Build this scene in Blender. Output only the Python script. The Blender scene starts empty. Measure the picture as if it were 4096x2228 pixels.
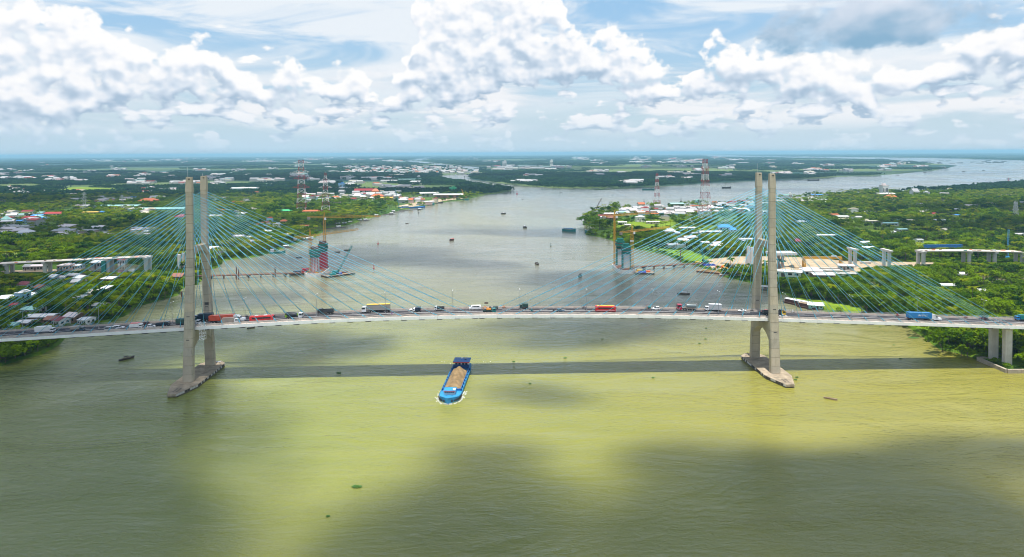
import bpy, bmesh, math, random
import numpy as np
from mathutils import Vector, Matrix

random.seed(7)
rng = np.random.default_rng(7)
SC = bpy.context.scene
COL = SC.collection
R_ = math.radians

# ------------------------------------------------------------------ camera
W_PX, H_PX = 4096, 2228                      # size of the photograph
FOC, CAM_H, PITCH, ROLL, CY = 2730.0, 104.72, 0.0259, -0.0050, 682.66
_c, _s = math.cos(PITCH), math.sin(PITCH)
_r0 = np.array([1, 0, 0.]); _u0 = np.array([0, _s, _c]); V_F = np.array([0, _c, -_s])
V_R = math.cos(ROLL) * _r0 + math.sin(ROLL) * _u0
V_U = -math.sin(ROLL) * _r0 + math.cos(ROLL) * _u0
cam_data = bpy.data.cameras.new('camera')
cam = bpy.data.objects.new('camera', cam_data)
COL.objects.link(cam)
m = Matrix(((V_R[0], V_U[0], -V_F[0], 0), (V_R[1], V_U[1], -V_F[1], 0), (V_R[2], V_U[2], -V_F[2], CAM_H), (0, 0, 0, 1)))
cam.matrix_world = m
cam_data.sensor_fit = 'HORIZONTAL'
cam_data.sensor_width = 36.0
cam_data.lens = FOC / W_PX * 36.0
cam_data.shift_y = -(H_PX / 2 - CY) / W_PX
cam_data.clip_start = 1.0
cam_data.clip_end = 200000.0
SC.camera = cam

# bridge axis (metres): s along the bridge, t across it (away from the camera)
MX, MY, PSI = -13.05, 324.26, 0.0308
AX = np.array([math.cos(PSI), math.sin(PSI)]); TR = np.array([-math.sin(PSI), math.cos(PSI)])

def ray(x, y):
    return V_F + V_R * (x - W_PX / 2) / FOC - V_U * (y - CY) / FOC
def ground(x, y, z0=0.0):
    d = ray(x, y); k = (z0 - CAM_H) / d[2]
    return np.array([0, 0, CAM_H]) + d * k
def br(s, t, z=0.0):
    q = np.array([MX, MY]) + AX * s + TR * t
    return Vector((q[0], q[1], z))
def to_st(P):
    q = np.array([P[0] - MX, P[1] - MY]); return float(q @ AX), float(q @ TR)

# ------------------------------------------------------------------ sun, sky, exposure
SUN_EL = R_(81.0)
sun_dir = np.array([-TR[0] * math.cos(SUN_EL), -TR[1] * math.cos(SUN_EL), math.sin(SUN_EL)])   # towards the sun
sd = bpy.data.lights.new('sun', 'SUN'); sun = bpy.data.objects.new('sun', sd); COL.objects.link(sun)
sd.energy = 5.0; sd.angle = R_(0.53); sd.color = (1.0, 0.96, 0.88)
sun.rotation_euler = Vector(sun_dir).to_track_quat('Z', 'Y').to_euler()
sun.location = (0, 0, 3000)

SC.view_settings.view_transform = 'Standard'
SC.view_settings.look = 'None'
SC.view_settings.exposure = 0.38
SC.view_settings.gamma = 1.0
SC.view_settings.use_curve_mapping = False

class NT:
    """small helper to write node graphs as expressions"""
    def __init__(self, tree): self.t = tree; self.n = tree.nodes; self.l = tree.links
    def new(self, typ, **kw):
        n = self.n.new(typ)
        for k, v in kw.items(): setattr(n, k, v)
        return n
    def put(self, sock, v):
        if v is None: return
        if isinstance(v, bpy.types.NodeSocket): self.l.new(v, sock)
        else:
            if hasattr(sock.default_value, '__len__') and not hasattr(v, '__len__'): v = [v] * len(sock.default_value)
            if hasattr(sock.default_value, '__len__') and len(sock.default_value) == 4 and len(v) == 3: v = tuple(v) + (1,)
            sock.default_value = v
    def m(self, op, a, b=None, c=None, clamp=False):
        n = self.new('ShaderNodeMath', operation=op, use_clamp=clamp)
        self.put(n.inputs[0], a); self.put(n.inputs[1], b); self.put(n.inputs[2], c)
        return n.outputs[0]
    def add(self, a, b): return self.m('ADD', a, b)
    def sub(self, a, b): return self.m('SUBTRACT', a, b)
    def mul(self, a, b): return self.m('MULTIPLY', a, b)
    def mx(self, a, b): return self.m('MAXIMUM', a, b)
    def mn(self, a, b): return self.m('MINIMUM', a, b)
    def ss(self, x, lo, hi, a=0.0, b=1.0):
        n = self.new('ShaderNodeMapRange', interpolation_type='SMOOTHSTEP')
        self.put(n.inputs[0], x); self.put(n.inputs[1], lo); self.put(n.inputs[2], hi); self.put(n.inputs[3], a); self.put(n.inputs[4], b)
        return n.outputs[0]
    def lin(self, x, lo, hi, a=0.0, b=1.0):
        n = self.new('ShaderNodeMapRange')
        self.put(n.inputs[0], x); self.put(n.inputs[1], lo); self.put(n.inputs[2], hi); self.put(n.inputs[3], a); self.put(n.inputs[4], b)
        return n.outputs[0]
    def mix(self, f, a, b, blend='MIX'):
        n = self.new('ShaderNodeMix', data_type='RGBA', blend_type=blend)
        self.put(n.inputs[0], f); self.put(n.inputs[6], a); self.put(n.inputs[7], b)
        return n.outputs[2]
    def xyz(self, x, y, z):
        n = self.new('ShaderNodeCombineXYZ'); self.put(n.inputs[0], x); self.put(n.inputs[1], y); self.put(n.inputs[2], z); return n.outputs[0]
    def sep(self, v):
        n = self.new('ShaderNodeSeparateXYZ'); self.put(n.inputs[0], v); return n.outputs
    def noise(self, v, scale, detail=4, rough=0.5, dist=0.0, dim='3D'):
        n = self.new('ShaderNodeTexNoise', noise_dimensions=dim)
        self.put(n.inputs['Vector'], v); self.put(n.inputs['Scale'], scale); self.put(n.inputs['Detail'], detail); self.put(n.inputs['Roughness'], rough); self.put(n.inputs['Distortion'], dist)
        return n.outputs[0]
    def vmul(self, v, s):
        n = self.new('ShaderNodeVectorMath', operation='MULTIPLY'); self.put(n.inputs[0], v); self.put(n.inputs[1], s); return n.outputs[0]
    def vadd(self, v, s):
        n = self.new('ShaderNodeVectorMath', operation='ADD'); self.put(n.inputs[0], v); self.put(n.inputs[1], s); return n.outputs[0]
    def ramp(self, f, stops):
        n = self.new('ShaderNodeValToRGB'); self.put(n.inputs[0], f)
        e = n.color_ramp.elements
        while len(e) < len(stops): e.new(0.5)
        for i, (p, c) in enumerate(stops): e[i].position = p; e[i].color = tuple(c) + (1,)
        return n.outputs[0]

world = bpy.data.worlds.new('World'); SC.world = world; world.use_nodes = True
def build_world():
    t = world.node_tree; t.nodes.clear(); N = NT(t)
    SKY = 0.1
    sky = N.new('ShaderNodeTexSky', sky_type='NISHITA', sun_disc=False)
    sky.sun_elevation = SUN_EL
    sky.sun_rotation = math.atan2(sun_dir[0], sun_dir[1])
    sky.altitude = 100; sky.air_density = 1.0; sky.dust_density = 1.2; sky.ozone_density = 2.0
    tc = N.new('ShaderNodeTexCoord')
    x, y, z = N.sep(tc.outputs['Generated'])
    deg = 180 / math.pi
    az = N.mul(N.m('ARCTAN2', x, y), deg)
    el = N.mul(N.m('ARCSINE', z), deg)
    # ---- the group: height field of the cumulus at (azimuth, elevation)
    g = bpy.data.node_groups.new('cumulus', 'ShaderNodeTree')
    g.interface.new_socket('az', in_out='INPUT', socket_type='NodeSocketFloat')
    g.interface.new_socket('el', in_out='INPUT', socket_type='NodeSocketFloat')
    g.interface.new_socket('d', in_out='OUTPUT', socket_type='NodeSocketFloat')
    g.interface.new_socket('base', in_out='OUTPUT', socket_type='NodeSocketFloat')
    g.interface.new_socket('h', in_out='OUTPUT', socket_type='NodeSocketFloat')
    G = NT(g); gi = G.new('NodeGroupInput'); go = G.new('NodeGroupOutput')
    ga, ge = gi.outputs[0], gi.outputs[1]
    p = G.xyz(ga, G.mul(ge, 1.25), 3.7)
    warp_u = G.noise(p, 0.22, 2, 0.55, dim='2D'); warp_v = G.noise(G.vadd(p, (31.7, 11.3, 4.1)), 0.22, 2, 0.55, dim='2D')
    ua = G.add(ga, G.mul(G.sub(warp_u, 0.5), 4.2)); va = G.add(ge, G.mul(G.sub(warp_v, 0.5), 2.2))
    def px(cx, cy, rx, ry):                       # cloud masses: direction and angular size
        d = ray(cx * 1.59, cy * 1.59); d = d / np.linalg.norm(d)
        a = math.degrees(math.atan2(d[0], d[1])); e = math.degrees(math.asin(d[2]))
        k = math.cos(math.radians(a)) ** 2
        return a, e, rx * 1.59 / 47.6 * k, ry * 1.59 / 47.6
    # cloud bank: elevation of its tops and bases against azimuth, read off the sky
    TOP = [(0, -20), (120, -5), (195, 35), (260, 88), (335, 104), (385, 145), (440, 122), (490, 108), (560, 135), (612, 182), (650, 188), (700, 158),
           (745, 166), (790, 218), (850, 188), (905, 205), (945, 255), (990, 225), (1018, 150), (1040, -10), (1250, -60), (1400, 0), (1440, 62), (1490, 108),
           (1560, 95), (1640, 135), (1690, 178), (1722, 235), (1748, 190), (1765, 128), (1810, 115), (1900, 138), (2000, 142), (2120, 152), (2220, 165),
           (2300, 200), (2350, 160), (2410, 105), (2470, 55), (2576, 40)]
    BASE = [(0, 345), (150, 330), (300, 258), (480, 248), (650, 252), (800, 250), (900, 262), (1000, 285), (1100, 268), (1200, 246), (1300, 212), (1420, 198),
            (1520, 206), (1620, 262), (1720, 262), (1820, 228), (2000, 240), (2180, 262), (2350, 215), (2480, 190), (2576, 200)]
    def curve(pts):
        fc = G.new('ShaderNodeFloatCurve'); c = fc.mapping.curves[0]; P = []
        for cx, cy in pts:
            a, e, _, _ = px(cx, cy, 1, 1); P.append(((a + 42) / 84, e / 16))
        P = [(0.0, P[0][1])] + P + [(1.0, P[-1][1])]
        while len(c.points) < len(P): c.points.new(0.5, 0.5)
        for q, (x_, y_) in zip(c.points, P): q.location = (x_, y_); q.handle_type = 'AUTO'
        fc.mapping.use_clip = False; fc.mapping.update()
        G.put(fc.inputs['Value'], G.lin(ua, -42, 42)); fc.inputs['Factor'].default_value = 1.0
        return G.mul(fc.outputs[0], 16.0)
    top = curve(TOP); bas = curve(BASE)
    F = G.mn(G.mul(G.sub(top, va), 0.75), G.mul(G.sub(va, bas), 1.3))
    F = G.add(G.mn(F, 0.75), 0.15)
    # unseen sky all round and overhead: a free field of cumulus, kept sparse to lower the fill light, thinned inside the view where the masses stand
    freef = G.noise(G.xyz(G.mul(ga, 0.06), G.mul(ge, 0.09), 9.1), 1.0, 2, 0.5, dim='2D')
    inview = G.mul(G.ss(G.m('ABSOLUTE', ga), 38, 50, 1, 0), G.ss(ge, 12, 20, 1, 0))
    freef = G.sub(G.mul(G.sub(freef, 0.66), 6.0), G.mul(inview, 3.0))
    F = G.mx(F, freef)
    # rows of small far cumulus low over the horizon
    low = G.noise(G.xyz(G.mul(ga, 0.20), G.mul(ge, 0.75), 1.3), 1.0, 3, 0.55, dim='2D')
    lowf = G.sub(G.mul(G.sub(low, 0.455), 6.0), G.mul(G.m('ABSOLUTE', G.sub(ge, 3.1)), 0.40))
    F = G.mx(F, lowf)
    vor = G.new('ShaderNodeTexVoronoi', feature='F1', voronoi_dimensions='2D', normalize=True)
    wv = G.xyz(G.add(ga, G.mul(G.sub(warp_v, 0.5), 3.0)), G.add(G.mul(ge, 1.25), G.mul(G.sub(warp_u, 0.5), 2.0)), 0.0)
    G.put(vor.inputs['Vector'], wv); vor.inputs['Scale'].default_value = 0.58; vor.inputs['Detail'].default_value = 3.0
    vor.inputs['Roughness'].default_value = 0.55; vor.inputs['Lacunarity'].default_value = 2.3
    bil = G.sub(0.30, G.mul(G.m('POWER', vor.outputs['Distance'], 1.6), 1.25))
    fb = G.sub(G.noise(p, 1.3, 5, 0.58, dim='2D'), 0.5)
    big = G.sub(G.noise(p, 0.52, 2, 0.5, dim='2D'), 0.5)
    d = G.add(F, G.add(G.add(G.mul(bil, 1.5), G.mul(fb, 1.3)), G.mul(big, 4.2)))
    hrel = G.m('DIVIDE', G.sub(va, bas), G.mx(G.sub(top, bas), 0.8), clamp=True)
    soft = G.add(F, G.add(G.mul(bil, 0.55), G.add(G.mul(big, 4.2), G.mul(fb, 0.25))))
    g.links.new(d, go.inputs[0]); g.links.new(soft, go.inputs[1]); g.links.new(hrel, go.inputs[2])
    def cum(a, e):
        n = N.new('ShaderNodeGroup'); n.node_tree = g; N.put(n.inputs[0], a); N.put(n.inputs[1], e); return n.outputs
    d0, F0, h0 = cum(az, el)
    d1, F1, h1 = cum(N.add(az, N.m('MULTIPLY_ADD', d0, 1e-7, 0.25)), N.add(el, N.m('MULTIPLY_ADD', d0, 1e-7, 0.70)))
    alpha = N.ss(d0, -0.12, 0.68)
    l1 = N.ss(N.sub(F0, F1), -1.5, 1.5)
    bright = N.add(N.add(N.mul(l1, 0.62), N.mul(h0, 0.42)), 0.02)
    # colours (scaled so that Background strength 0.1 gives the seen value)
    ccol = N.ramp(bright, [(0.10, (0.42, 0.55, 0.70)), (0.38, (0.68, 0.77, 0.88)), (0.62, (0.92, 0.94, 0.98)), (0.80, (1.0, 1.0, 1.0))])
    ccol = N.mix(1.0, ccol, (1.04, 1.04, 1.04), 'MULTIPLY')
    # big dark cloud to the upper right, in front
    a0, e0, ra, re = px(2190, 70, 290, 74)
    nz = N.noise(N.xyz(az, N.mul(el, 1.4), 7.7), 0.35, 5, 0.55, dim='2D')
    du = N.mul(N.sub(az, a0), 1 / ra); dv = N.mul(N.sub(el, e0), 1 / re); dv = N.mul(dv, N.ss(dv, -0.1, 0.1, 1.25, 0.85))
    fd = N.sub(1.0, N.add(N.mul(du, du), N.mul(dv, dv)))
    fd = N.add(fd, N.mul(N.sub(nz, 0.5), 2.4))
    adark = N.ss(fd, -0.1, 0.7)
    nz2 = N.noise(N.xyz(az, N.mul(el, 1.8), 0.0), 0.30, 3, 0.5, dim='2D')
    dcol = N.mix(N.ss(N.add(dv, N.mul(N.sub(nz2, 0.5), 1.8)), -0.7, 1.1), (0.27, 0.47, 0.66), (0.74, 0.81, 0.92))
    # ---- veil and air
    base = N.mix(1.0, sky.outputs[0], (SKY, SKY, SKY), 'MULTIPLY')
    zen = N.ss(el, 1, 13)
    blue = N.mix(zen, (0.62, 0.82, 0.95), (0.40, 0.69, 1.0)); blue = N.mix(N.ss(el, 14, 60), blue, (0.08, 0.24, 0.62))
    base = N.mix(0.75, base, blue)
    veil = N.noise(N.xyz(N.mul(az, 0.05), N.mul(el, 0.28), 2.2), 1.0, 5, 0.6, 0.6, dim='2D')
    veil = N.mul(N.mul(N.ss(veil, 0.33, 0.56), N.ss(el, 1.5, 6)), N.ss(el, 16, 40, 1.0, 0.35))
    col = N.mix(N.mul(veil, 0.92), base, (0.90, 0.95, 1.0))
    # soft grey-white cloud decks low over the delta
    lowd = N.noise(N.xyz(N.mul(az, 0.10), N.mul(el, 0.5), 5.5), 1.0, 4, 0.55, 0.3, dim='2D')
    ldm = N.mul(N.ss(lowd, 0.34, 0.60), N.mul(N.ss(el, 0.8, 2.6), N.ss(el, 5.0, 8.5, 1.0, 0.0)))
    col = N.mix(N.mul(ldm, 0.92), col, N.mix(N.ss(lowd, 0.40, 0.64), (0.70, 0.80, 0.90), (0.96, 0.97, 1.0)))
    col = N.mix(alpha, col, ccol)
    col = N.mix(N.mul(adark, 0.97), col, dcol)
    hz = N.ss(el, 0.3, 3.6, 1.0, 0.0)
    col = N.mix(N.mul(hz, 0.82), col, N.mix(N.ss(az, -40, 40), (0.56, 0.75, 0.90), (0.62, 0.77, 0.89)))
    col = N.mix(1.0, col, (0.745, 0.745, 0.745), 'MULTIPLY')
    bg = N.new('ShaderNodeBackground'); N.put(bg.inputs[0], N.mix(1.0, col, (1 / SKY,) * 3, 'MULTIPLY')); bg.inputs[1].default_value = SKY
    out = N.new('ShaderNodeOutputWorld'); N.l.new(bg.outputs[0], out.inputs[0])
    world.cycles.sampling_method = 'MANUAL'; world.cycles.sample_map_resolution = 512
build_world()
SC.cycles.use_denoising = True; SC.cycles.denoising_prefilter = 'ACCURATE'; SC.cycles.filter_width = 1.0
SC.cycles.max_bounces = 8; SC.cycles.diffuse_bounces = 2; SC.cycles.glossy_bounces = 2; SC.cycles.transmission_bounces = 4
SC.cycles.transparent_max_bounces = 12; SC.cycles.volume_bounces = 0
SC.cycles.sample_clamp_indirect = 6.0
SC.cycles.use_adaptive_sampling = True; SC.cycles.adaptive_threshold = 0.02; SC.cycles.adaptive_min_samples = 16

# ================================================================== helpers
def link(o, parent=None):
    COL.objects.link(o)
    if parent is not None: o.parent = parent
    return o
def tag(o, label=None, cat=None, group=None, kind=None):
    if label: o['label'] = label
    if cat: o['category'] = cat
    if group: o['group'] = group
    if kind: o['kind'] = kind
    return o
def empty(name, loc=(0, 0, 0), rz=0.0, label=None, cat=None, group=None):
    o = bpy.data.objects.new(name, None); o.empty_display_size = 0.2
    o.location = loc; o.rotation_euler = (0, 0, rz); link(o)
    return tag(o, label, cat, group)
def copy_tree(o, parent=None):
    c = o.copy(); COL.objects.link(c); c.parent = parent
    for ch in list(o.children): copy_tree(ch, c)
    return c
def drop_tree(o):
    for ch in list(o.children): drop_tree(ch)
    bpy.data.objects.remove(o)

class MB:
    """collects simple shapes; build() links them as ONE mesh object"""
    def __init__(self): self.v = []; self.f = []; self.mi = []; self.cur = 0; self.smooth = False
    def mat(self, i): self.cur = i; return self
    def add(self, vs, fs):
        b = len(self.v); self.v += [tuple(p) for p in vs]
        for f in fs: self.f.append(tuple(b + i for i in f)); self.mi.append(self.cur)
        return self
    def box(self, c, d, rz=0.0, top=(1, 1), shift=(0, 0)):
        x, y, z = d[0] / 2, d[1] / 2, d[2] / 2; vs = []
        cr, sr = math.cos(rz), math.sin(rz)
        for k, (sx, sy, ox, oy) in ((-1, (1, 1, 0, 0)), (1, (top[0], top[1], shift[0], shift[1]))):
            for a, b in ((-1, -1), (1, -1), (1, 1), (-1, 1)):
                px_, py_ = a * x * sx + ox, b * y * sy + oy
                vs.append((c[0] + cr * px_ - sr * py_, c[1] + sr * px_ + cr * py_, c[2] + k * z))
        return self.add(vs, [(3, 2, 1, 0), (4, 5, 6, 7), (0, 1, 5, 4), (1, 2, 6, 5), (2, 3, 7, 6), (3, 0, 4, 7)])
    def bar(self, a, b, r, n=4, r2=None):
        a = Vector(a); b = Vector(b); d = (b - a)
        if d.length < 1e-6: return self
        q = d.normalized(); up = Vector((0, 0, 1)) if abs(q.z) < 0.95 else Vector((1, 0, 0))
        e1 = q.cross(up).normalized(); e2 = q.cross(e1); r2 = r if r2 is None else r2; vs = []
        for p, rr in ((a, r), (b, r2)):
            for i in range(n):
                an = 2 * math.pi * (i + 0.5) / n; vs.append(p + e1 * math.cos(an) * rr + e2 * math.sin(an) * rr)
        fs = [(i, (i + 1) % n, n + (i + 1) % n, n + i) for i in range(n)]
        fs += [tuple(range(n - 1, -1, -1)), tuple(range(n, 2 * n))]
        return self.add(vs, fs)
    def loft(self, rings, cap=True, closed=True):
        """rings: lists of points with equal counts"""
        n = len(rings[0]); vs = [p for r in rings for p in r]; fs = []
        for k in range(len(rings) - 1):
            for i in range(n if closed else n - 1):
                j = (i + 1) % n; fs.append((k * n + i, k * n + j, (k + 1) * n + j, (k + 1) * n + i))
        if cap: fs.append(tuple(range(n - 1, -1, -1))); fs.append(tuple((len(rings) - 1) * n + i for i in range(n)))
        return self.add(vs, fs)
    def lathe(self, c, prof, n=12, axis='z'):
        rings = []
        for r, h in prof:
            ring = []
            for i in range(n):
                a = 2 * math.pi * i / n; p = (r * math.cos(a), r * math.sin(a), h)
                if axis == 'x': p = (p[2], p[0], p[1])
                elif axis == 'y': p = (p[0], p[2], p[1])
                ring.append((c[0] + p[0], c[1] + p[1], c[2] + p[2]))
            rings.append(ring)
        return self.loft(rings)
    def prism(self, poly, z0, z1):
        n = len(poly); vs = [(p[0], p[1], z0) for p in poly] + [(p[0], p[1], z1) for p in poly]
        return self.add(vs, [(i, (i + 1) % n, n + (i + 1) % n, n + i) for i in range(n)] + [tuple(range(n - 1, -1, -1)), tuple(range(n, 2 * n))])
    def extr(self, prof, x0, x1):
        """profile in (y, z) swept along x"""
        n = len(prof); vs = [(x0, p[0], p[1]) for p in prof] + [(x1, p[0], p[1]) for p in prof]
        return self.add(vs, [(i, (i + 1) % n, n + (i + 1) % n, n + i) for i in range(n)] + [tuple(range(n - 1, -1, -1)), tuple(range(n, 2 * n))])
    def mesh(self, name, mats):
        me = bpy.data.meshes.new(name); me.from_pydata(self.v, [], self.f)
        for mm in (mats if isinstance(mats, (list, tuple)) else [mats]): me.materials.append(mm)
        if any(self.mi): me.polygons.foreach_set('material_index', self.mi)
        bm = bmesh.new(); bm.from_mesh(me); bmesh.ops.recalc_face_normals(bm, faces=bm.faces[:]); bm.to_mesh(me); bm.free()
        if self.smooth: me.shade_smooth()
        return me
    def build(self, name, mats, parent=None, loc=(0, 0, 0), rz=0.0):
        o = bpy.data.objects.new(name, self.mesh(name, mats)); o.location = loc; o.rotation_euler = (0, 0, rz)
        return link(o, parent)

MATS = {}
def mat(name, col, rough=0.6, metal=0.0, var=0.12, scale=0.5, spec=0.5, streak=0.0, objcol=False, dirt=None, coat=0.0):
    """procedural paint / concrete / cloth: base colour with uneven tone, weathering and a little relief"""
    if name in MATS: return MATS[name]
    M = bpy.data.materials.new(name); M.use_nodes = True; N = NT(M.node_tree); b = M.node_tree.nodes['Principled BSDF']
    tc = N.new('ShaderNodeTexCoord'); p = tc.outputs['Object']
    if objcol:
        oi = N.new('ShaderNodeObjectInfo'); base = oi.outputs['Color']; p = N.vadd(p, N.vmul(oi.outputs['Location'], (0.37, 0.37, 0.37)))
    else: base = tuple(col) + (1,)
    n = N.noise(p, scale, 5, 0.6)
    k = N.lin(n, 0.3, 0.7, 1 - var, 1 + var)
    c = N.mix(1.0, base, N.xyz(k, k, k), 'MULTIPLY')
    if streak:
        st = N.noise(N.vmul(p, (1.3, 1.3, 0.12)), 1.0, 4, 0.6)
        c = N.mix(N.mul(N.ss(st, 0.5, 0.75), streak), c, dirt or (0.12, 0.10, 0.08))
    N.put(b.inputs['Base Color'], c); N.put(b.inputs['Roughness'], N.lin(n, 0.3, 0.7, max(0.05, rough - 0.08), min(1, rough + 0.08)))
    b.inputs['Metallic'].default_value = metal; b.inputs['Specular IOR Level'].default_value = spec
    b.inputs['Coat Weight'].default_value = coat
    MATS[name] = M; return M
def glass(name='dark_glass', col=(0.02, 0.03, 0.035)):
    if name in MATS: return MATS[name]
    M = bpy.data.materials.new(name); M.use_nodes = True; b = M.node_tree.nodes['Principled BSDF']
    b.inputs['Base Color'].default_value = tuple(col) + (1,); b.inputs['Roughness'].default_value = 0.06; b.inputs['Specular IOR Level'].default_value = 0.7
    MATS[name] = M; return M

# ================================================================== the setting
LAND_Z = 1.2
def water_mat():
    M = bpy.data.materials.new('river_water'); M.use_nodes = True; N = NT(M.node_tree); b = M.node_tree.nodes['Principled BSDF']
    tc = N.new('ShaderNodeTexCoord'); p = tc.outputs['Object']
    x, y, z = N.sep(p)
    n1 = N.noise(N.vmul(p, (0.004, 0.0022, 0)), 1.0, 4, 0.55, 0.6, dim='2D')
    n2 = N.noise(N.vmul(p, (0.02, 0.011, 0)), 1.0, 4, 0.6, 0.3, dim='2D')
    silt = N.add(N.mul(N.sub(n1, 0.5), 1.6), N.mul(N.sub(n2, 0.5), 0.4))
    side = N.ss(N.add(x, N.mul(silt, 120)), -120, 190)                        # more silt along the right bank
    green = (0.188, 0.218, 0.048); ochre = (0.245, 0.220, 0.034)
    c = N.mix(side, green, ochre)
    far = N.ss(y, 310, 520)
    c = N.mix(far, c, (0.175, 0.178, 0.138)); c = N.mix(N.ss(y, 900, 2400), c, (0.11, 0.125, 0.145))  # grey-lavender sky reflection on distant water is painted into its base colour
    c = N.mix(N.mul(N.ss(silt, -0.4, 0.5), 0.35), c, (0.25, 0.25, 0.05))
    stk = N.noise(N.vmul(p, (0.006, 0.045, 0)), 1.0, 5, 0.62, 1.6, dim='2D')            # current lines and silt streaks
    c = N.mix(N.mul(N.ss(stk, 0.48, 0.66), 0.10), c, (0.34, 0.33, 0.17)); c = N.mix(N.mul(N.ss(stk, 0.50, 0.32), 0.09), c, (0.10, 0.125, 0.06))
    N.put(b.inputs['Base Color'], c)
    b.inputs['IOR'].default_value = 1.36; b.inputs['Specular IOR Level'].default_value = 0.62
    calm = N.noise(N.vmul(p, (0.009, 0.005, 0)), 1.0, 3, 0.5, dim='2D')
    N.put(b.inputs['Roughness'], N.lin(calm, 0.35, 0.65, 0.05, 0.20))
    w1 = N.noise(N.vmul(p, (0.30, 0.72, 0)), 1.0, 3, 0.6, 0.4, dim='2D')
    w2 = N.noise(N.vmul(p, (0.07, 0.16, 0)), 1.0, 3, 0.55, 0.3, dim='2D')
    w3 = N.noise(N.vmul(p, (1.1, 2.1, 0)), 1.0, 2, 0.6, 0.2, dim='2D')
    w4 = N.noise(N.vmul(p, (0.018, 0.040, 0)), 1.0, 3, 0.6, 1.0, dim='2D')
    h = N.mul(N.add(N.add(N.mul(w1, 0.34), N.mul(w2, 0.6)), N.mul(w3, 0.10)), N.lin(w4, 0.3, 0.7, 0.45, 1.45))
    bp = N.new('ShaderNodeBump'); N.put(bp.inputs['Height'], h); N.put(bp.inputs['Strength'], N.mul(N.lin(calm, 0.35, 0.65, 0.75, 1.0), N.ss(y, 330, 1000, 1.0, 0.30))); bp.inputs['Distance'].default_value = 0.95
    N.l.new(bp.outputs[0], b.inputs['Normal'])
    return M
WATER = water_mat()
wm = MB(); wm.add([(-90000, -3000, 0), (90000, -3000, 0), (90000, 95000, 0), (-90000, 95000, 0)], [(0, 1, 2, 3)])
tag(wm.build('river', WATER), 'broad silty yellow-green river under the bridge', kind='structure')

def land_mat(name, far=False):
    M = bpy.data.materials.new(name); M.use_nodes = True; N = NT(M.node_tree); b = M.node_tree.nodes['Principled BSDF']
    tc = N.new('ShaderNodeTexCoord'); p = tc.outputs['Object']
    n1 = N.noise(N.vmul(p, (0.02, 0.02, 0)), 1.0, 5, 0.6, dim='2D'); n2 = N.noise(N.vmul(p, (0.35, 0.35, 0)), 1.0, 4, 0.6, dim='2D')
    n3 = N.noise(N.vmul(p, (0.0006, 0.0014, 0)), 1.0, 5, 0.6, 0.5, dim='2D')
    c = N.mix(N.ss(n1, 0.38, 0.62), (0.030, 0.085, 0.006), (0.090, 0.165, 0.008))
    c = N.mix(N.mul(N.ss(n2, 0.45, 0.75), 0.5), c, (0.11, 0.17, 0.010))
    c = N.mix(N.mul(N.ss(n1, 0.66, 0.78), 0.6), c, (0.20, 0.165, 0.09))
    y = N.sep(p)[1]
    fc = N.mix(N.ss(n3, 0.40, 0.58), (0.010, 0.050, 0.040), (0.115, 0.165, 0.050))  # far ground colours: teal of the distance haze mixed into the base colour
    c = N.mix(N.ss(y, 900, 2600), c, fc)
    N.put(b.inputs['Base Color'], c); b.inputs['Roughness'].default_value = 0.9; b.inputs['Specular IOR Level'].default_value = 0.2
    bp = N.new('ShaderNodeBump'); N.put(bp.inputs['Height'], n2); bp.inputs['Strength'].default_value = 0.6; bp.inputs['Distance'].default_value = 0.5
    N.l.new(bp.outputs[0], b.inputs['Normal'])
    return M
LAND = land_mat('river_land')

def densify(pts, near=7.0):
    out = []
    for i, a in enumerate(pts):
        b = pts[(i + 1) % len(pts)]; a = np.array(a[:2]); b = np.array(b[:2]); L = np.linalg.norm(b - a)
        D = min(np.linalg.norm(a), np.linalg.norm(b)); st = max(near, D * 0.012); k = max(1, min(60, int(L / st)))
        amp = min(3.0, L * 0.06) * (1.0 if D < 6000 else 4.0)
        for j in range(k):
            q = a + (b - a) * j / k
            if j: q = q + rng.normal(0, 1, 2) * amp * 0.35
            out.append((float(q[0]), float(q[1])))
    return out
def in_poly(P, poly):
    """vectorised point-in-polygon"""
    P = np.asarray(P); x, y = P[:, 0], P[:, 1]; c = np.zeros(len(P), bool); n = len(poly); j = n - 1
    for i in range(n):
        xi, yi = poly[i][:2]; xj, yj = poly[j][:2]
        if yi != yj:
            k = ((yi > y) != (yj > y)) & (x < (xj - xi) * (y - yi) / (yj - yi) + xi); c ^= k
        j = i
    return c
def gp(pts): return [tuple(ground(x, y)[:2]) for x, y in pts]
LANDS = []
def land(name, poly, label, z=LAND_Z, skirt=2.5, m=None):
    poly = densify(poly); n = len(poly)
    bm = bmesh.new(); vs = [bm.verts.new((p[0], p[1], z)) for p in poly]
    es = [bm.edges.new((vs[i], vs[(i + 1) % n])) for i in range(n)]
    bmesh.ops.triangle_fill(bm, edges=es, use_beauty=False, use_dissolve=False, normal=(0, 0, 1))
    area = sum(poly[i][0] * poly[(i + 1) % n][1] - poly[(i + 1) % n][0] * poly[i][1] for i in range(n)); sg = 1 if area > 0 else -1
    out = []
    for i in range(n):
        a, b = np.array(poly[i - 1]), np.array(poly[(i + 1) % n]); d = b - a; L = np.linalg.norm(d) + 1e-9
        k = skirt; q = np.array(poly[i]) + np.array([d[1], -d[0]]) / L * sg * k; out.append(bm.verts.new((q[0], q[1], -0.6)))
    for i in range(n): bm.faces.new((vs[i], vs[(i + 1) % n], out[(i + 1) % n], out[i]))
    bmesh.ops.recalc_face_normals(bm, faces=bm.faces[:])
    for f in bm.faces:
        if f.normal.z < 0: f.normal_flip()
    me = bpy.data.meshes.new(name); bm.to_mesh(me); bm.free(); me.materials.append(m or LAND)
    o = bpy.data.objects.new(name, me); link(o); tag(o, label, kind='structure'); LANDS.append((name, poly)); return o

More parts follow.
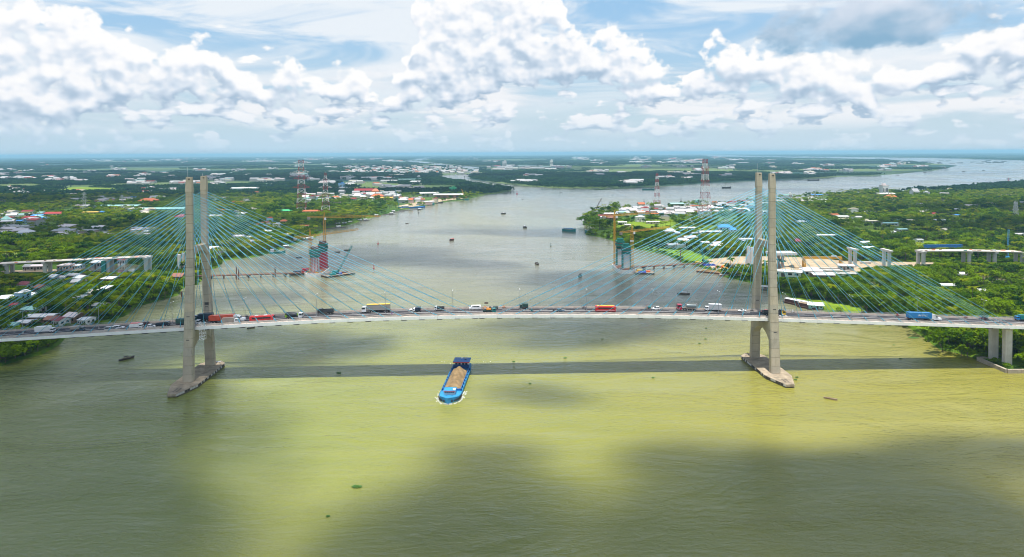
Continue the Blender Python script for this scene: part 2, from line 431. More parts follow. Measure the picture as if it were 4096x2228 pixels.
LEFT_BANK = [(0, 1462), (95, 1432), (159, 1416), (230, 1374), (250, 1352), (441, 1287), (501, 1259), (529, 1229), (636, 1200), (704, 1181), (718, 1158),
             (745, 1146), (787, 1138), (800, 1110), (839, 1078), (872, 1066), (888, 1043), (960, 1034), (1024, 1027), (1084, 1010), (1139, 988), (1207, 962),
             (1258, 947), (1302, 914), (1366, 905), (1421, 891), (1461, 876), (1541, 856), (1596, 840), (1668, 828), (1724, 818), (1775, 808), (1859, 800),
             (1906, 788), (1938, 779), (1990, 773), (2042, 763), (2034, 753), (1970, 749), (1890, 735), (1819, 725), (1759, 715), (1749, 708), (1767, 702),
             (1819, 697), (1880, 695)]
lp = gp(LEFT_BANK)
lp = [(-600, 60), (-420, 200)] + [(-300, 318)] + lp + [(-400, 5200), (-1500, 9000), (-2600, 22000), (-9000, 46000), (-60000, 46000), (-60000, 60)]
land('bank', lp, 'tree-covered river bank on the left with villages')
# land beyond the confluence
MID_BANK = [(1893, 694), (1879, 706), (1890, 717), (1946, 725), (2048, 737), (2127, 745), (2207, 750), (2286, 753), (2330, 752), (2485, 750), (2573, 748),
            (2724, 739), (2855, 730), (3022, 723), (3104, 718.5), (3223, 715), (3350, 707), (3509, 701), (3589, 695), (3728, 683), (3827, 663), (3764, 657.5),
            (3648, 648.5), (3529, 638.5), (3450, 635.5), (3250, 632), (3072, 629.5), (2850, 627.5)]
mp = gp(MID_BANK) + [(7000, 26000), (6000, 46000), (-8800, 46000), (-2400, 22000), (-1200, 9000), (-230, 5000)]
land('far_bank', mp, 'low wooded land beyond the river confluence', skirt=6)
FAR_BANK = [(4096, 641), (3907, 637), (3748, 631.5), (3549, 630), (3300, 627.5), (3072, 625.5)]
fp = [(60000, 9000)] + [tuple(ground(4700, 647)[:2])] + gp(FAR_BANK) + [(7600, 27000), (9000, 46000), (60000, 46000)]
land('distant_bank', fp, 'hazy far shore on the right horizon', skirt=10)
RIGHT_BANK = [(4096, 1475), (4028, 1476), (3912, 1436), (3899, 1428), (3840, 1412), (3772, 1398), (3700, 1345), (3640, 1308), (3520, 1282), (3400, 1262),
              (3290, 1241), (3230, 1215), (3157, 1180), (3108, 1172), (3040, 1152), (3004, 1130), (2905, 1108), (2860, 1086), (2795, 1062), (2740, 1052),
              (2720, 1041), (2660, 1017), (2597, 1005), (2535, 992), (2480, 975), (2449, 960), (2400, 947), (2346, 938), (2352, 928), (2386, 916),
              (2380, 906), (2334, 898), (2338, 884), (2348, 868), (2372, 856), (2420, 846), (2475, 838), (2545, 834), (2640, 828), (2760, 822), (2922, 815), (3022, 808),
              (3104, 800), (3167, 792), (3295, 783), (3509, 771), (3700, 760), (3827, 752), (4096, 732), (4500, 712)]
rp = [(900, 60), (330, 120)] + gp(RIGHT_BANK) + [(9000, 4000), (9000, 60)]
land('near_bank', rp, 'sunlit bank on the right with palms, groves and houses')

# fish-pond dykes at the point of the far land
dy = MB()
def strip(mb, a, b, w, z):
    a = np.array(a); b = np.array(b); d = b - a; n = np.array([-d[1], d[0]]) / (np.linalg.norm(d) + 1e-9) * w / 2
    mb.prism([a - n, b - n, b + n, a + n], -0.4, z)
for (a, b) in [((2286, 752), (2398, 759)), ((2398, 759), (2500, 754)), ((2500, 754), (2575, 747)), ((2310, 748), (2420, 754)), ((2340, 745), (2520, 750)),
               ((2300, 752), (2350, 741)), ((2350, 756), (2400, 741)), ((2400, 758), (2450, 742)), ((2450, 757), (2500, 742)), ((2500, 753), (2545, 741)), ((2360, 741), (2560, 745))]:
    strip(dy, ground(*a)[:2], ground(*b)[:2], 14, 1.0)
tag(dy.build('fish_pond_dyke', LAND), 'low earth dykes of fish ponds at the far point', kind='structure')

# creeks and ponds on the land
def pond(name, pts, label, m, z=LAND_Z + 0.004):
    poly = densify(gp(pts), 5.0); mb = MB(); mb.add([(p[0], p[1], z) for p in poly], [tuple(range(len(poly)))])
    tag(mb.build(name, m), label, kind='structure'); return poly
MUD = mat('muddy_water', (0.17, 0.15, 0.06), 0.12, var=0.25, scale=0.05)
CANAL = mat('canal_water', (0.10, 0.10, 0.07), 0.08, var=0.2, scale=0.05)
NO_TREES = []
NO_TREES.append(pond('creek', [(330, 1078), (420, 1066), (520, 1062), (575, 1066), (560, 1090), (470, 1112), (395, 1106), (345, 1098)], 'brown creek under the left approach viaduct', CANAL))
NO_TREES.append(pond('pond', [(3420, 1164), (3450, 1140), (3500, 1124), (3532, 1124), (3522, 1140), (3500, 1166), (3470, 1172)], 'muddy pond among the groves behind the bridge', MUD))
NO_TREES.append(pond('fish_pond', [(3840, 1122), (3930, 1106), (4110, 1102), (4110, 1130), (3980, 1134), (3880, 1138)], 'ochre fish pond at the right edge', MUD))
GRASS = mat('bank_grass', (0.13, 0.23, 0.012), 0.85, var=0.35, scale=0.12, spec=0.2)
SAND = mat('bare_sand', (0.42, 0.33, 0.22), 0.9, var=0.2, scale=0.15, spec=0.2)
def patch(name, pts, label, m, z):
    poly = densify(gp(pts), 5.0); mb = MB(); mb.add([(p[0], p[1], z) for p in poly], [tuple(range(len(poly)))])
    tag(mb.build(name, m), label, kind='structure'); return poly
NO_TREES.append(patch('lawn', [(3645, 1310), (3700, 1302), (3830, 1310), (3850, 1330), (3790, 1345), (3720, 1340)], 'bright grass strip at the water edge', GRASS, LAND_Z + 0.008))
NO_TREES.append(patch('grass_point', [(2350, 936), (2390, 922), (2450, 924), (2462, 940), (2448, 956), (2402, 944)], 'bright green grass point by the right bank', GRASS, LAND_Z + 0.008))
NO_TREES.append(patch('grass_shore', [(2560, 994), (2640, 1000), (2760, 1008), (2850, 1040), (2800, 1060), (2744, 1050), (2722, 1036), (2660, 1014), (2600, 1003)], 'green marsh grass along the shore behind the piles', GRASS, LAND_Z + 0.008))
NO_TREES.append(patch('meadow', [(3700, 1098), (3790, 1090), (3900, 1098), (3850, 1124), (3760, 1128)], 'grassy meadow beside the fish pond', GRASS, LAND_Z + 0.008))
NO_TREES.append(patch('pier_lawn', [(3925, 1440), (4110, 1436), (4110, 1472), (4030, 1471), (3960, 1452)], 'mown grass around the side pier', GRASS, LAND_Z + 0.008))
NO_TREES.append(patch('field', [(0, 1018), (110, 1012), (160, 1020), (90, 1034), (0, 1036)], 'bright yellow-green field at the left edge', mat('rice_field', (0.16, 0.22, 0.02), 0.9, var=0.3, scale=0.1), LAND_Z + 0.008))
FIELD = mat('green_field', (0.155, 0.235, 0.012), 0.9, var=0.35, scale=0.06, spec=0.2)
for q, lab in (([(225, 754), (330, 749), (490, 757), (440, 769), (260, 768)], 'pale green field in the left woods'), ([(3380, 932), (3470, 919), (3560, 930), (3545, 950), (3420, 954)], 'bright grass clearing right of the right pylon'), ([(3640, 978), (3720, 966), (3800, 976), (3780, 1001), (3660, 1002)], 'sunny green field above the right viaduct'),
               ([(3150, 1196), (3260, 1204), (3380, 1226), (3470, 1250), (3420, 1262), (3290, 1240), (3200, 1212)], 'grassy strip behind the moored houseboats'), ([(2480, 900), (2560, 894), (2700, 900), (2720, 912), (2600, 922), (2500, 916)], 'light green scrub field on the point'), ([(2940, 880), (3060, 872), (3120, 884), (3020, 896)], 'small bright field behind the right pylon')):
    NO_TREES.append(patch('field', q, lab, FIELD, LAND_Z + 0.008))
SCRUB = mat('scrub_grass', (0.135, 0.215, 0.010), 0.9, var=0.4, scale=0.08, spec=0.2)
patch('scrub', [(2410, 905), (2560, 882), (2900, 874), (3060, 900), (3060, 1000), (2860, 1030), (2700, 1008), (2540, 985), (2470, 960)], 'bright yellow-green scrub on the right-hand point', SCRUB, LAND_Z + 0.004)
patch('scrub', [(3140, 905), (3500, 880), (4110, 900), (4110, 1035), (3760, 1035), (3450, 1030), (3150, 1020)], 'bright green scrub land beyond the right viaduct', SCRUB, LAND_Z + 0.004)
YARD = [(2790, 1058), (2850, 1040), (2960, 1030), (3100, 1030), (3240, 1036), (3420, 1050), (3600, 1052), (3760, 1056), (3760, 1068), (3600, 1072), (3440, 1080),
        (3440, 1096), (3260, 1096), (3110, 1090), (3000, 1100), (2920, 1100), (2860, 1082)]
NO_TREES.append(patch('building_yard', YARD, 'bare sandy construction yard on the right bank', SAND, LAND_Z + 0.012))
NO_TREES.append(gp([(0, 1064), (330, 1062), (330, 1110), (0, 1112)]))
NO_TREES.append(patch('haul_road', [(0, 1090), (60, 1086), (220, 1082), (330, 1080), (330, 1086), (200, 1092), (0, 1100)], 'sandy haul road under the left viaduct', SAND, LAND_Z + 0.012))
NO_TREES.append(patch('quay_yard', [(1590, 826), (1660, 812), (1780, 796), (1850, 790), (1850, 797), (1775, 806), (1668, 826), (1600, 838)], 'pale quay yard on the left bank', SAND, LAND_Z + 0.012))

# ------------------------------------------------------------------ air
hz = MB(); hz.prism([(-70000, -1500), (70000, -1500), (70000, 70000), (-70000, 70000)], -1.0, 127.0)
HM = bpy.data.materials.new('air'); HM.use_nodes = True
ht = HM.node_tree; ht.nodes.clear(); ho = ht.nodes.new('ShaderNodeOutputMaterial'); hv = ht.nodes.new('ShaderNodeVolumePrincipled')
hv.inputs['Color'].default_value = (0.42, 0.78, 1.0, 1); hv.inputs['Density'].default_value = 7.5e-5; hv.inputs['Anisotropy'].default_value = 0.0
ht.links.new(hv.outputs[0], ho.inputs['Volume'])
tag(hz.build('haze', HM), 'thin bluish haze over the delta', kind='stuff')

# cumulus overhead, between the camera and the sun: their shade lies on the river and the groves
CM = bpy.data.materials.new('cloud_vapour'); CM.use_nodes = True
ct = CM.node_tree; ct.nodes.clear(); co = ct.nodes.new('ShaderNodeOutputMaterial'); cv = ct.nodes.new('ShaderNodeVolumePrincipled')
cv.inputs['Color'].default_value = (0.46, 0.54, 0.64, 1); cv.inputs['Density'].default_value = 0.011
ct.links.new(cv.outputs[0], co.inputs['Volume'])
_ico = bmesh.new(); bmesh.ops.create_icosphere(_ico, subdivisions=3, radius=1.0); CLOUD_ME = bpy.data.meshes.new('cloud'); _ico.to_mesh(CLOUD_ME); _ico.free()
CLOUD_ME.materials.append(CM); CLOUD_H = 2000.0
def cloud_over(P, rx, ry, rz_=0.0, th=110.0, puffs=3):
    """a cumulus whose shade falls round the ground point P: a thin wide skirt, a core and side puffs"""
    k = CLOUD_H / sun_dir[2]
    for i in range(puffs):
        a = rng.uniform(0, 6.28); f = (1.22, 0.80, 0.62)[i]; off = (0.0, 0.12, 0.85)[i]; t_ = (0.22, 0.62, 0.40)[i]
        o = bpy.data.objects.new('cloud', CLOUD_ME)
        o.location = (P[0] + sun_dir[0] * k + math.cos(a) * rx * off, P[1] + sun_dir[1] * k + math.sin(a) * ry * off, CLOUD_H + rng.uniform(-30, 30)); o.scale = (rx * f * rng.uniform(0.9, 1.1), ry * f * rng.uniform(0.9, 1.1), th * t_); o.rotation_euler = (0, 0, rz_ + rng.normal(0, 0.25)); link(o)
        tag(o, 'white cumulus high overhead', kind='stuff', group='cumulus clouds overhead')

# ================================================================== the cable-stayed bridge
CONC = mat('pylon_concrete', (0.42, 0.375, 0.29), 0.85, var=0.14, scale=0.25, streak=0.22, dirt=(0.20, 0.17, 0.12), spec=0.3)
CONCS = [CONC, mat('pylon_concrete_warm', (0.45, 0.395, 0.30), 0.85, var=0.14, scale=0.25, streak=0.3, dirt=(0.20, 0.17, 0.12), spec=0.3), mat('pylon_concrete_cool', (0.395, 0.36, 0.29), 0.85, var=0.16, scale=0.3, streak=0.35, dirt=(0.17, 0.15, 0.11), spec=0.3)]
CONC_D = mat('cap_concrete', (0.35, 0.285, 0.205), 0.9, var=0.4, scale=0.3, streak=0.35, dirt=(0.06, 0.05, 0.04), spec=0.2)
FENDER_D = mat('black_fender', (0.05, 0.043, 0.036), 0.85, var=0.4, scale=0.5)
CONC_L = mat('pale_concrete', (0.56, 0.54, 0.50), 0.85, var=0.12, scale=0.3, streak=0.15, spec=0.3)
WHITE = mat('white_paint', (0.80, 0.82, 0.84), 0.5, var=0.06, scale=0.4, streak=0.12, dirt=(0.45, 0.42, 0.36))
STEELG = mat('galvanised_steel', (0.42, 0.44, 0.45), 0.5, 0.4, var=0.1)
DARKST = mat('dark_steel', (0.045, 0.04, 0.04), 0.6, var=0.2)
BLUE_C = mat('cable_blue', (0.14, 0.47, 0.66), 0.45, var=0.10, scale=0.05)
BLUE_S = mat('socket_blue', (0.08, 0.36, 0.52), 0.45, var=0.15)
PAVE = mat('edge_concrete', (0.52, 0.44, 0.38), 0.9, var=0.2, scale=0.5, streak=0.3, spec=0.2)
LINE = mat('line_paint', (0.72, 0.72, 0.70), 0.7, var=0.2, scale=0.8)
BLACK = mat('rubber', (0.025, 0.025, 0.025), 0.8, var=0.2)
def asphalt_mat():
    M = bpy.data.materials.new('asphalt'); M.use_nodes = True; N = NT(M.node_tree); b = M.node_tree.nodes['Principled BSDF']
    tc = N.new('ShaderNodeTexCoord'); p = tc.outputs['Object']
    lane = N.noise(N.vmul(p, (0.015, 0.9, 0)), 1.0, 3, 0.6, dim='2D'); gr = N.noise(p, 2.5, 4, 0.6)
    c = N.mix(N.ss(lane, 0.35, 0.65), (0.022, 0.021, 0.026), (0.050, 0.047, 0.053))
    c = N.mix(N.mul(gr, 0.25), c, (0.07, 0.066, 0.07)); N.put(b.inputs['Base Color'], c); b.inputs['Roughness'].default_value = 0.85
    b.inputs['Specular IOR Level'].default_value = 0.3
    return M
ASPH = asphalt_mat()
HW = 8.4
def zf(s):
    a = abs(s); z = 27.95 - 2.0e-4 * a * a if a < 115 else 27.95 - 2.0e-4 * 115 ** 2 - 0.046 * (a - 115)
    return z + 0.0025 * s
def zd(s): return zf(s) + 1.26                           # road surface
S0, S1 = -330.0, 330.0
bridge = empty('cable_stayed_bridge', (MX, MY, 0), PSI, 'long cable-stayed bridge with two concrete H-shaped pylons and turquoise cables', 'bridge')
def sweep(mb, prof, s0, s1, ds=8.25):
    n = max(1, int(math.ceil((s1 - s0) / ds))); rings = []
    for i in range(n + 1):
        s = s0 + (s1 - s0) * i / n; rings.append([(s, t, zf(s) + h) for t, h in prof])
    mb.loft(rings); return mb
def rect(t0, t1, h0, h1): return [(t0, h0), (t1, h0), (t1, h1), (t0, h1)]
deck = sweep(MB(), [(-6.9, 0.95), (6.9, 0.95), (6.9, 1.22), (-6.9, 1.22)], S0, S1).build('deck', CONC_L, bridge)
sweep(MB(), rect(-5.95, 5.95, 1.224, 1.26), S0, S1).build('roadway', ASPH, deck)
for sg in (-1, 1):
    e0, e1 = sorted((sg * (HW - 0.02), sg * 6.92))
    sweep(MB(), rect(e0, e1, 0.02, 1.30), S0, S1).build('edge_girder', PAVE, deck)
    a, b = sorted((sg * 5.97, sg * 6.30))
    sweep(MB(), [(a, 1.23), (b, 1.23), (b - 0.06, 2.05), (a + 0.06, 2.05)], S0, S1).build('parapet', PAVE, deck)
mk = MB()
for s in np.arange(-262, 290, 9.0):
    for t in (-2.9, 2.9): sweep(mk, rect(t - 0.08, t + 0.08, 1.262, 1.268), s, s + 4.0, 5)
tag(mk.build('lane_marking', LINE, deck), kind='stuff')
for t in (-5.3, -0.22, 0.22, 5.3): sweep(MB(), rect(t - 0.085, t + 0.085, 1.262, 1.268), S0, S1).build('lane_marking', LINE, deck)
# anchors
ANCH = []
for sg in (-1, 1):
    main = [sg * (5.7 + 8.25 * k) for k in range(16)]                       # k=0 is the longest
    side = [sg * (135 + 5.5 + 8.25 * k) for k in range(12)] + [sg * q for q in (241.0, 245.8, 248.9, 252.4)]
    ANCH.append((sg, main, side))
# fascia panels and floor beams, one for each anchor bay
fas = {}
bays = sorted([5.7 + 8.25 * k for k in range(-1, 17)] + [-5.7 - 8.25 * k for k in range(17)] + [140.5 + 8.25 * k for k in range(20)] + [-140.5 - 8.25 * k for k in range(20)])
bays = [b for i, b in enumerate(bays) if i == 0 or b - bays[i - 1] > 2.0]
for i in range(len(bays) - 1):
    a, b = bays[i] + 0.03, bays[i + 1] - 0.03
    for sg in (-1, 1):
        t0, t1 = sorted((sg * HW, sg * (HW + 0.12)))
        sweep(MB(), rect(t0, t1, 0.0, 1.34), a, b).build('fascia_panel', WHITE, deck)
    if abs(bays[i]) < 262:
        z = zf(bays[i]); MB().box((bays[i] + 1.0, 0, z - 0.16), (2.5, 2 * HW + 0.3, 0.30)).build('floor_beam', DARKST, deck)
# railings along the outer edges
for sg in (-1, 1):
    rl = MB(); t = sg * (HW - 0.16)
    for h in (1.75, 2.25): sweep(rl, rect(t - 0.05, t + 0.05, h - 0.05, h + 0.05), S0, S1)
    for s in np.arange(S0, S1, 2.75): rl.box((s, t, zf(s) + 1.78), (0.10, 0.10, 0.96))
    rl.build('railing', STEELG, bridge)
# ---- pylons
Z0, ZK, ZH, ZT = 1.6, 60.0, 87.6, 94.45
def leg_t(z): return 12.2 + (8.1 - 12.2) * (z - Z0) / (ZK - Z0) if z < ZK else 8.1 - 0.2 * (z - ZK) / (ZT - ZK)
def leg_w(z):
    if z < ZK: k = (z - Z0) / (ZK - Z0); return 4.3 + (3.1 - 4.3) * k, 3.1 + (2.5 - 3.1) * k
    return 3.1 - 0.25 * (z - ZK) / (ZH - ZK), 2.5 - 0.3 * (z - ZK) / (ZH - ZK)
def leg_ring(sp, side, z, grow=0.0):
    ws, wt = leg_w(z); a, b, c = ws / 2 + grow, wt / 2 + grow, 0.45; tc = side * leg_t(z)
    return [(sp + x, tc + y, z) for x, y in ((-a + c, -b), (a - c, -b), (a, -b + c), (a, b - c), (a - c, b), (-a + c, b), (-a, b - c), (-a, -b + c))]
JOINT = mat('joint_concrete', (0.25, 0.22, 0.165), 0.9, var=0.2)
ROD = mat('rod_white', (0.7, 0.72, 0.75), 0.4)
LETTER = mat('stencil_paint', (0.035, 0.025, 0.02), 0.8)
for sp in (-135.0, 135.0):
    for side in (-1, 1):
        lg = MB().loft([leg_ring(sp, side, z) for z in (Z0, ZK - 2, ZK, ZK + 2, ZH)]).build('pylon_leg', JOINT, bridge)
        zs = [Z0] + list(np.arange(5.0, ZH - 1, 4.02)) + [ZH]
        for a, b in zip(zs[:-1], zs[1:]):
            MB().loft([leg_ring(sp, side, a + 0.10, 0.08), leg_ring(sp, side, b - 0.10, 0.08)]).build('concrete_lift', CONCS[int(rng.integers(0, 3))], lg)
        # chisel head, cast in thin courses
        hd = []
        n = 7
        for i in range(n + 1):
            k = i / n; z = ZH + (ZT - ZH) * k; ws, wt = 2.88 - 0.45 * k, 2.25 - 0.75 * k
            hd.append((z, ws / 2, -wt / 2 + 0.15 * k, wt / 2 + 0.15 * k))
        tc = side * leg_t(ZH)
        def hring(q, z, g): return [(sp - q[1] - g, tc + q[2] - g, z), (sp + q[1] + g, tc + q[2] - g, z), (sp + q[1] + g, tc + q[3] + g, z), (sp - q[1] - g, tc + q[3] + g, z)]
        h = MB().loft([hring(hd[0], hd[0][0], 0), hring(hd[-1], hd[-1][0], 0)]).build('leg_head', CONC, bridge)
        for i in range(n): MB().loft([hring(hd[i], hd[i][0] + 0.05, 0.05), hring(hd[i + 1], hd[i + 1][0] - 0.05, 0.05)]).build('head_course', CONC, h)
        MB().box((sp + 0.2, tc - 0.72, ZT - 0.9), (0.8, 0.3, 0.45)).build('vent_opening', DARKST, h)
        rodh = 4.6 if (sp < 0 and side < 0) or (sp > 0 and side > 0) else 1.2
        MB().bar((sp - 0.7, tc + 0.2, ZT - 0.3), (sp - 0.7, tc + 0.2, ZT + rodh), 0.05, 6).build('lightning_rod', ROD, h)
        for zz in (20.5, 31.0):
            MB().box((sp, tc - 0 if False else side * leg_t(zz) - leg_w(zz)[1] / 2 - 0.05, zz), (1.4, 0.12, 0.35)).build('drain_slot', DARKST, lg)
    # cross beams: arched soffits between the legs
    def xbeam(name, zt, zm, zl, wid):
        tl = leg_t(zt) - 0.9; top = [(-tl, zt), (tl, zt)]; low = []
        for i in range(13):
            u = 1 - 2 * i / 12; low.append((u * tl, zm - (zm - zl) * abs(u) ** 2.3))
        prof = [(-tl, zt)] + [(-a, b) for a, b in low] + [(tl, zt)]
        MB().extr(prof, sp - wid / 2, sp + wid / 2).build(name, CONC, bridge)
    xbeam('upper_cross_beam', 62.0, 59.7, 57.0, 2.4)
    xbeam('lower_cross_beam', zf(sp) - 0.36, zf(sp) - 4.6, 15.4, 3.3)
    pl = MB()
    for t in (-2.0, 1.6): pl.box((sp, t + 0.2, 62.06), (0.5, 6.6, 0.10))
    pl.box((sp - 0.9, 0, 62.06), (0.5, 12, 0.10)); pl.build('walkway_board', mat('timber', (0.45, 0.32, 0.20), 0.9), bridge)
    # pile cap
    prof = [(-1.9, -28.6), (1.9, -28.6), (6.0, -16.4), (6.0, 15.0), (2.6, 18.8), (-2.6, 18.8), (-6.0, 14.6), (-6.0, -16.4)]
    cap = MB().prism([(sp + a, b) for a, b in prof], 0.55, 1.6).build('pile_cap', CONC_D, bridge)
    low = MB().prism([(sp + a * 0.985, b * 0.99) for a, b in prof], -1.2, 0.547).build('cap_skirt', mat('tide_concrete', (0.10, 0.085, 0.05), 0.8, var=0.5, scale=0.6), bridge)
    # fender slabs down the sides: pale and black bays
    for side in (-1, 1):
        for i in range(22):
            t = -15.6 + i * 1.42; dark = rng.random() < 0.55
            MB().box((sp + side * 6.04, t, 1.02), (0.10, 1.25, 0.86)).build('fender_slab', FENDER_D if dark else CONC_L, cap)
        for i in range(8):
            k = (i + 0.5) / 8; a = np.array([sp + side * 6.0, -16.4]); b = np.array([sp + side * 1.9, -28.6]); q = a + (b - a) * k; an = math.atan2(b[1] - a[1], b[0] - a[0])
            MB().box((q[0] + side * 0.03, q[1] - 0.02, 1.02), (1.35, 0.10, 0.86), an).build('fender_slab', FENDER_D if rng.random() < 0.5 else CONC_L, cap)
    for sg2 in (-1, 1):
        for i in range(5):                                              # rows of stencilled marks on the tip of the cap
            MB().box((sp + sg2 * 0.75 + (i % 2) * 0.12, -25.6 + i * 0.95, 1.606), (0.75, 0.5, 0.008)).build('stencil_mark', LETTER, cap)
    # crash-deck rubbish and loose boards on the far end
    MB().box((sp + 1.6, 17.2, 1.68), (3.0, 0.9, 0.14), 0.3).build('loose_board', WHITE, cap)
MB().box((-132.6 - 2.3, leg_t(32) - leg_w(32)[1] / 2 - 0.10, 32.6), (1.9, 0.12, 1.3)).build('steel_hatch', DARKST, bridge)
# ---- stay cables
ZC = [86.7]
for st in (1.2,) * 8 + (1.4, 1.5, 1.6, 1.8, 2.0, 2.1, 2.2): ZC.append(ZC[-1] - st)
for sg, main, side_a in ANCH:
    for k in range(16):
        for grp, s in (('m', main[k]), ('s', side_a[15 - k])):
            inner = s < sg * 135 if sg > 0 else s > sg * 135
            for tside in (-1, 1):
                zc = ZC[k]; ws, wt = leg_w(zc)
                p1 = Vector((sg * 135 + (ws / 2 + 0.02) * (1 if s > sg * 135 else -1), tside * leg_t(zc), zc))
                p0 = Vector((s, tside * 7.35, zf(s) + 1.34))
                d = (p1 - p0).normalized()
                c = MB().bar(p0 + d * 2.0, p1 - d * 0.9, 0.098, 8); c.smooth = True; c = c.build('stay_cable', BLUE_C, bridge)
                MB().bar(p0 - d * 0.3, p0 + d * 2.4, 0.21, 8).build('anchor_socket', BLUE_S, c)
                MB().bar(p1 - d * 1.2, p1 + d * 0.2, 0.20, 8).build('head_socket', BLUE_S, c)
                MB().box((s, tside * 7.4, zf(s) + 1.42), (1.5, 0.95, 0.24), 0, (0.8, 0.8)).build('anchor_block', PAVE, c)
# ---- side piers at the ends of the cable-stayed part
for sg in (-1, 1):
    for s in ([252.0] if sg > 0 else [-252.0]):
        for t in (-4.4, 4.6):
            MB().loft([[(sg * 252 + a, t + b, z) for a, b in ((-1.7, -1.15), (1.7, -1.15), (1.7, 1.15), (-1.7, 1.15))] for z in (0.4, zf(s) - 0.7)]).build('side_pier', CONC_L, bridge)
        MB().box((sg * 252, 0, zf(s) - 0.42), (3.6, 13.0, 0.62)).build('pier_head', CONC_L, bridge)
# maintenance stair cage on the left pylon
cg = MB(); cx, ct_, z0, z1 = -129.4, -7.0, zf(-130) - 4.2, zf(-130) + 3.4
for a in (-1.1, 1.1):
    for b in (-1.1, 1.1): cg.bar((cx + a, ct_ - 2.6 + b, z0), (cx + a, ct_ - 2.6 + b, z1), 0.09)
for i in range(6):
    z = z0 + (z1 - z0) * i / 5
    for a in (-1.1, 1.1): cg.bar((cx + a, ct_ - 3.7, z), (cx + a, ct_ - 1.5, z), 0.07); cg.bar((cx - 1.1, ct_ - 2.6 + a, z), (cx + 1.1, ct_ - 2.6 + a, z), 0.07)
    if i < 5:
        z2 = z + (z1 - z0) / 5; k = 1 if i % 2 else -1
        cg.bar((cx - 1.1 * k, ct_ - 3.7, z), (cx + 1.1 * k, ct_ - 3.7, z2), 0.07); cg.bar((cx + 1.1, ct_ - 2.6 - 1.1 * k, z), (cx + 1.1, ct_ - 2.6 + 1.1 * k, z2), 0.07)
cg.build('maintenance_cage', WHITE, bridge)
# quay wall round the right side pier
qw = MB(); Q = [ground(x, y, 0.9)[:2] for x, y in ((4110, 1484), (4028, 1485), (3912, 1435), (3990, 1433))]
for a, b in zip(Q[:-1], Q[1:]): strip(qw, a, b, 1.4, 1.75)
tag(qw.build('quay_wall', mat('quay_concrete', (0.36, 0.31, 0.235), 0.9, var=0.25, scale=0.4, streak=0.4)), 'low pale concrete wall round the side pier lawn', 'wall')

# ---- street lamps along the median
LAMP = mat('lamp_steel', (0.35, 0.37, 0.38), 0.5, 0.3)
def lamp(s, ordinal):
    e = empty('street_lamp', br(s, 0, zd(s)), PSI, 'tall grey double-armed street lamp on the bridge median, ' + ordinal, 'street lamp', 'lamps along the bridge median')
    MB().bar((0, 0, 0), (0, 0, 10.4), 0.11, 8, 0.07).build('pole', LAMP, e)
    MB().bar((0, -1.5, 10.6), (0, 1.5, 10.6), 0.05, 6).build('arm', LAMP, e)
    for k in (-1, 1): MB().box((0, k * 1.5, 10.58), (0.32, 0.75, 0.14), 0, (0.8, 0.9)).build('lamp_head', WHITE, e)
    MB().box((0, 0, 0.3), (0.36, 0.36, 0.6)).build('base', CONC_L, e)
for s, w in ((-216.5, 'nearest the left edge'), (-181.5, 'second from the left edge'), (-147.5, 'just outside the left pylon'), (-113.5, 'just inside the left pylon'),
          (-80.0, 'second inside the left pylon'), (-47.5, 'beside the yellow-topped trailer'), (-15.5, 'left of mid-span'), (16.5, 'right of mid-span'), (48.5, 'beside the red and yellow bus'),
          (80.5, 'behind the red-cab tank truck'), (112.5, 'left of the right pylon'), (144.5, 'just outside the right pylon'), (177.5, 'third from the right edge'), (210.5, 'behind the blue container truck'), (243.5, 'nearest the right edge')):
    lamp(s, w)
# small road sign on the far railing at mid-span
e = empty('road_sign', br(0.4, HW - 0.3, zf(0) + 1.3), PSI, 'small brown rectangular sign on the far railing at mid-span', 'sign')
MB().box((0, 0, 2.1), (1.9, 0.08, 0.9)).build('panel', mat('sign_brown', (0.16, 0.13, 0.10), 0.6), e); MB().bar((0, 0.08, 0), (0, 0.08, 1.7), 0.06).build('post', LAMP, e)

# ================================================================== traffic on the bridge
def paint(name, col, rough=0.35): return mat('paint_' + name, col, rough, var=0.05, scale=0.6, coat=0.3)
P_WHITE = paint('white', (0.78, 0.79, 0.80)); P_RED = paint('red', (0.60, 0.02, 0.02)); P_ORANGE = paint('orange_red', (0.56, 0.075, 0.035))
P_BLUE = paint('blue', (0.015, 0.20, 0.48)); P_NAVY = paint('navy', (0.012, 0.03, 0.06)); P_GREEN = paint('dark_green', (0.01, 0.06, 0.055))
P_YELLOW = paint('yellow', (0.75, 0.45, 0.015)); P_LIME = paint('lime', (0.30, 0.55, 0.02)); P_GREY = paint('grey', (0.30, 0.29, 0.28)); P_TAUPE = paint('taupe', (0.33, 0.28, 0.25))
P_DGREY = paint('dark_grey', (0.05, 0.055, 0.065)); P_MAROON = paint('maroon', (0.06, 0.006, 0.012)); P_CRIM = paint('crimson', (0.42, 0.008, 0.04)); P_TEAL = paint('teal', (0.01, 0.20, 0.20))
P_SLATE = paint('slate_blue', (0.03, 0.09, 0.15)); P_SILVER = paint('silver', (0.48, 0.50, 0.52)); P_EXC = paint('excavator_orange', (0.70, 0.26, 0.02)); P_TANK = paint('tank_grey', (0.22, 0.27, 0.28))
GLASS = glass(); LAMPW = mat('lamp_lens', (0.85, 0.85, 0.8), 0.2); LAMPR = mat('tail_lens', (0.5, 0.01, 0.01), 0.3); HUB = mat('wheel_hub', (0.5, 0.5, 0.5), 0.4, 0.5)
_wc = {}
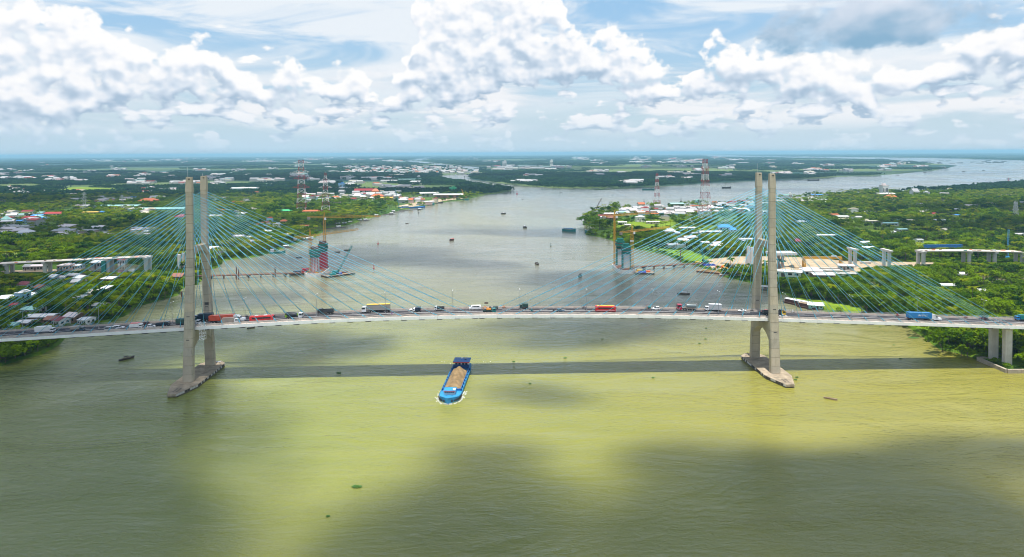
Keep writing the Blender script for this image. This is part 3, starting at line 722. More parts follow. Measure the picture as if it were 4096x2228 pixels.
def wheel(parent, x, y, r=0.5, w=0.3):
    k = (r, w)
    if k not in _wc:
        a = MB().lathe((0, 0, 0), [(r * 0.55, -w / 2), (r * 0.93, -w / 2), (r, -w * 0.35), (r, w * 0.35), (r * 0.93, w / 2), (r * 0.55, w / 2)], 14, 'y').mesh('wheel', BLACK)
        b = MB().lathe((0, 0, 0), [(r * 0.15, -w * 0.56), (r * 0.56, -w * 0.52), (r * 0.56, w * 0.52), (r * 0.15, w * 0.56)], 10, 'y').mesh('rim', HUB); _wc[k] = (a, b)
    o = link(bpy.data.objects.new('wheel', _wc[k][0]), parent); o.location = (x, y, r)
    link(bpy.data.objects.new('rim', _wc[k][1]), o); return o
def deck_hit(x, y):
    d = ray(x, y); k = 300.0
    for _ in range(40):
        P = np.array([0, 0, CAM_H]) + d * k; s, t = to_st(P); k += (zd(s) - P[2]) / d[2]
    return s, t
def vehicle(name, x0, x1, yb, head, wid, label, cat, group=None, length=None, t=None):
    """x0..x1: its span, yb: its near wheels; head +1 drives right, -1 drives left"""
    s0, ta = deck_hit(x0, yb); s1, tb = deck_hit(x1, yb); s = (s0 + s1) / 2; tt = (ta + tb) / 2 + wid / 2
    tt = max(-5.6 + wid / 2, min(5.6 - wid / 2, tt)) if t is None else t
    slope = math.atan((zd(s + 3) - zd(s - 3)) / 6.0)
    e = empty(name, br(s, tt, zd(s) + 0.01), PSI + (0 if head > 0 else math.pi), label, cat, group)
    e.rotation_euler = (0, -slope * head, PSI + (0 if head > 0 else math.pi)); e.scale = (1, 0.96, 0.86)
    return e, (s1 - s0 if length is None else length)
def cab_over(e, x, L, w, h, col, z0=0.55):
    """flat-fronted lorry cab, its front at x"""
    prof = [(x - L, z0), (x - 0.02, z0), (x, z0 + h * 0.45), (x - 0.22, z0 + h * 0.93), (x - 0.5, z0 + h), (x - L, z0 + h)]
    vs = [(a, -w / 2, b) for a, b in prof] + [(a, w / 2, b) for a, b in prof]; n = len(prof)
    c = MB().add(vs, [(i, (i + 1) % n, n + (i + 1) % n, n + i) for i in range(n)] + [tuple(range(n)), tuple(range(n, 2 * n))]).build('cab', col, e)
    MB().add([(x + 0.012, -w * 0.45, z0 + h * 0.48), (x + 0.012, w * 0.45, z0 + h * 0.48), (x - 0.185, w * 0.42, z0 + h * 0.9), (x - 0.185, -w * 0.42, z0 + h * 0.9)], [(0, 1, 2, 3)]).build('windscreen', GLASS, c)
    for k in (-1, 1):
        MB().add([(x - L * 0.75, k * (w / 2 + 0.012), z0 + h * 0.5), (x - 0.14, k * (w / 2 + 0.012), z0 + h * 0.5), (x - 0.28, k * (w / 2 + 0.012), z0 + h * 0.86), (x - L * 0.75, k * (w / 2 + 0.012), z0 + h * 0.86)], [(0, 1, 2, 3)]).build('side_window', GLASS, c)
        MB().box((x + 0.01, k * w * 0.36, z0 + h * 0.16), (0.05, 0.35, 0.2)).build('headlight', LAMPW, c)
        MB().box((x + 0.05, k * (w / 2 + 0.18), z0 + h * 0.66), (0.1, 0.2, 0.42)).build('mirror', BLACK, c)
    MB().box((x + 0.02, 0, z0 + 0.12), (0.1, w * 0.96, 0.26)).build('bumper', BLACK, c)
    return c
def bonnet_cab(e, x, w, col, z0=0.6):
    """American style tractor: bonnet in front, tall sleeper behind; nose at x"""
    prof = [(x - 5.4, z0), (x, z0), (x, z0 + 0.75), (x - 0.25, z0 + 1.15), (x - 1.7, z0 + 1.35), (x - 2.2, z0 + 2.1), (x - 3.2, z0 + 2.9), (x - 5.0, z0 + 3.15), (x - 5.4, z0 + 2.9)]
    n = len(prof); vs = []
    for k in (-1, 1):
        for a, b in prof: wk = w / 2 * (0.78 if a > x - 1.8 else 1.0); vs.append((a, k * wk, b))
    c = MB().add(vs, [(i, (i + 1) % n, n + (i + 1) % n, n + i) for i in range(n)] + [tuple(range(n)), tuple(range(n, 2 * n))]).build('cab', col, e)
    MB().add([(x - 1.72, -w * 0.38, z0 + 1.40), (x - 1.72, w * 0.38, z0 + 1.40), (x - 2.17, w * 0.42, z0 + 2.12), (x - 2.17, -w * 0.42, z0 + 2.12)], [(0, 1, 2, 3)]).build('windscreen', GLASS, c)
    for k in (-1, 1):
        MB().box((x - 2.75, k * (w / 2 + 0.01), z0 + 1.72), (0.85, 0.03, 0.62)).build('side_window', GLASS, c)
        MB().box((x - 0.02, k * w * 0.3, z0 + 0.6), (0.06, 0.3, 0.22)).build('headlight', LAMPW, c)
        MB().box((x - 0.9, k * w * 0.46, z0 + 0.25), (1.5, 0.35, 0.75), 0, (0.85, 1)).build('mudguard', col, c)
    MB().box((x + 0.05, 0, z0 + 0.05), (0.12, w * 0.9, 0.3)).build('bumper', HUB, c)
    return c
def chassis(e, x0, x1, w, z=0.75): return MB().box(((x0 + x1) / 2, 0, z), (x1 - x0, w * 0.45, 0.25)).build('chassis', BLACK, e)
def ribbed_box(e, x0, x1, w, z0, z1, col, name='container', ribs=True, roof=None):
    mb = MB(); mb.box(((x0 + x1) / 2, 0, (z0 + z1) / 2), (x1 - x0, w, z1 - z0)); c = mb.build(name, col, e)
    if ribs:
        r = MB(); L = x1 - x0
        for i in range(int(L / 0.45)):
            for k in (-1, 1): r.box((x0 + 0.3 + i * 0.45, k * (w / 2 + 0.02), (z0 + z1) / 2), (0.2, 0.04, (z1 - z0) * 0.9))
        tag(r.build('corrugation', col, c), kind='stuff')
    for k in (-1, 1):
        MB().box(((x0 + x1) / 2, k * (w / 2 - 0.04), z1 + 0.02), (x1 - x0 + 0.05, 0.14, 0.12)).build('top_rail', col, c)
        MB().box(((x0 + x1) / 2, k * (w / 2 - 0.04), z0 + 0.02), (x1 - x0 + 0.05, 0.16, 0.14)).build('bottom_rail', col, c)
    if roof: MB().box(((x0 + x1) / 2, 0, z1 + 0.09), (x1 - x0 + 0.1, w + 0.1, 0.14)).build('roof_cover', roof, c)
    return c
def lorry(px0, px1, yb, head, label, cabcol, boxcol, kind='box', cat='truck', h=2.6, roof=None, name='box_truck', length=None, t=None):
    e, L = vehicle(name, px0, px1, yb, head, 2.2, label, cat, None, length, t); f = L / 2; b = -L / 2; w = 2.15
    cl = min(1.8, L * 0.27); cab_over(e, f, cl, w * 0.95, min(1.95, h * 0.8), cabcol); chassis(e, b, f - 0.3, w)
    if kind == 'box': ribbed_box(e, b, f - cl - 0.12, w + 0.1, 0.98, 0.98 + h * 0.88, boxcol, 'cargo_box', False, roof)
    elif kind == 'canvas':
        x0, x1 = b, f - cl - 0.15; prof = [(-w / 2, 0.95), (w / 2, 0.95), (w / 2, 0.8 + h * 0.8), (w * 0.36, 0.95 + h * 0.93), (-w * 0.36, 0.95 + h * 0.93), (-w / 2, 0.8 + h * 0.8)]
        c = MB().extr(prof, x0, x1).build('canvas_cover', boxcol, e); MB().box(((x0 + x1) / 2, 0, 1.2), (x1 - x0 + 0.06, w + 0.08, 0.5)).build('side_board', P_DGREY, c)
    elif kind == 'bed':
        x0, x1 = b, f - cl - 0.15; m_ = (x0 + x1) / 2; MB().box((m_, 0, 0.98), (x1 - x0, w, 0.14)).build('bed_floor', boxcol, e)
        for k in (-1, 1): MB().box((m_, k * w / 2, 1.45), (x1 - x0, 0.08, 0.9)).build('side_board', boxcol, e)
        MB().box((x0, 0, 1.45), (0.08, w, 0.9)).build('tail_board', boxcol, e); MB().box((x1, 0, 1.75), (0.1, w, 1.5)).build('head_board', boxcol, e)
    for x in (f - cl * 0.55, b + L * 0.2):
        for k in (-1, 1): wheel(e, x, k * (w / 2 - 0.16), 0.42, 0.28)
    for k in (-1, 1): MB().box((b - 0.02, k * w * 0.4, 0.85), (0.06, 0.25, 0.14)).build('tail_light', LAMPR, e)
    return e
def artic(px0, px1, yb, head, label, cabcol, boxcol, bonnet=True, roof=None, ribs=True, h=2.7, name='container_truck', cat='truck', box=True, t=None):
    e, L = vehicle(name, px0, px1, yb, head, 2.5, label, cat, t=t); f = L / 2; b = -L / 2; w = 2.5
    cl = 5.4 if bonnet else 2.2
    if bonnet: bonnet_cab(e, f, w * 0.96, cabcol)
    else: cab_over(e, f, cl, w, 2.75, cabcol)
    chassis(e, b + 0.2, f - 1.0, w, 0.95)
    c = ribbed_box(e, b, f - cl + (0.35 if bonnet else -0.25), w, 1.35, 1.35 + h, boxcol, 'container', ribs, roof) if box else None
    xs = [f - 1.1, f - (4.4 if bonnet else 3.6), f - (5.6 if bonnet else 4.8), b + 1.3, b + 2.6]
    for x in xs:
        for k in (-1, 1): wheel(e, x, k * (w / 2 - 0.2), 0.5, 0.34)
    for k in (-1, 1): MB().box((b - 0.02, k * w * 0.4, 1.0), (0.06, 0.3, 0.16)).build('tail_light', LAMPR, e); MB().box((0.0, k * w * 0.42, 0.7), (1.6, 0.1, 0.5)).build('side_guard', BLACK, e)
    return e, L, c
def bus(px0, px1, yb, head, label, body, roof, name='coach'):
    e, L = vehicle(name, px0, px1, yb, head, 2.5, label, 'bus'); w, h = 2.45, 3.2; f = L / 2; b = -L / 2
    prof = [(-w / 2, 0.35), (w / 2, 0.35), (w / 2, 2.5), (w * 0.47, 3.05), (w * 0.36, h), (-w * 0.36, h), (-w * 0.47, 3.05), (-w / 2, 2.5)]
    rings = []
    for x, k in ((b, 0.94), (b + 0.25, 1.0), (f - 0.5, 1.0), (f - 0.08, 0.97), (f, 0.90)): rings.append([(x, p[0] * k, 0.35 + (p[1] - 0.35) * (k if k < 1 else 1)) for p in prof])
    bd = MB().loft(rings).build('body', body, e)
    for k in (-1, 1):
        n = 7
        for i in range(n):
            x = b + 1.2 + (L - 2.3) * (i + 0.5) / n; MB().box((x, k * (w / 2 + 0.012), 2.08), ((L - 2.3) / n - 0.07, 0.03, 0.85)).build('window', GLASS, bd)
        MB().box((0, k * (w / 2 + 0.012), 0.75), (L * 0.92, 0.03, 0.1)).build('trim_strip', P_WHITE, bd)
        MB().box((f + 0.15, k * (w / 2 + 0.1), 2.3), (0.3, 0.12, 0.5)).build('mirror', BLACK, bd)
        for x in (f - 2.2, b + 2.6): wheel(e, x, k * (w / 2 - 0.18), 0.5, 0.32)
        MB().box((f + 0.0, k * 0.85, 0.85), (0.05, 0.4, 0.25)).build('headlight', LAMPW, bd)
    MB().box((f - 0.02, 0, 2.05), (0.10, w * 0.84, 1.2)).build('windscreen', GLASS, bd); MB().box((0.0, 0, h + 0.03), (L * 0.86, w * 0.74, 0.08)).build('roof_panel', roof, bd)
    for x in (-L * 0.22, L * 0.15): MB().box((x, 0, h + 0.14), (1.5, 1.3, 0.22), 0, (0.9, 0.85)).build('roof_unit', P_WHITE if roof is not P_YELLOW else roof, bd)
    return e
def car(px0, px1, yb, head, label, col, kind='suv', cat='car', name='car', length=None, t=None):
    e, L = vehicle(name, px0, px1, yb, head, 1.8, label, cat, None, length, t); L = max(3.9, min(5.2, L)); f = L / 2; b = -L / 2; w = 1.78
    hs = {'suv': (0.98, 1.72), 'sedan': (0.86, 1.42), 'van': (1.05, 2.05), 'pickup': (1.0, 1.75), 'hatch': (0.9, 1.5)}[kind]; hb, hr = hs
    def ring(x, z0, z1, k): return [(x, -w / 2 * k, z0), (x, w / 2 * k, z0), (x, w / 2 * k, z1 - 0.12), (x, w / 2 * k * 0.9, z1), (x, -w / 2 * k * 0.9, z1), (x, -w / 2 * k, z1 - 0.12)]
    bd = MB().loft([ring(b, 0.45, hb * 0.85, 0.9), ring(b + 0.12, 0.3, hb, 0.98), ring(0, 0.26, hb, 1.0), ring(f - 0.9, 0.28, hb * 0.98, 0.99), ring(f - 0.12, 0.32, hb * 0.82, 0.95), ring(f, 0.42, hb * 0.7, 0.86)]); bd.smooth = False
    bd = bd.build('body', col, e)
    xr = {'suv': (b + 0.12, b + 0.35, f - 2.1, f - 1.25), 'sedan': (b + 0.75, b + 1.35, f - 2.1, f - 1.25), 'van': (b + 0.05, b + 0.15, f - 1.2, f - 0.35), 'pickup': (b + 1.7, b + 1.85, f - 2.1, f - 1.3), 'hatch': (b + 0.1, b + 0.6, f - 2.0, f - 1.2)}[kind]
    cabn = MB().loft([[(xr[0], -w * 0.46, hb - 0.02), (xr[0], w * 0.46, hb - 0.02), (xr[1], w * 0.39, hr - 0.06), (xr[1], -w * 0.39, hr - 0.06)], [(xr[3], -w * 0.46, hb - 0.02), (xr[3], w * 0.46, hb - 0.02), (xr[2], w * 0.39, hr - 0.06), (xr[2], -w * 0.39, hr - 0.06)]]).build('window_band', GLASS, bd)
    MB().box(((xr[1] + xr[2]) / 2, 0, hr - 0.02), (xr[2] - xr[1] + 0.12, w * 0.82, 0.10), 0, (0.93, 0.9)).build('roof', col, bd)
    for x in (xr[1] + 0.1, (xr[1] + xr[2]) / 2, xr[2] - 0.05):
        for k in (-1, 1): MB().bar((x, k * w * 0.465, hb - 0.02), (x, k * w * 0.40, hr - 0.04), 0.05).build('pillar', col, bd)
    if kind == 'pickup':
        for k in (-1, 1): MB().box((b + 0.85, k * w * 0.47, hb + 0.08), (1.6, 0.06, 0.2)).build('bed_side', col, bd)
    for x in (f - 0.85, b + 0.8):
        for k in (-1, 1): wheel(e, x, k * (w / 2 - 0.08), 0.35, 0.22)
    for k in (-1, 1):
        MB().box((f - 0.03, k * 0.62, hb * 0.66), (0.08, 0.34, 0.14)).build('headlight', LAMPW, bd); MB().box((b, k * 0.68, hb * 0.8), (0.06, 0.26, 0.18)).build('tail_light', LAMPR, bd)
    return e

lorry(144, 208, 1333, 1, 'white box truck nearest the left edge of the bridge', P_WHITE, P_WHITE, h=2.9)
lorry(283, 328, 1328, 1, 'small truck with taupe canvas and dark cab at the left', P_SLATE, P_TAUPE, 'canvas', h=2.2, name='canvas_truck')
car(417, 460, 1324, 1, 'silver van tailing the white estate car at the left', P_SILVER, 'van', 'van', 'van', t=-4.5)
car(450, 491, 1316, 1, 'white estate car overlapped by the silver van', P_WHITE, 'suv', t=-1.7)
lorry(521, 564, 1316, 1, 'small delivery truck with red and white body', P_WHITE, P_WHITE, h=2.2, name='delivery_truck', roof=P_RED)
car(557, 590, 1300, -1, 'dark maroon hatchback in the far lane left of the left pylon', P_MAROON, 'hatch')
car(592, 620, 1310, 1, 'white off-road car behind the dark flatbed truck', P_WHITE, 'suv', t=-3.2)
lorry(621, 668, 1309, 1, 'dark navy flatbed truck left of the left pylon', P_NAVY, P_NAVY, 'bed', h=2.4, name='flatbed_truck', t=-2.4)
lorry(708, 793, 1302, 1, 'dark green canvas truck half hidden by the left pylon leg', P_WHITE, P_GREEN, 'canvas', h=3.2, name='canvas_truck', t=-2.9)
artic(780, 850, 1283, -1, 'navy container truck in the far lane behind the left pylon', P_NAVY, P_NAVY, False, t=3.8)
artic(838, 968, 1293, 1, 'long red container truck with white bonnet tractor by the left pylon', P_WHITE, P_ORANGE, t=-1.6)
lorry(887, 946, 1297, 1, 'taupe box truck with white cab in front of the red container', P_WHITE, P_TAUPE, h=2.3, t=-4.4)
bus(1001, 1089, 1288, 1, 'red coach with orange roof right of the left pylon', P_RED, P_ORANGE)
# concrete mixer
e, L = vehicle('concrete_mixer', 1140, 1207, 1277, 1, 2.5, 'concrete mixer truck with dark drum and lime green ends', 'truck'); f = L / 2
cab_over(e, f, 1.9, 2.4, 2.4, P_WHITE, 0.7); chassis(e, -f, f - 0.3, 2.4, 0.95)
dr = MB().lathe((0, 0, 0), [(0.55, -3.3), (0.9, -3.0), (1.22, -1.2), (1.22, 0.6), (0.8, 2.3), (0.5, 2.6)], 16, 'x'); dr.smooth = True; dr = dr.build('drum', P_DGREY, e, (-0.7, 0, 2.45)); dr.rotation_euler = (0, 0.13, 0)
MB().lathe((0, 0, 0), [(0.84, 2.2), (0.5, 2.75), (0.3, 2.8)], 14, 'x').build('drum_nose', P_LIME, dr)
MB().box((-f + 0.5, 0, 2.7), (0.9, 1.5, 1.5), 0, (0.6, 0.8)).build('hopper', P_LIME, e); MB().box((-f + 0.6, 0, 1.6), (0.9, 1.8, 1.1)).build('rear_frame', P_LIME, e)
for x in (f - 1.2, -f + 1.2, -f + 2.5):
    for k in (-1, 1): wheel(e, x, k * 1.0, 0.52, 0.34)
# dump truck
def dump(px0, px1, yb, head, label, cabc, bodc, t=None):
    e, L = vehicle('dump_truck', px0, px1, yb, head, 2.5, label, 'truck', t=t); f = L / 2; cab_over(e, f, 2.0, 2.4, 2.3, cabc, 0.7); chassis(e, -f, f - 0.3, 2.4, 0.95)
    x0, x1 = -f, f - 2.2; m_ = (x0 + x1) / 2
    MB().box((m_, 0, 1.3), (x1 - x0, 2.4, 0.15)).build('bed_floor', bodc, e)
    for k in (-1, 1): MB().box((m_, k * 1.2, 1.95), (x1 - x0, 0.1, 1.3)).build('bed_side', bodc, e)
    MB().box((x0, 0, 1.95), (0.1, 2.4, 1.3)).build('tail_gate', bodc, e); MB().box((x1, 0, 2.3), (0.12, 2.5, 2.0)).build('head_board', bodc, e); MB().box((x1 + 0.7, 0, 3.15), (1.4, 2.3, 0.1)).build('cab_guard', bodc, e)
    for i in range(5):
        for k in (-1, 1): MB().box((x0 + 0.5 + i * (x1 - x0 - 0.8) / 4, k * 1.27, 1.95), (0.14, 0.08, 1.3)).build('rib', bodc, e)
    for x in (f - 1.2, -f + 1.3, -f + 2.6):
        for k in (-1, 1): wheel(e, x, k * 1.0, 0.52, 0.34)
    return e
dump(1272, 1333, 1257, -1, 'dark grey dump truck driving left near the mixer', P_DGREY, P_DGREY)
artic(1448, 1558, 1250, -1, 'long grey curtain trailer with yellow roof and white cab', P_WHITE, P_GREY, False, P_YELLOW, False, 2.9, 'curtain_trailer')
car(1641, 1668, 1242, -1, 'white car beside a small white and navy truck', P_WHITE, 'suv', t=4.6)
lorry(1652, 1683, 1247, -1, 'small truck with white cab and navy box near mid-span', P_WHITE, P_NAVY, h=1.7, t=2.0)
lorry(1737, 1777, 1243, -1, 'truck with white cab and dark open bed left of the minibus', P_WHITE, P_DGREY, 'bed', h=2.2, name='flatbed_truck')
# minibus
e, L = vehicle('minibus', 1877, 1923, 1240, -1, 2.0, 'white minibus in the far lane at mid-span', 'bus'); f = L / 2; b = -f; w = 2.0
prof = [(-w / 2, 0.35), (w / 2, 0.35), (w / 2, 1.6), (w * 0.42, 2.35), (w * 0.34, 2.5), (-w * 0.34, 2.5), (-w * 0.42, 2.35), (-w / 2, 1.6)]
bd = MB().loft([[(x, p[0] * k, 0.35 + (p[1] - 0.35) * hh) for p in prof] for x, k, hh in ((b, 0.95, 0.97), (b + 0.2, 1, 1), (f - 1.1, 1, 1), (f - 0.45, 0.98, 0.62), (f, 0.9, 0.45))]).build('body', P_WHITE, e)
for k in (-1, 1):
    for i in range(5): MB().box((b + 0.6 + i * (L - 2.1) / 5 + 0.35, k * (w * 0.475), 1.88), ((L - 2.1) / 5 - 0.06, 0.10, 0.6)).build('window', GLASS, bd)
    for x in (f - 1.0, b + 1.0): wheel(e, x, k * (w / 2 - 0.12), 0.38, 0.24)
MB().add([(f - 0.47, -0.85, 1.78), (f - 0.47, 0.85, 1.78), (f - 1.02, 0.75, 2.42), (f - 1.02, -0.75, 2.42)], [(0, 1, 2, 3)]).build('windscreen', GLASS, bd)
# low truck carrying an excavator (two things)
e, L = vehicle('flatbed_truck', 1931, 1984, 1256, 1, 2.3, 'flatbed truck with teal cab under an orange excavator', 'truck', t=-3.0); f = L / 2
cab_over(e, f, 1.7, 2.2, 1.9, P_TEAL); chassis(e, -f, f - 0.3, 2.2); MB().box((-0.95, 0, 1.05), (L - 2.0, 2.3, 0.2)).build('bed_floor', P_GREEN, e)
for k in (-1, 1):
    MB().box((-0.95, k * 1.15, 1.25), (L - 2.0, 0.08, 0.35)).build('side_board', P_GREEN, e)
    for x in (f - 1.0, -f + 1.3): wheel(e, x, k * 0.95, 0.45, 0.3)
loc = e.location.copy(); rot = e.rotation_euler.copy()
ex = empty('excavator', (loc[0], loc[1], loc[2] + 1.16 * 0.86), 0, 'orange excavator riding on the teal-cab flatbed truck', 'excavator'); ex.rotation_euler = rot; ex.scale = (1, 0.96, 0.9)
for k in (-1, 1): MB().box((-0.6, k * 0.8, 0.3), (2.7, 0.42, 0.55), 0, (0.85, 1)).build('track', BLACK, ex)
hb_ = MB().box((-0.3, 0, 0.95), (2.2, 1.9, 0.75), 0, (0.9, 0.92)).build('house', P_EXC, ex); MB().box((0.35, 0.55, 1.6), (0.95, 0.8, 0.9), 0, (0.75, 0.85)).build('cab', GLASS, hb_)
bm_ = MB().bar((-0.9, -0.3, 1.2), (-1.9, -0.3, 2.35), 0.2).bar((-1.9, -0.3, 2.35), (-2.7, -0.3, 1.9), 0.16).build('boom', P_EXC, ex)
MB().bar((-2.7, -0.3, 1.9), (-2.75, -0.3, 0.7), 0.14).build('stick', P_EXC, bm_); MB().box((-2.55, -0.3, 0.35), (0.6, 0.8, 0.5), 0, (0.6, 1)).build('bucket', P_DGREY, bm_)
car(1964, 1987, 1238, -1, 'dark green pickup in the far lane behind the excavator', P_GREEN, 'pickup', 'pickup', t=4.6)
lorry(2079, 2113, 1237, -1, 'dark green box truck just right of mid-span', P_GREEN, P_GREEN, 'canvas', h=2.5, name='canvas_truck')
car(2227, 2259, 1248, 1, 'slate blue off-road car in the near lanes', P_SLATE, 'suv')
bus(2383, 2463, 1248, 1, 'bright red coach with yellow roof right of mid-span', P_RED, P_YELLOW)
car(2610, 2639, 1240, -1, 'white estate car left of the red-cab tank truck', P_WHITE, 'suv')
e, L, _ = artic(2710, 2788, 1242, -1, 'tank container truck with crimson cab and bare chassis gap', P_CRIM, P_TANK, False, box=False, name='tank_truck'); b = -L / 2
tk = MB().lathe((b + 2.9, 0, 2.5), [(0.5, -2.5), (1.0, -2.35), (1.12, -2.1), (1.12, 2.1), (1.0, 2.35), (0.5, 2.5)], 16, 'x'); tk.smooth = True; tk.build('tank', P_TANK, e)
fr = MB()
for x in (b + 0.2, b + 5.6):
    for k in (-1, 1): fr.box((x, k * 1.2, 2.5), (0.16, 0.16, 2.5))
    fr.box((x, 0, 3.72), (0.16, 2.5, 0.16))
for k in (-1, 1): fr.box((b + 2.9, k * 1.2, 3.72), (5.5, 0.14, 0.14)); fr.box((b + 2.9, k * 1.2, 1.3), (5.5, 0.14, 0.14))
fr.build('tank_frame', P_TAUPE, e)
lorry(2822, 2883, 1244, -1, 'large white box truck left of the right pylon', P_WHITE, P_SILVER, h=3.2, roof=P_WHITE)
car(2956, 2982, 1247, -1, 'small white saloon car left of the right pylon', P_WHITE, 'sedan')
car(3040, 3062, 1245, -1, 'red car in the far lane between the right pylon legs', P_CRIM, 'hatch', t=4.4)
dump(3055, 3138, 1262, 1, 'dark dump truck with yellow cab half hidden by the right pylon', P_YELLOW, P_DGREY, t=-1.2)
car(3119, 3150, 1269, 1, 'silver saloon car right of the right pylon leg', P_SILVER, 'sedan', t=-4.4)
e, L, c = artic(3640, 3763, 1283, 1, 'blue container truck with white tractor and white lettering', P_WHITE, P_BLUE, h=2.95)
fc = bpy.data.curves.new('lettering', 'FONT'); fc.body = 'SITC'; fc.size = 2.0; fc.extrude = 0.01; fc.align_x = 'CENTER'; fc.align_y = 'CENTER'; fc.shear = 0.25; fc.offset = 0.035; fc.space_character = 1.08
fo = bpy.data.objects.new('lettering', fc); link(fo); bpy.context.view_layer.update()
fme = bpy.data.meshes.new_from_object(fo.evaluated_get(bpy.context.evaluated_depsgraph_get())); bpy.data.objects.remove(fo)
fme.materials.clear(); fme.materials.append(P_WHITE)
for sy, rz in ((-1, 0.0), (1, math.pi)):
    o = link(bpy.data.objects.new('lettering', fme), c); o.location = (-2.2 + 0.6, sy * 1.305, 2.85); o.rotation_euler = (math.pi / 2, 0, rz); o.scale = (1.1, 0.62, 1)
lorry(4066, 4120, 1284, -1, 'blue truck cut off by the right edge of the photo', P_BLUE, P_TEAL, h=2.6, length=6.5)
car(3892, 3920, 1268, -1, 'dull red car in the far lane near the right side pier', P_MAROON, 'hatch', t=4.4)

# ---- motorbikes and their riders
def rider_mesh():
    V = [(0.0, 0, 0.82), (0.0, 0, 1.08), (0.05, 0, 1.34), (0.07, 0, 1.46), (0.09, 0, 1.60),
         (0.06, 0.17, 1.36), (0.24, 0.24, 1.14), (0.46, 0.20, 1.06), (0.06, -0.17, 1.36), (0.24, -0.24, 1.14), (0.46, -0.20, 1.06),
         (0.02, 0.11, 0.80), (0.38, 0.17, 0.74), (0.30, 0.17, 0.34), (0.42, 0.17, 0.27), (0.02, -0.11, 0.80), (0.38, -0.17, 0.74), (0.30, -0.17, 0.34), (0.42, -0.17, 0.27)]
    E_ = [(0, 1), (1, 2), (2, 3), (3, 4), (2, 5), (5, 6), (6, 7), (2, 8), (8, 9), (9, 10), (0, 11), (11, 12), (12, 13), (13, 14), (0, 15), (15, 16), (16, 17), (17, 18)]
    Rr = [0.16, 0.16, 0.17, 0.07, 0.105, 0.085, 0.055, 0.045, 0.085, 0.055, 0.045, 0.10, 0.085, 0.06, 0.05, 0.10, 0.085, 0.06, 0.05]
    me = bpy.data.meshes.new('person'); me.from_pydata(V, E_, []); o = bpy.data.objects.new('person', me); link(o)
    md = o.modifiers.new('skin', 'SKIN'); me.skin_vertices[0].data[0].use_root = True
    for i, r in enumerate(Rr): me.skin_vertices[0].data[i].radius = (r, r)
    o.modifiers.new('sub', 'SUBSURF').levels = 1
    bpy.context.view_layer.update(); out = bpy.data.meshes.new_from_object(o.evaluated_get(bpy.context.evaluated_depsgraph_get()))
    bpy.data.objects.remove(o); out.name = 'person'; return out
CLOTH = mat('rider_clothes', (1, 1, 1), 0.9, objcol=True, var=0.1); PAINTO = mat('bike_paint', (1, 1, 1), 0.4, objcol=True, var=0.05)
RIDER = rider_mesh(); RIDER.materials.clear(); RIDER.materials.append(CLOTH)
HELM = MB().lathe((0.09, 0, 1.60), [(0.02, 0.17), (0.09, 0.15), (0.14, 0.06), (0.145, -0.03), (0.12, -0.06)], 10).mesh('helmet', PAINTO)
BIKE = MB().box((-0.02, 0, 0.62), (0.85, 0.22, 0.28), 0, (0.9, 0.9)).box((0.5, 0, 0.7), (0.16, 0.3, 0.5), 0, (0.7, 0.8)).box((-0.35, 0, 0.82), (0.6, 0.26, 0.1)).mesh('body', PAINTO)
FORK = MB().bar((0.66, 0, 0.3), (0.46, 0, 0.95), 0.04).bar((0.46, -0.32, 1.02), (0.46, 0.32, 1.02), 0.03).mesh('fork', DARKST)
def moto(x, y, head, col, shirt, lab):
    s, t = deck_hit(x, y); t = max(-5.2, min(5.6, t + 0.3)); rz = PSI + (0 if head > 0 else math.pi)
    e = empty('motorbike', br(s, t, zd(s)), rz, col[1] + ' motorbike ' + lab, 'motorbike', 'motorbikes on the bridge')
    for nm, me in (('body', BIKE), ('fork', FORK)): o = link(bpy.data.objects.new(nm, me), e); o.color = tuple(col[0]) + (1,)
    for xx in (0.66, -0.6): wheel(e, xx, 0, 0.3, 0.12)
    p = link(bpy.data.objects.new('person', RIDER)); p.location = br(s, t, zd(s)) - Vector((0.1 * math.cos(rz), 0.1 * math.sin(rz), 0)); p.rotation_euler = (0, 0, rz); p.color = tuple(shirt[0]) + (1,)
    h = link(bpy.data.objects.new('helmet', HELM), p); h.color = tuple(col[0]) + (1,)
    tag(p, 'person in ' + shirt[1] + ' clothes and helmet riding the motorbike ' + lab, 'person', 'motorbike riders')
    return e, p
K = {'red': ((0.45, 0.02, 0.02), 'red'), 'white': ((0.7, 0.7, 0.7), 'white'), 'black': ((0.03, 0.03, 0.03), 'black'), 'teal': ((0.02, 0.25, 0.28), 'teal'), 'purple': ((0.18, 0.06, 0.25), 'purple'), 'orange': ((0.6, 0.15, 0.03), 'orange'), 'grey': ((0.2, 0.2, 0.22), 'grey'), 'blue': ((0.03, 0.08, 0.25), 'blue')}
moto(652, 1311, 1, K['red'], K['white'], 'beside the dark flatbed truck'); moto(987, 1271, -1, K['black'], K['blue'], 'behind the red container truck')
moto(1568, 1262, 1, K['purple'], K['purple'], 'below the yellow-topped trailer'); moto(2016, 1234, -1, K['orange'], K['orange'], 'right of the excavator')
moto(2127, 1249, 1, K['teal'], K['teal'], 'below the dark green truck'); moto(2215, 1249, 1, K['grey'], K['black'], 'behind the slate blue car')
moto(2336, 1234, -1, K['blue'], K['black'], 'left of the red and yellow coach'); moto(3006, 1245, -1, K['black'], K['grey'], 'left of the right pylon')
moto(3171, 1251, -1, K['white'], K['white'], 'right of the right pylon'); moto(3592, 1266, -1, K['red'], K['red'], 'left of the blue container truck'); moto(3865, 1274, -1, K['red'], K['grey'], 'right of the blue container truck')
e, p = moto(2588, 1236, -1, K['orange'], K['grey'], 'pulling a teal cargo box'); bx_ = link(bpy.data.objects.new('cargo_box', MB().box((-1.2, 0, 0.85), (1.3, 0.9, 0.7)).mesh('cargo_box', P_TEAL)), e)
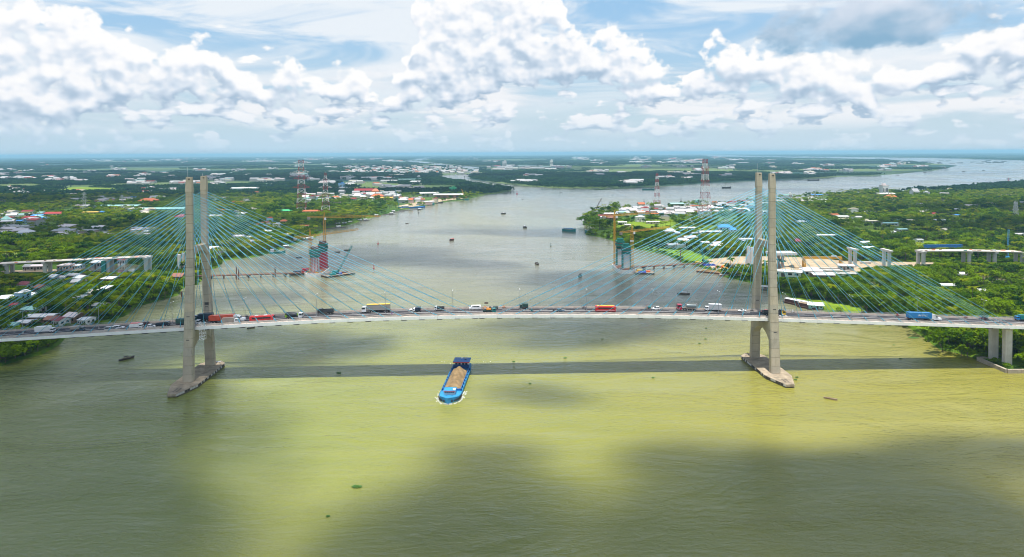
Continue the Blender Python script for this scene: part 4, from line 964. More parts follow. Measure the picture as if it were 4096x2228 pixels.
MB().box((-1.2, 0, 0.42), (1.3, 0.8, 0.1)).build('trailer_frame', BLACK, e); wheel(e, -1.3, 0.45, 0.3, 0.12); wheel(e, -1.3, -0.45, 0.3, 0.12)

# ================================================================== boats and things on the water
B_BLUE = mat('barge_blue', (0.010, 0.15, 0.46), 0.5, var=0.2, scale=0.4, streak=0.3, dirt=(0.06, 0.06, 0.08)); B_CYAN = mat('barge_cyan', (0.022, 0.25, 0.50), 0.55, var=0.3, scale=0.5, streak=0.45, dirt=(0.10, 0.07, 0.05)); B_DEEP = paint('barge_deep', (0.01, 0.05, 0.16)); WOOD_D = mat('tarred_wood', (0.06, 0.045, 0.035), 0.8, var=0.3)
WOOD = mat('worn_wood', (0.28, 0.20, 0.13), 0.85, var=0.3); ROOFW = mat('tin_roof', (0.62, 0.63, 0.63), 0.5, var=0.15, scale=0.4, streak=0.2); TEALR = paint('teal_roof', (0.22, 0.50, 0.46)); SANDP = mat('sand_heap', (0.26, 0.18, 0.095), 0.95, var=0.35, scale=0.35, spec=0.1)
FOAM = mat('foam', (0.75, 0.77, 0.72), 0.9, var=0.1)
def hull(mb, L, w, h, bow=0.18, z0=-0.6, flare=0.12, stern=0.9, n=9, sheer=0.5):
    rings = []
    for i in range(n):
        k = i / (n - 1); x = -L / 2 + L * k
        wk = w / 2 * (stern + (1 - stern) * min(1, k / 0.12))
        if k > 1 - bow: q = (k - (1 - bow)) / bow; wk = w / 2 * max(0.04, math.sqrt(max(0, 1 - q ** 2.2)))
        zt = h + sheer * max(0, (k - 0.7) / 0.3) ** 2 + sheer * 0.3 * max(0, (0.15 - k) / 0.15)
        rings.append([(x, -wk * (1 - flare), z0), (x, wk * (1 - flare), z0), (x, wk, zt), (x, -wk, zt)])
    return mb.loft(rings)
# the sand barge
bow, st_ = ground(1791, 1616), ground(1852, 1468); dv = bow - st_; hd_ = math.atan2(dv[1], dv[0]); Lb = 50.0
bc = bow[:2] - dv[:2] / np.linalg.norm(dv[:2]) * Lb / 2
barge = empty('sand_barge', (bc[0], bc[1], 0), hd_, 'bright blue cargo barge heaped with brown sand, sailing towards the viewer', 'barge')
hb = hull(MB(), Lb, 9.4, 1.5, 0.16, -1.0, 0.06, 0.86, 15, 0.9).build('hull', B_CYAN, barge)
for sd_ in (-1, 1):
    MB().box((-2.2, sd_ * 3.9, 1.95), (31, 0.16, 0.95)).build('coaming', B_BLUE, barge)
    for i in range(8): MB().box((-15.5 + i * 4.1, sd_ * 4.15, 2.0), (0.35, 0.7, 1.0), 0, (0.8, 0.6)).build('coaming_knee', B_DEEP, barge)
    MB().box((-2.0, sd_ * 4.62, 1.85), (40, 0.08, 0.12)).build('rail', B_CYAN, barge)
MB().box((13.2, 0, 1.95), (0.16, 7.6, 0.95)).build('coaming', B_BLUE, barge); MB().box((-17.6, 0, 2.4), (0.2, 7.6, 1.9)).build('bulkhead', B_DEEP, barge)
sp_ = MB(); NX, NY = 46, 18; vs = []; _r = np.random.default_rng(3); nzt = _r.normal(0, 1, (NX, NY))
for _ in range(2): nzt = (nzt + np.roll(nzt, 1, 0) + np.roll(nzt, 1, 1) + np.roll(nzt, -1, 0) + np.roll(nzt, -1, 1)) / 5
for i in range(NX):
    for j in range(NY):
        u, v = i / (NX - 1), j / (NY - 1) * 2 - 1; x = -15.6 + 28.2 * u
        hgt = 1.45 + 3.0 * (1 - abs(v) ** 1.5) * min(1, u / 0.16 + 0.0, (1 - u) / 0.10 + 0.35) * (1.15 - 0.62 * u) + 0.75 * nzt[i, j] * (1 - abs(v) ** 4)
        vs.append((x, v * 3.8, max(1.2, hgt)))
sp_.add(vs, [(i * NY + j, (i + 1) * NY + j, (i + 1) * NY + j + 1, i * NY + j + 1) for i in range(NX - 1) for j in range(NY - 1)]); sp_.smooth = True
tag(sp_.build('sand_heap', SANDP, barge), 'brown sand heap filling the hold')
wh = MB().box((-21.2, 0, 2.9), (5.6, 6.6, 2.8)).build('wheelhouse', P_WHITE, barge); MB().box((-21.3, 0, 4.42), (7.6, 8.0, 0.22)).build('roof', B_BLUE, wh); MB().box((-17.46, 0, 4.36), (0.10, 8.0, 0.34)).build('roof_edge', P_RED, wh)
for y in (-2.4, -0.9, 0.9, 2.4): MB().box((-18.38, y, 3.4), (0.06, 1.1, 0.8)).build('window', GLASS, wh)
MB().box((-22.4, 1.6, 4.72), (1.6, 0.9, 0.4)).build('roof_hatch', B_DEEP, wh); MB().box((-23.6, -0.4, 4.7), (0.9, 0.7, 0.36)).build('roof_box', P_WHITE, wh)
MB().bar((-23.2, 0.7, 4.5), (-23.2, 0.7, 6.6), 0.05).build('mast', DARKST, wh); MB().box((-23.55, 0.7, 6.2), (0.7, 0.04, 0.5)).build('flag', P_RED, wh)
fc_ = MB().box((17.2, -0.2, 2.4), (3.6, 4.6, 1.8)).build('bow_cabin', P_SILVER, barge); MB().box((16.9, -0.2, 3.42), (4.8, 5.2, 0.16)).build('roof', B_CYAN, fc_); MB().box((19.34, -0.2, 3.40), (0.08, 5.2, 0.26)).build('roof_edge', P_RED, fc_)
for y in (-1.9, -1.05, -0.2, 0.65, 1.5): MB().box((19.02, y, 2.75), (0.05, 0.6, 0.55)).build('window', GLASS, fc_)
MB().box((17.4, 1.7, 3.53), (1.4, 1.0, 0.06)).build('white_sheet', P_WHITE, fc_); MB().box((16.2, 1.5, 3.53), (0.9, 1.2, 0.06)).build('white_sheet', P_WHITE, fc_)
for i in range(9):
    for sd_ in (-1, 1):
        k = i / 8; x = 24.6 - 7.2 * k; q = max(0, (x / Lb + 0.5 - 0.84) / 0.16); y = 4.7 * max(0.04, math.sqrt(max(0, 1 - q ** 2.2)))
        t_ = MB().lathe((0, 0, 0), [(0.18, -0.12), (0.42, -0.12), (0.46, 0), (0.42, 0.12), (0.18, 0.12)], 10, 'y').build('tyre_fender', BLACK, barge, (x, sd_ * (y + 0.16), 1.1), -sd_ * q * 1.2)
for sd_ in (-1, 1): MB().box((20.6, sd_ * 1.2, 1.75), (0.35, 0.35, 0.8)).build('bollard', B_DEEP, barge)
MB().lathe((22.2, 0, 1.75), [(0.35, -0.25), (0.5, 0), (0.35, 0.25)], 10).build('winch', DARKST, barge)
fm = MB(); _r = np.random.default_rng(5)
for i in range(240):
    sd_ = 1 if i % 2 else -1; k = _r.random() ** 2.2; x = 25.5 - 16 * k; q = max(0, (x / Lb + 0.5 - 0.84) / 0.16); y = 4.6 * math.sqrt(max(0, 1 - min(1, q) ** 2.2)) + 0.2 + abs(_r.normal(0, 0.55)) * (0.6 + k); s_ = _r.uniform(0.10, 0.42)
    fm.box((x + _r.normal(0, 0.3), sd_ * y, 0.03), (s_ * 2.2, s_, 0.05), _r.uniform(-0.6, 0.6))
for i in range(10): k = _r.random() ** 1.5; fm.box((-25.5 - 10 * k, _r.choice([-1, 1]) * (4 + 9 * k) + _r.normal(0, 1.0), 0.03), (_r.uniform(0.3, 1.2), _r.uniform(0.1, 0.3), 0.05), _r.uniform(-0.4, 0.4))
tag(fm.build('bow_wave', FOAM, None, (bc[0], bc[1], 0), hd_), 'white foam round the bow and wake of the sand barge', kind='stuff')

def boat(px_, L, w, ang, hullm, label, cat='boat', roof=None, name='sampan', roofk=(0.45, 0.0, 1.3), h=0.7, rider=False, group=None, wake=False, deckhouse=None):
    P = ground(*px_); e = empty(name, (P[0], P[1], 0), ang, label, cat, group)
    hl = hull(MB(), L, w, h, 0.35, -0.3, 0.2, 0.55, 9, h * 0.7).build('hull', hullm, e); MB().box((-L * 0.05, 0, h * 0.55), (L * 0.7, w * 0.62, 0.08)).build('deck', WOOD, e)
    for k in (-1, 1): MB().box((-L * 0.05, k * w * 0.44, h + 0.05), (L * 0.6, 0.12, 0.12)).build('gunwale', WOOD, e)
    if roof:
        Lr, xo, zr = L * roofk[0], L * roofk[1], h + roofk[2]; r = MB().extr([(-w * 0.46, zr - 0.25), (0, zr), (w * 0.46, zr - 0.25), (w * 0.46, zr - 0.17), (0, zr + 0.08), (-w * 0.46, zr - 0.17)], xo - Lr / 2, xo + Lr / 2).build('roof', roof, e)
        for a in (-1, 1):
            for b in (-1, 1): MB().bar((xo + a * Lr * 0.46, b * w * 0.4, h * 0.5), (xo + a * Lr * 0.46, b * w * 0.4, zr - 0.2), 0.06).build('post', WOOD, e)
        if deckhouse: MB().box((xo, 0, (h + zr) / 2 - 0.1), (Lr * 0.92, w * 0.78, zr - h - 0.1)).build('cabin', deckhouse, e)
    if wake:
        f = MB()
        for i in range(40): k = rng.random(); f.box((-L / 2 - 14 * k, rng.choice([-1, 1]) * (0.4 + 1.0 * k) + rng.normal(0, 0.2), 0.03), (rng.uniform(0.4, 1.4), rng.uniform(0.12, 0.3), 0.05))
        tag(f.build('wake_foam', FOAM, None, (P[0], P[1], 0), ang), 'white foam trailing behind ' + label, kind='stuff')
    return e
boat((507, 1437), 7.6, 1.5, 0.95, WOOD_D, 'dark wooden sampan left of the left pylon', roof=WOOD_D, roofk=(0.3, -0.05, 1.0))
boat((3322, 1597), 5.4, 0.95, -0.62, WOOD, 'narrow wooden canoe on the yellow water at the right', roof=None, h=0.5)
boat((2734, 1177), 9, 1.9, -0.25, WOOD_D, 'dark roofed motor sampan with white wake beyond the bridge', roof=ROOFW, roofk=(0.4, 0.05, 1.2), wake=True)
boat((1004, 1313), 4.6, 1.0, 0.7, WOOD_D, 'small sampan just under the deck by the red coach', roof=None, h=0.5)
boat((1388, 1002), 6, 1.4, 0.05, WOOD_D, 'long dark boat right of the new left pylon', roof=None, h=0.8)
boat((1808, 962), 7.5, 2.8, 0.9, P_MAROON, 'red-roofed passenger boat in midstream', 'boat', paint('ferry_red', (0.5, 0.06, 0.04)), 'passenger_boat', (0.75, -0.05, 1.5), 0.9, deckhouse=P_MAROON)
boat((2014, 855), 10, 3.6, 0.6, DARKST, 'white-roofed boat far up the river', 'boat', ROOFW, 'passenger_boat', (0.6, 0, 1.6), 1.0, deckhouse=P_GREY)
boat((2100, 911), 9, 3.6, -1.2, WOOD_D, 'dark boat heading this way with a V wake', 'boat', ROOFW, 'cargo_boat', (0.4, -0.1, 1.7), 1.2, deckhouse=P_GREY)
boat((2148, 1058), 6, 2.0, -1.0, WOOD_D, 'small dark boat in midstream, middle of three', 'boat', WOOD_D, 'cargo_boat', (0.4, -0.1, 1.3), 0.9, deckhouse=P_GREY)
boat((2320, 1105), 5.5, 1.7, 1.0, WOOD_D, 'small dark boat left of the new right pylon', 'boat', WOOD_D, 'cargo_boat', (0.4, 0.1, 1.3), 0.8, deckhouse=P_GREY)
boat((1628, 894), 5, 1.3, 0.2, WOOD_D, 'tiny dark sampan off the fish rafts', h=0.5)
for i, (x, y) in enumerate([(1349, 1009), (1196, 1031), (2244, 770), (2158, 775), (2092, 798), (2090, 748)]): boat((x, y), 5.5, 1.5, 0.1 + i * 0.3, WOOD_D, 'tiny distant sampan on the open river', h=0.6, group='tiny distant sampans')
# teal cargo ship and float house off the grass point
boat((2276, 925), 20, 4.8, -0.55, P_TEAL, 'teal cargo ship with long blue hatch covers off the grass point', 'ship', B_CYAN, 'cargo_ship', (0.72, -0.03, 1.6), 2.6, deckhouse=P_SILVER)
boat((2348, 930), 7.5, 3.6, -0.9, P_TEAL, 'small teal houseboat beside the grass point', 'houseboat', ROOFW, 'houseboat', (0.9, 0, 2.6), 0.8, deckhouse=P_TEAL)
boat((2596, 759), 38, 9, 0.0, P_TEAL, 'long teal barge on the far river beside the thin lattice tower', 'barge', None, 'cargo_barge', h=3.0)
boat((2906, 752), 28, 7, 0.12, DARKST, 'long dark barge on the far river left of the right pylon', 'barge', None, 'cargo_barge', h=3.0)
boat((3254, 722), 42, 9, 0.0, DARKST, 'dark barge train on the far river right of the right pylon', 'barge', None, 'cargo_barge', h=3.5)
for i in range(34):
    x = rng.uniform(3560, 4040); y = 646 + (x - 3560) * 0.010 + rng.normal(0, 5.5); y = max(636, y)
    if y > 661: y = 655
    boat((x, y), rng.uniform(28, 55), rng.uniform(8, 12), rng.uniform(-0.3, 0.3), DARKST, 'moored dark river barge in the hazy fleet at the far right', 'barge', None, 'cargo_barge', h=rng.uniform(2, 4.5), group='hazy barge fleet at the far right')
for i, (x, y) in enumerate([(3700, 691), (3855, 687), (3935, 683), (3590, 701), (3505, 700), (4035, 716)]): boat((x, y), 15, 5, 0.1, DARKST, 'small dark boat on the far right reach of the river', 'boat', None, 'cargo_boat', h=1.6, group='small boats on the far right reach')
# houseboats moored on the right bank
for x, y, L, w, a, hm, rf, dh, lab in ((3180, 1218, 17, 5.0, -1.05, P_MAROON, ROOFW, P_MAROON, 'maroon houseboat with white roof, leftmost of the moored row'), (3207, 1222, 18, 4.6, -1.0, WOOD_D, ROOFW, P_SILVER, 'dark houseboat with long white roof, second of the moored row'),
                                   (3228, 1233, 13, 4.2, -0.9, P_MAROON, WOOD, P_MAROON, 'brown houseboat next to the teal float house')):
    boat((x, y), L, w, a, hm, lab, 'houseboat', rf, 'houseboat', (0.75, -0.05, 2.4), 1.1, deckhouse=dh)
P = ground(3262, 1236); e = empty('float_house', (P[0], P[1], 0), -0.35, 'teal float house with pale roof on the right bank', 'float house'); MB().box((0, 0, 0.25), (10.5, 8, 0.8)).build('pontoon', WOOD_D, e); MB().box((0, 0, 1.9), (8.8, 6.0, 2.5)).build('wall', paint('pale_teal', (0.25, 0.5, 0.47)), e)
MB().extr([(-3.9, 3.0), (0, 4.5), (3.9, 3.0), (3.9, 3.15), (0, 4.65), (-3.9, 3.15)], -5.2, 5.2).build('roof', mat('pale_green_tin', (0.55, 0.66, 0.60), 0.5), e); MB().box((1.0, -3.03, 1.6), (1.2, 0.06, 1.9)).build('door', DARKST, e)
for x in (-2.6, 3.2): MB().box((x, -3.03, 2.0), (1.0, 0.06, 0.9)).build('window', GLASS, e)
P = ground(3058, 1160); e = empty('houseboat', (P[0], P[1], 0), -0.3, 'grey flat-roofed houseboat seen between the right pylon legs', 'houseboat'); hull(MB(), 15, 4.5, 0.9, 0.2).build('hull', WOOD_D, e); MB().box((0.5, 0, 1.9), (11, 4.0, 2.0)).build('cabin', P_TAUPE, e); MB().box((0.5, 0, 3.0), (12, 4.6, 0.16)).build('roof', ROOFW, e)
for x in (-3.5, 0.5, 4.0): MB().box((x, -2.02, 2.0), (1.6, 0.06, 0.9)).build('window', GLASS, e)
# buoys
def buoy(px_, m_, label, s=1.0):
    P = ground(*px_); e = empty('buoy', (P[0], P[1], 0), 0, label, 'buoy', None)
    MB().lathe((0, 0, 0), [(0.9 * s, -0.5), (1.25 * s, 0.1), (1.25 * s, 0.9 * s), (0.9 * s, 1.1 * s)], 12).build('float', m_, e)
    f = MB()
    for i in range(4): a = math.pi / 2 * i; f.bar((0.85 * s * math.cos(a), 0.85 * s * math.sin(a), 1.0 * s), (0.25 * s * math.cos(a), 0.25 * s * math.sin(a), 4.2 * s), 0.1 * s)
    f.build('frame', m_, e); MB().lathe((0, 0, 4.1 * s), [(0.5 * s, 0), (0.55 * s, 0.5 * s), (0.1, 1.1 * s)], 8).build('top_mark', m_, e)
buoy((1512, 976), P_CRIM, 'red channel buoy nearer the left bank', 0.75); buoy((1495, 1074), P_CRIM, 'red channel buoy among the bridge cables', 0.7); buoy((1675, 852), P_DGREY, 'black channel buoy off the left quay', 0.95); buoy((2203, 985), P_GREEN, 'green channel buoy in midstream', 0.72); buoy((2068, 776), P_CRIM, 'red channel buoy on the far river', 1.6)
buoy((2576, 813), P_DGREY, 'dark buoy beyond the village point', 1.6); buoy((2724, 806), P_DGREY, 'dark buoy behind the tall lattice tower', 1.6); buoy((1858, 726), P_DGREY, 'tall dark beacon in the side channel', 4.0); buoy((4034, 722), P_CRIM, 'red buoy on the far right reach', 1.8)
# floating weeds
WEED = mat('water_hyacinth', (0.05, 0.14, 0.012), 0.8, var=0.4, scale=1.5)
def weed(px_, L, label, group=None):
    P = ground(*px_); mb = MB(); n = int(26 + 26 * L)
    for i in range(n):
        a = rng.uniform(0, 6.28); r = math.sqrt(rng.random()); x, y = r * math.cos(a) * L / 2, r * math.sin(a) * L / 4.2; s_ = rng.uniform(0.14, 0.34); t_ = rng.uniform(0, 3.14); z = rng.uniform(0.04, 0.32)
        c, s2 = math.cos(t_) * s_, math.sin(t_) * s_; mb.add([(x - c, y - s2, z), (x + s2, y - c, z + rng.uniform(0, 0.2)), (x + c, y + s2, z + 0.1), (x - s2, y + c, z - 0.03)], [(0, 1, 2, 3)])
    o = mb.build('floating_weed', WEED, None, (P[0], P[1], 0), rng.uniform(-0.4, 0.4)); return tag(o, label, 'weed clump', group)
weed((1428, 1949), 3.4, 'largest floating clump of green weed in the foreground'); weed((1355, 1493), 2.6, 'floating weed clump in the deck shadow left of the barge'); weed((2260, 1433), 1.6, 'small weed clump left of the right pylon'); weed((1313, 2067), 0.9, 'tiny weed clump in the lower foreground')
for x, y in ((3187, 1510), (3182, 1520), (3520, 1309), (3602, 1436), (3575, 1381), (2822, 1357), (2798, 1375), (2410, 1357), (2825, 1314), (2612, 1512), (2055, 1448), (2120, 1536), (1170, 1250)): weed((x, y), 1.1, 'small floating tuft of weed on the river', 'small weed tufts')
weed((3655, 1352), 6.0, 'yellow-green weed mat left of the leaning riverside trees')
# fish rafts along the left bank
def raft(px_, L, w, ang, label, huts):
    P = ground(*px_); e = empty('fish_raft', (P[0], P[1], 0), ang, label, 'fish raft', 'fish rafts along the left bank'); b = MB().box((0, 0, 0.15), (L, w, 0.5)).build('raft_deck', DARKST, e)
    for k in range(int(L / 5)): MB().box((-L / 2 + 2.5 + k * 5, 0, 0.42), (0.4, w, 0.12)).build('walkway', WOOD, e)
    for x in huts: MB().box((x, 0, 1.3), (5.0, w * 0.55, 1.8)).build('hut', P_GREY, e); MB().extr([(-w * 0.36, 2.2), (0, 2.9), (w * 0.36, 2.2), (w * 0.36, 2.3), (0, 3.0), (-w * 0.36, 2.3)], x - 3.2, x + 3.2).build('hut_roof', ROOFW, e)
for x, y, L, w, a, hu, lab in ((1330, 912, 34, 12, 0.5, (8,), 'dark fish raft nearest the new left pylon'), (1366, 898, 24, 9, 0.5, (4, -6), 'dark fish raft beside the boats under the crane jib'), (1448, 883, 22, 9, 0.5, (-4, 5), 'fish raft with two huts off the bank'), (1500, 865, 20, 9, 0.6, (2,), 'fish raft in the middle of the row'),
                          (1545, 858, 30, 9, 0.5, (9,), 'long fish raft before the wooded bank'), (1590, 848, 26, 8, 0.5, (-8,), 'fish raft near the quay end'), (1645, 840, 44, 10, 0.55, (16,), 'longest dark fish raft beside the blue barge'), (1400, 892, 12, 6, 0.3, (0,), 'small single-hut fish raft'), (1143, 990, 14, 7, 0.4, (0,), 'white-roofed raft at the bank left of the new pylon'), (1220, 960, 18, 8, 0.5, (-4, 4), 'white-roofed raft behind the left tower crane')):
    raft((x, y), L, w, a, lab, hu)
for x, y, L, a, m_, lab in ((1652, 832, 50, 0.5, B_BLUE, 'long blue barge moored at the left quay'), (1702, 820, 38, 0.4, P_TEAL, 'green barge moored in the middle of the left quay'), (1745, 813, 30, 0.35, P_DGREY, 'grey barge at the left quay warehouse'), (1850, 800, 28, 0.2, P_TEAL, 'teal ship at the end of the left quay'), (1110, 1014, 16, 0.3, P_TEAL, 'teal boat aground on the left bank')):
    boat((x, y), L, L * 0.2, a, m_, lab, 'barge', ROOFW, 'cargo_barge', (0.25, -0.32, 3.0), 2.0, deckhouse=P_SILVER)

# ================================================================== the new bridge under construction
NEWC = mat('fresh_concrete', (0.55, 0.53, 0.50), 0.85, var=0.1, scale=0.3, streak=0.15, spec=0.3); NETG = mat('green_netting', (0.012, 0.16, 0.13), 0.85, var=0.35, scale=0.4); FORMR = mat('red_formwork', (0.44, 0.010, 0.028), 0.6, var=0.25, scale=0.5); CRY = paint('crane_yellow', (0.58, 0.30, 0.015)); RUST = mat('rusty_steel', (0.16, 0.07, 0.045), 0.8, var=0.35); DECKN = mat('new_deck', (0.60, 0.54, 0.46), 0.9, var=0.25, scale=0.15)
def lattice(mb, a, b, w, bay, r=0.09, tri=False):
    """four-chord braced mast or boom from a to b"""
    a = Vector(a); b = Vector(b); q = (b - a).normalized(); L = (b - a).length; up = Vector((0, 0, 1)) if abs(q.z) < 0.9 else Vector((1, 0, 0))
    e1 = q.cross(up).normalized() * w / 2; e2 = e1.cross(q).normalized() * w / 2; cs = [e1 + e2, -e1 + e2, -e1 - e2, e1 - e2] if not tri else [e2 * 1.3, -e1 - e2, e1 - e2]
    for c in cs: mb.bar(a + c, b + c, r * 1.4)
    n = max(1, int(L / bay))
    for i in range(n):
        p0 = a + q * L * i / n; p1 = a + q * L * (i + 1) / n
        for j in range(len(cs)):
            c, d = cs[j], cs[(j + 1) % len(cs)]; mb.bar(p0 + c, p1 + d, r) if (i + j) % 2 else mb.bar(p0 + d, p1 + c, r); mb.bar(p1 + c, p1 + d, r * 0.8)
    return mb
def tower_crane(P, z0, zj, zp, jdir, jl, cl, label):
    e = empty('tower_crane', (P[0], P[1], z0), math.atan2(jdir[1], jdir[0]), label, 'tower crane'); h = zj - z0
    tag(lattice(MB(), (0, 0, 0), (0, 0, h), 1.7, 2.2, 0.10).build('mast', CRY, e))
    lattice(MB(), (0, 0, h + 0.5), (jl, 0, h + 0.9), 1.3, 2.4, 0.09, True).build('jib', CRY, e); lattice(MB(), (0, 0, h + 0.5), (-cl, 0, h + 0.5), 1.3, 2.4, 0.09).build('counter_jib', CRY, e)
    tp = zp - z0; MB().bar((0.6, 0.5, h), (0, 0, tp), 0.2).bar((-0.6, -0.5, h), (0, 0, tp), 0.2).bar((0.6, -0.5, h), (0, 0, tp), 0.15).bar((-0.6, 0.5, h), (0, 0, tp), 0.15).build('apex', CRY, e)
    MB().bar((0, 0, tp), (jl * 0.62, 0, h + 1.6), 0.06).bar((0, 0, tp), (-cl * 0.92, 0, h + 1.2), 0.06).build('tie_bar', CRY, e)
    MB().box((-cl + 1.2, 0, h - 0.6), (2.2, 1.6, 2.0)).build('counterweight', P_TAUPE, e); c = MB().box((1.2, -1.3, h - 1.0), (1.6, 1.4, 2.0)).build('operator_cab', P_WHITE, e); MB().box((2.02, -1.3, h - 0.8), (0.05, 1.2, 1.2)).build('window', GLASS, c)
    MB().box((0, 0, h - 0.1), (2.2, 2.2, 0.6)).build('slewing_ring', CRY, e); MB().bar((jl * 0.4, 0, h + 0.3), (jl * 0.4, 0, h - 6), 0.04).build('hook_line', DARKST, e)
    return e
def new_pylon(cx, base_px, name_lab, formm, near_w, hs, prof):
    P = ground(*base_px); e = empty('unfinished_pylon', (P[0], P[1], 0), PSI, name_lab, 'pylon')
    cap = MB().prism(prof, -1.0, 3.2).build('pile_cap', mat('new_cap', (0.68, 0.66, 0.62), 0.85, var=0.12, streak=0.2), e)
    inner = [(x * 0.93, y * 0.95) for x, y in prof]; MB().prism(inner, 3.2, 3.5).build('cap_working_deck', RUST, e)
    for t, w, ht, fm_ in hs:
        x0 = near_w[0] if t < 0 else near_w[1]
        lg = MB().loft([[(x0 + a * w / 2 * k, t + b * 2.6 * k, z) for a, b in ((-1, -1), (1, -1), (1, 1), (-1, 1))] for z, k in ((3.2, 1.0), (ht, 0.93))]).build('pylon_leg', NEWC, e)
        for i in range(3):                                                 # climbing formwork: platforms wrapped in netting
            z = ht - 4.6 + i * 2.5; k = (1.10, 1.26, 1.20)[i]; MB().box((x0, t, z), (w * k + 0.5, 5.2 * k + 0.6, 1.7)).build('netted_platform', NETG, lg); MB().box((x0, t, z - 1.0), (w * k + 1.0, 5.2 * k + 1.2, 0.16)).build('platform_deck', RUST, lg)
        MB().box((x0, t, ht + 2.2), (w * 0.95, 4.8, 2.6)).build('top_form', RUST if fm_ is FORMR else NETG, lg)
        for q in range(6): MB().bar((x0 - w * 0.4 + q * w * 0.16, t - 2.0, ht + 3.4), (x0 - w * 0.4 + q * w * 0.16, t - 2.0, ht + 5.0), 0.05).build('rebar', RUST, lg)
        if fm_ is FORMR and t < 0:
            for q in range(5): MB().box((x0 - w * 0.42 + q * w * 0.21, t - 2.68, 9.5), (0.4, 0.16, 12.0)).build('red_form_strip', FORMR, lg)
        else:
            for a in (-1, 1): MB().box((x0 + a * (w / 2 + 0.35), t, 10.5), (0.8, 5.4, 14.0)).build('form_panel', fm_, lg)
            if fm_ is FORMR: MB().box((x0, t - 2.75, 10.5), (w * 0.98, 0.25, 14.0)).build('form_panel', fm_, lg)
    for i in range(26):
        a = rng.uniform(0, 6.28); k = rng.uniform(0.5, 0.9); j = int(rng.integers(0, len(prof))); q = np.array(prof[j]) * k
        MB().box((q[0], q[1], 3.5 + 0.4), (rng.uniform(0.8, 3.2), rng.uniform(0.5, 1.2), rng.uniform(0.4, 1.2)), rng.uniform(0, 3)).build('site_material', [RUST, WOOD, NETG, P_YELLOW, P_SILVER][int(rng.integers(0, 5))], e)
    return e
profN = [(-7.5, -9), (-4.5, -14), (4.5, -14), (8.2, -9), (8.2, 19), (4.5, 24), (-4.5, 24), (-7.5, 19)]
new_pylon(0, (1264, 1098), 'unfinished left pylon with red formwork and green netting', FORMR, (0.4, 3.0), ((-4.0, 6.2, 21.5, FORMR), (13.0, 5.6, 24.0, FORMR)), profN)
new_pylon(0, (2497, 1084), 'unfinished right pylon wrapped in green netting', NETG, (0.8, -1.2), ((-4.0, 5.6, 21.5, NETG), (13.0, 5.6, 24.0, NETG)), profN)
def at_d(x, D, z=0.0):
    """world point at pixel column x and forward distance D"""
    d = ray(x, 700.0); k = D / d[1]; return (d[0] * k, D, z)
PL, PR = ground(1264, 1098), ground(2497, 1084)
tower_crane(at_d(1295, PL[1] + 22), 0.5, 47.5, 52.5, (1.0, 0.05), 50, 15, 'tall yellow tower crane behind the unfinished left pylon')
tower_crane(at_d(1237, PL[1] - 3), 3.3, 33.5, 40.5, (0.55, 0.83), 56, 17, 'lower yellow tower crane beside the unfinished left pylon')
tower_crane(at_d(2458, PR[1] + 20), 0.5, 47.0, 52.5, (0.85, 0.5), 50, 14, 'tall yellow tower crane left of the unfinished right pylon')
tower_crane(at_d(2528, PR[1] - 2), 3.3, 35.0, 41.5, (0.80, 0.60), 50, 15, 'lower yellow tower crane right of the unfinished right pylon')
# crane sign board
e = empty('banner', at_d(2527, PR[1] - 3.2, 27.0), PSI, 'small white banner on the right lower tower crane mast', 'banner'); MB().box((0, 0, 0), (3.2, 0.1, 1.1)).build('cloth', P_WHITE, e); MB().box((0, -0.06, 0), (2.4, 0.03, 0.35)).build('print', P_BLUE, e)
# work barges
def work_barge(px_, L, w, ang, label, deckm, hullm, load=(), h=1.2):
    P = ground(*px_); e = empty('work_barge', (P[0], P[1], 0), ang, label, 'barge'); MB().box((0, 0, 0.2), (L, w, h * 1.4), 0, (1.03, 1.03)).build('hull', hullm, e); MB().box((0, 0, h * 0.9 + 0.06), (L * 0.98, w * 0.96, 0.12)).build('deck', deckm, e)
    for i in range(6):
        for k in (-1, 1): MB().lathe((-L / 2 + (i + 0.5) * L / 6, k * (w / 2 + 0.15), 0.6), [(0.2, -0.15), (0.5, -0.15), (0.5, 0.15), (0.2, 0.15)], 8, 'y').build('tyre_fender', BLACK, e)
    for m_, x, y, a, b, c, nm in load: MB().box((x, y, h * 0.9 + 0.12 + c / 2), (a, b, c), rng.uniform(-0.2, 0.2), (0.92, 0.9)).build(nm, m_, e)
    return e
P_TARP = paint('tarp_blue', (0.03, 0.07, 0.40), 0.7); P_OR = paint('bright_orange', (0.75, 0.14, 0.03), 0.6)
work_barge((2852, 1092), 26, 8.5, -0.62, 'long flat barge with bare sandy deck at the right yard', SANDP, RUST, [(SANDP, -5, 0, 9, 4, 0.7, 'sand'), (SANDP, 4, 1, 7, 4, 0.5, 'sand')], 1.6)
work_barge((2952, 1106), 30, 6.5, -0.25, 'long pinkish quay pontoon along the right yard', PAVE, RUST, (), 1.4)
work_barge((2578, 1094), 16, 10, -0.15, 'small work barge with blue and orange loads by the new right pylon', WOOD, DARKST, [(P_TARP, -2, -2, 7, 3.5, 1.0, 'blue_tarp'), (P_OR, 3, 1, 4, 1.4, 1.2, 'orange_load'), (P_YELLOW, -4, 3, 5, 1.5, 1.5, 'yellow_machine'), (NETG, 0, 3, 4, 2, 1.0, 'green_bundle')], 1.3)
work_barge((1352, 1102), 26, 10, 0.75, 'wooden crane barge right of the unfinished left pylon', WOOD, WOOD_D, [(P_TEAL, -6, -2, 5, 3, 1.6, 'green_skip'), (P_TAUPE, -9, 2, 5, 3, 2.4, 'site_cabin'), (P_TARP, 1, -2, 3, 2, 1.2, 'blue_drum'), (RUST, 7, 1, 5, 3, 1.0, 'scrap')], 1.4)
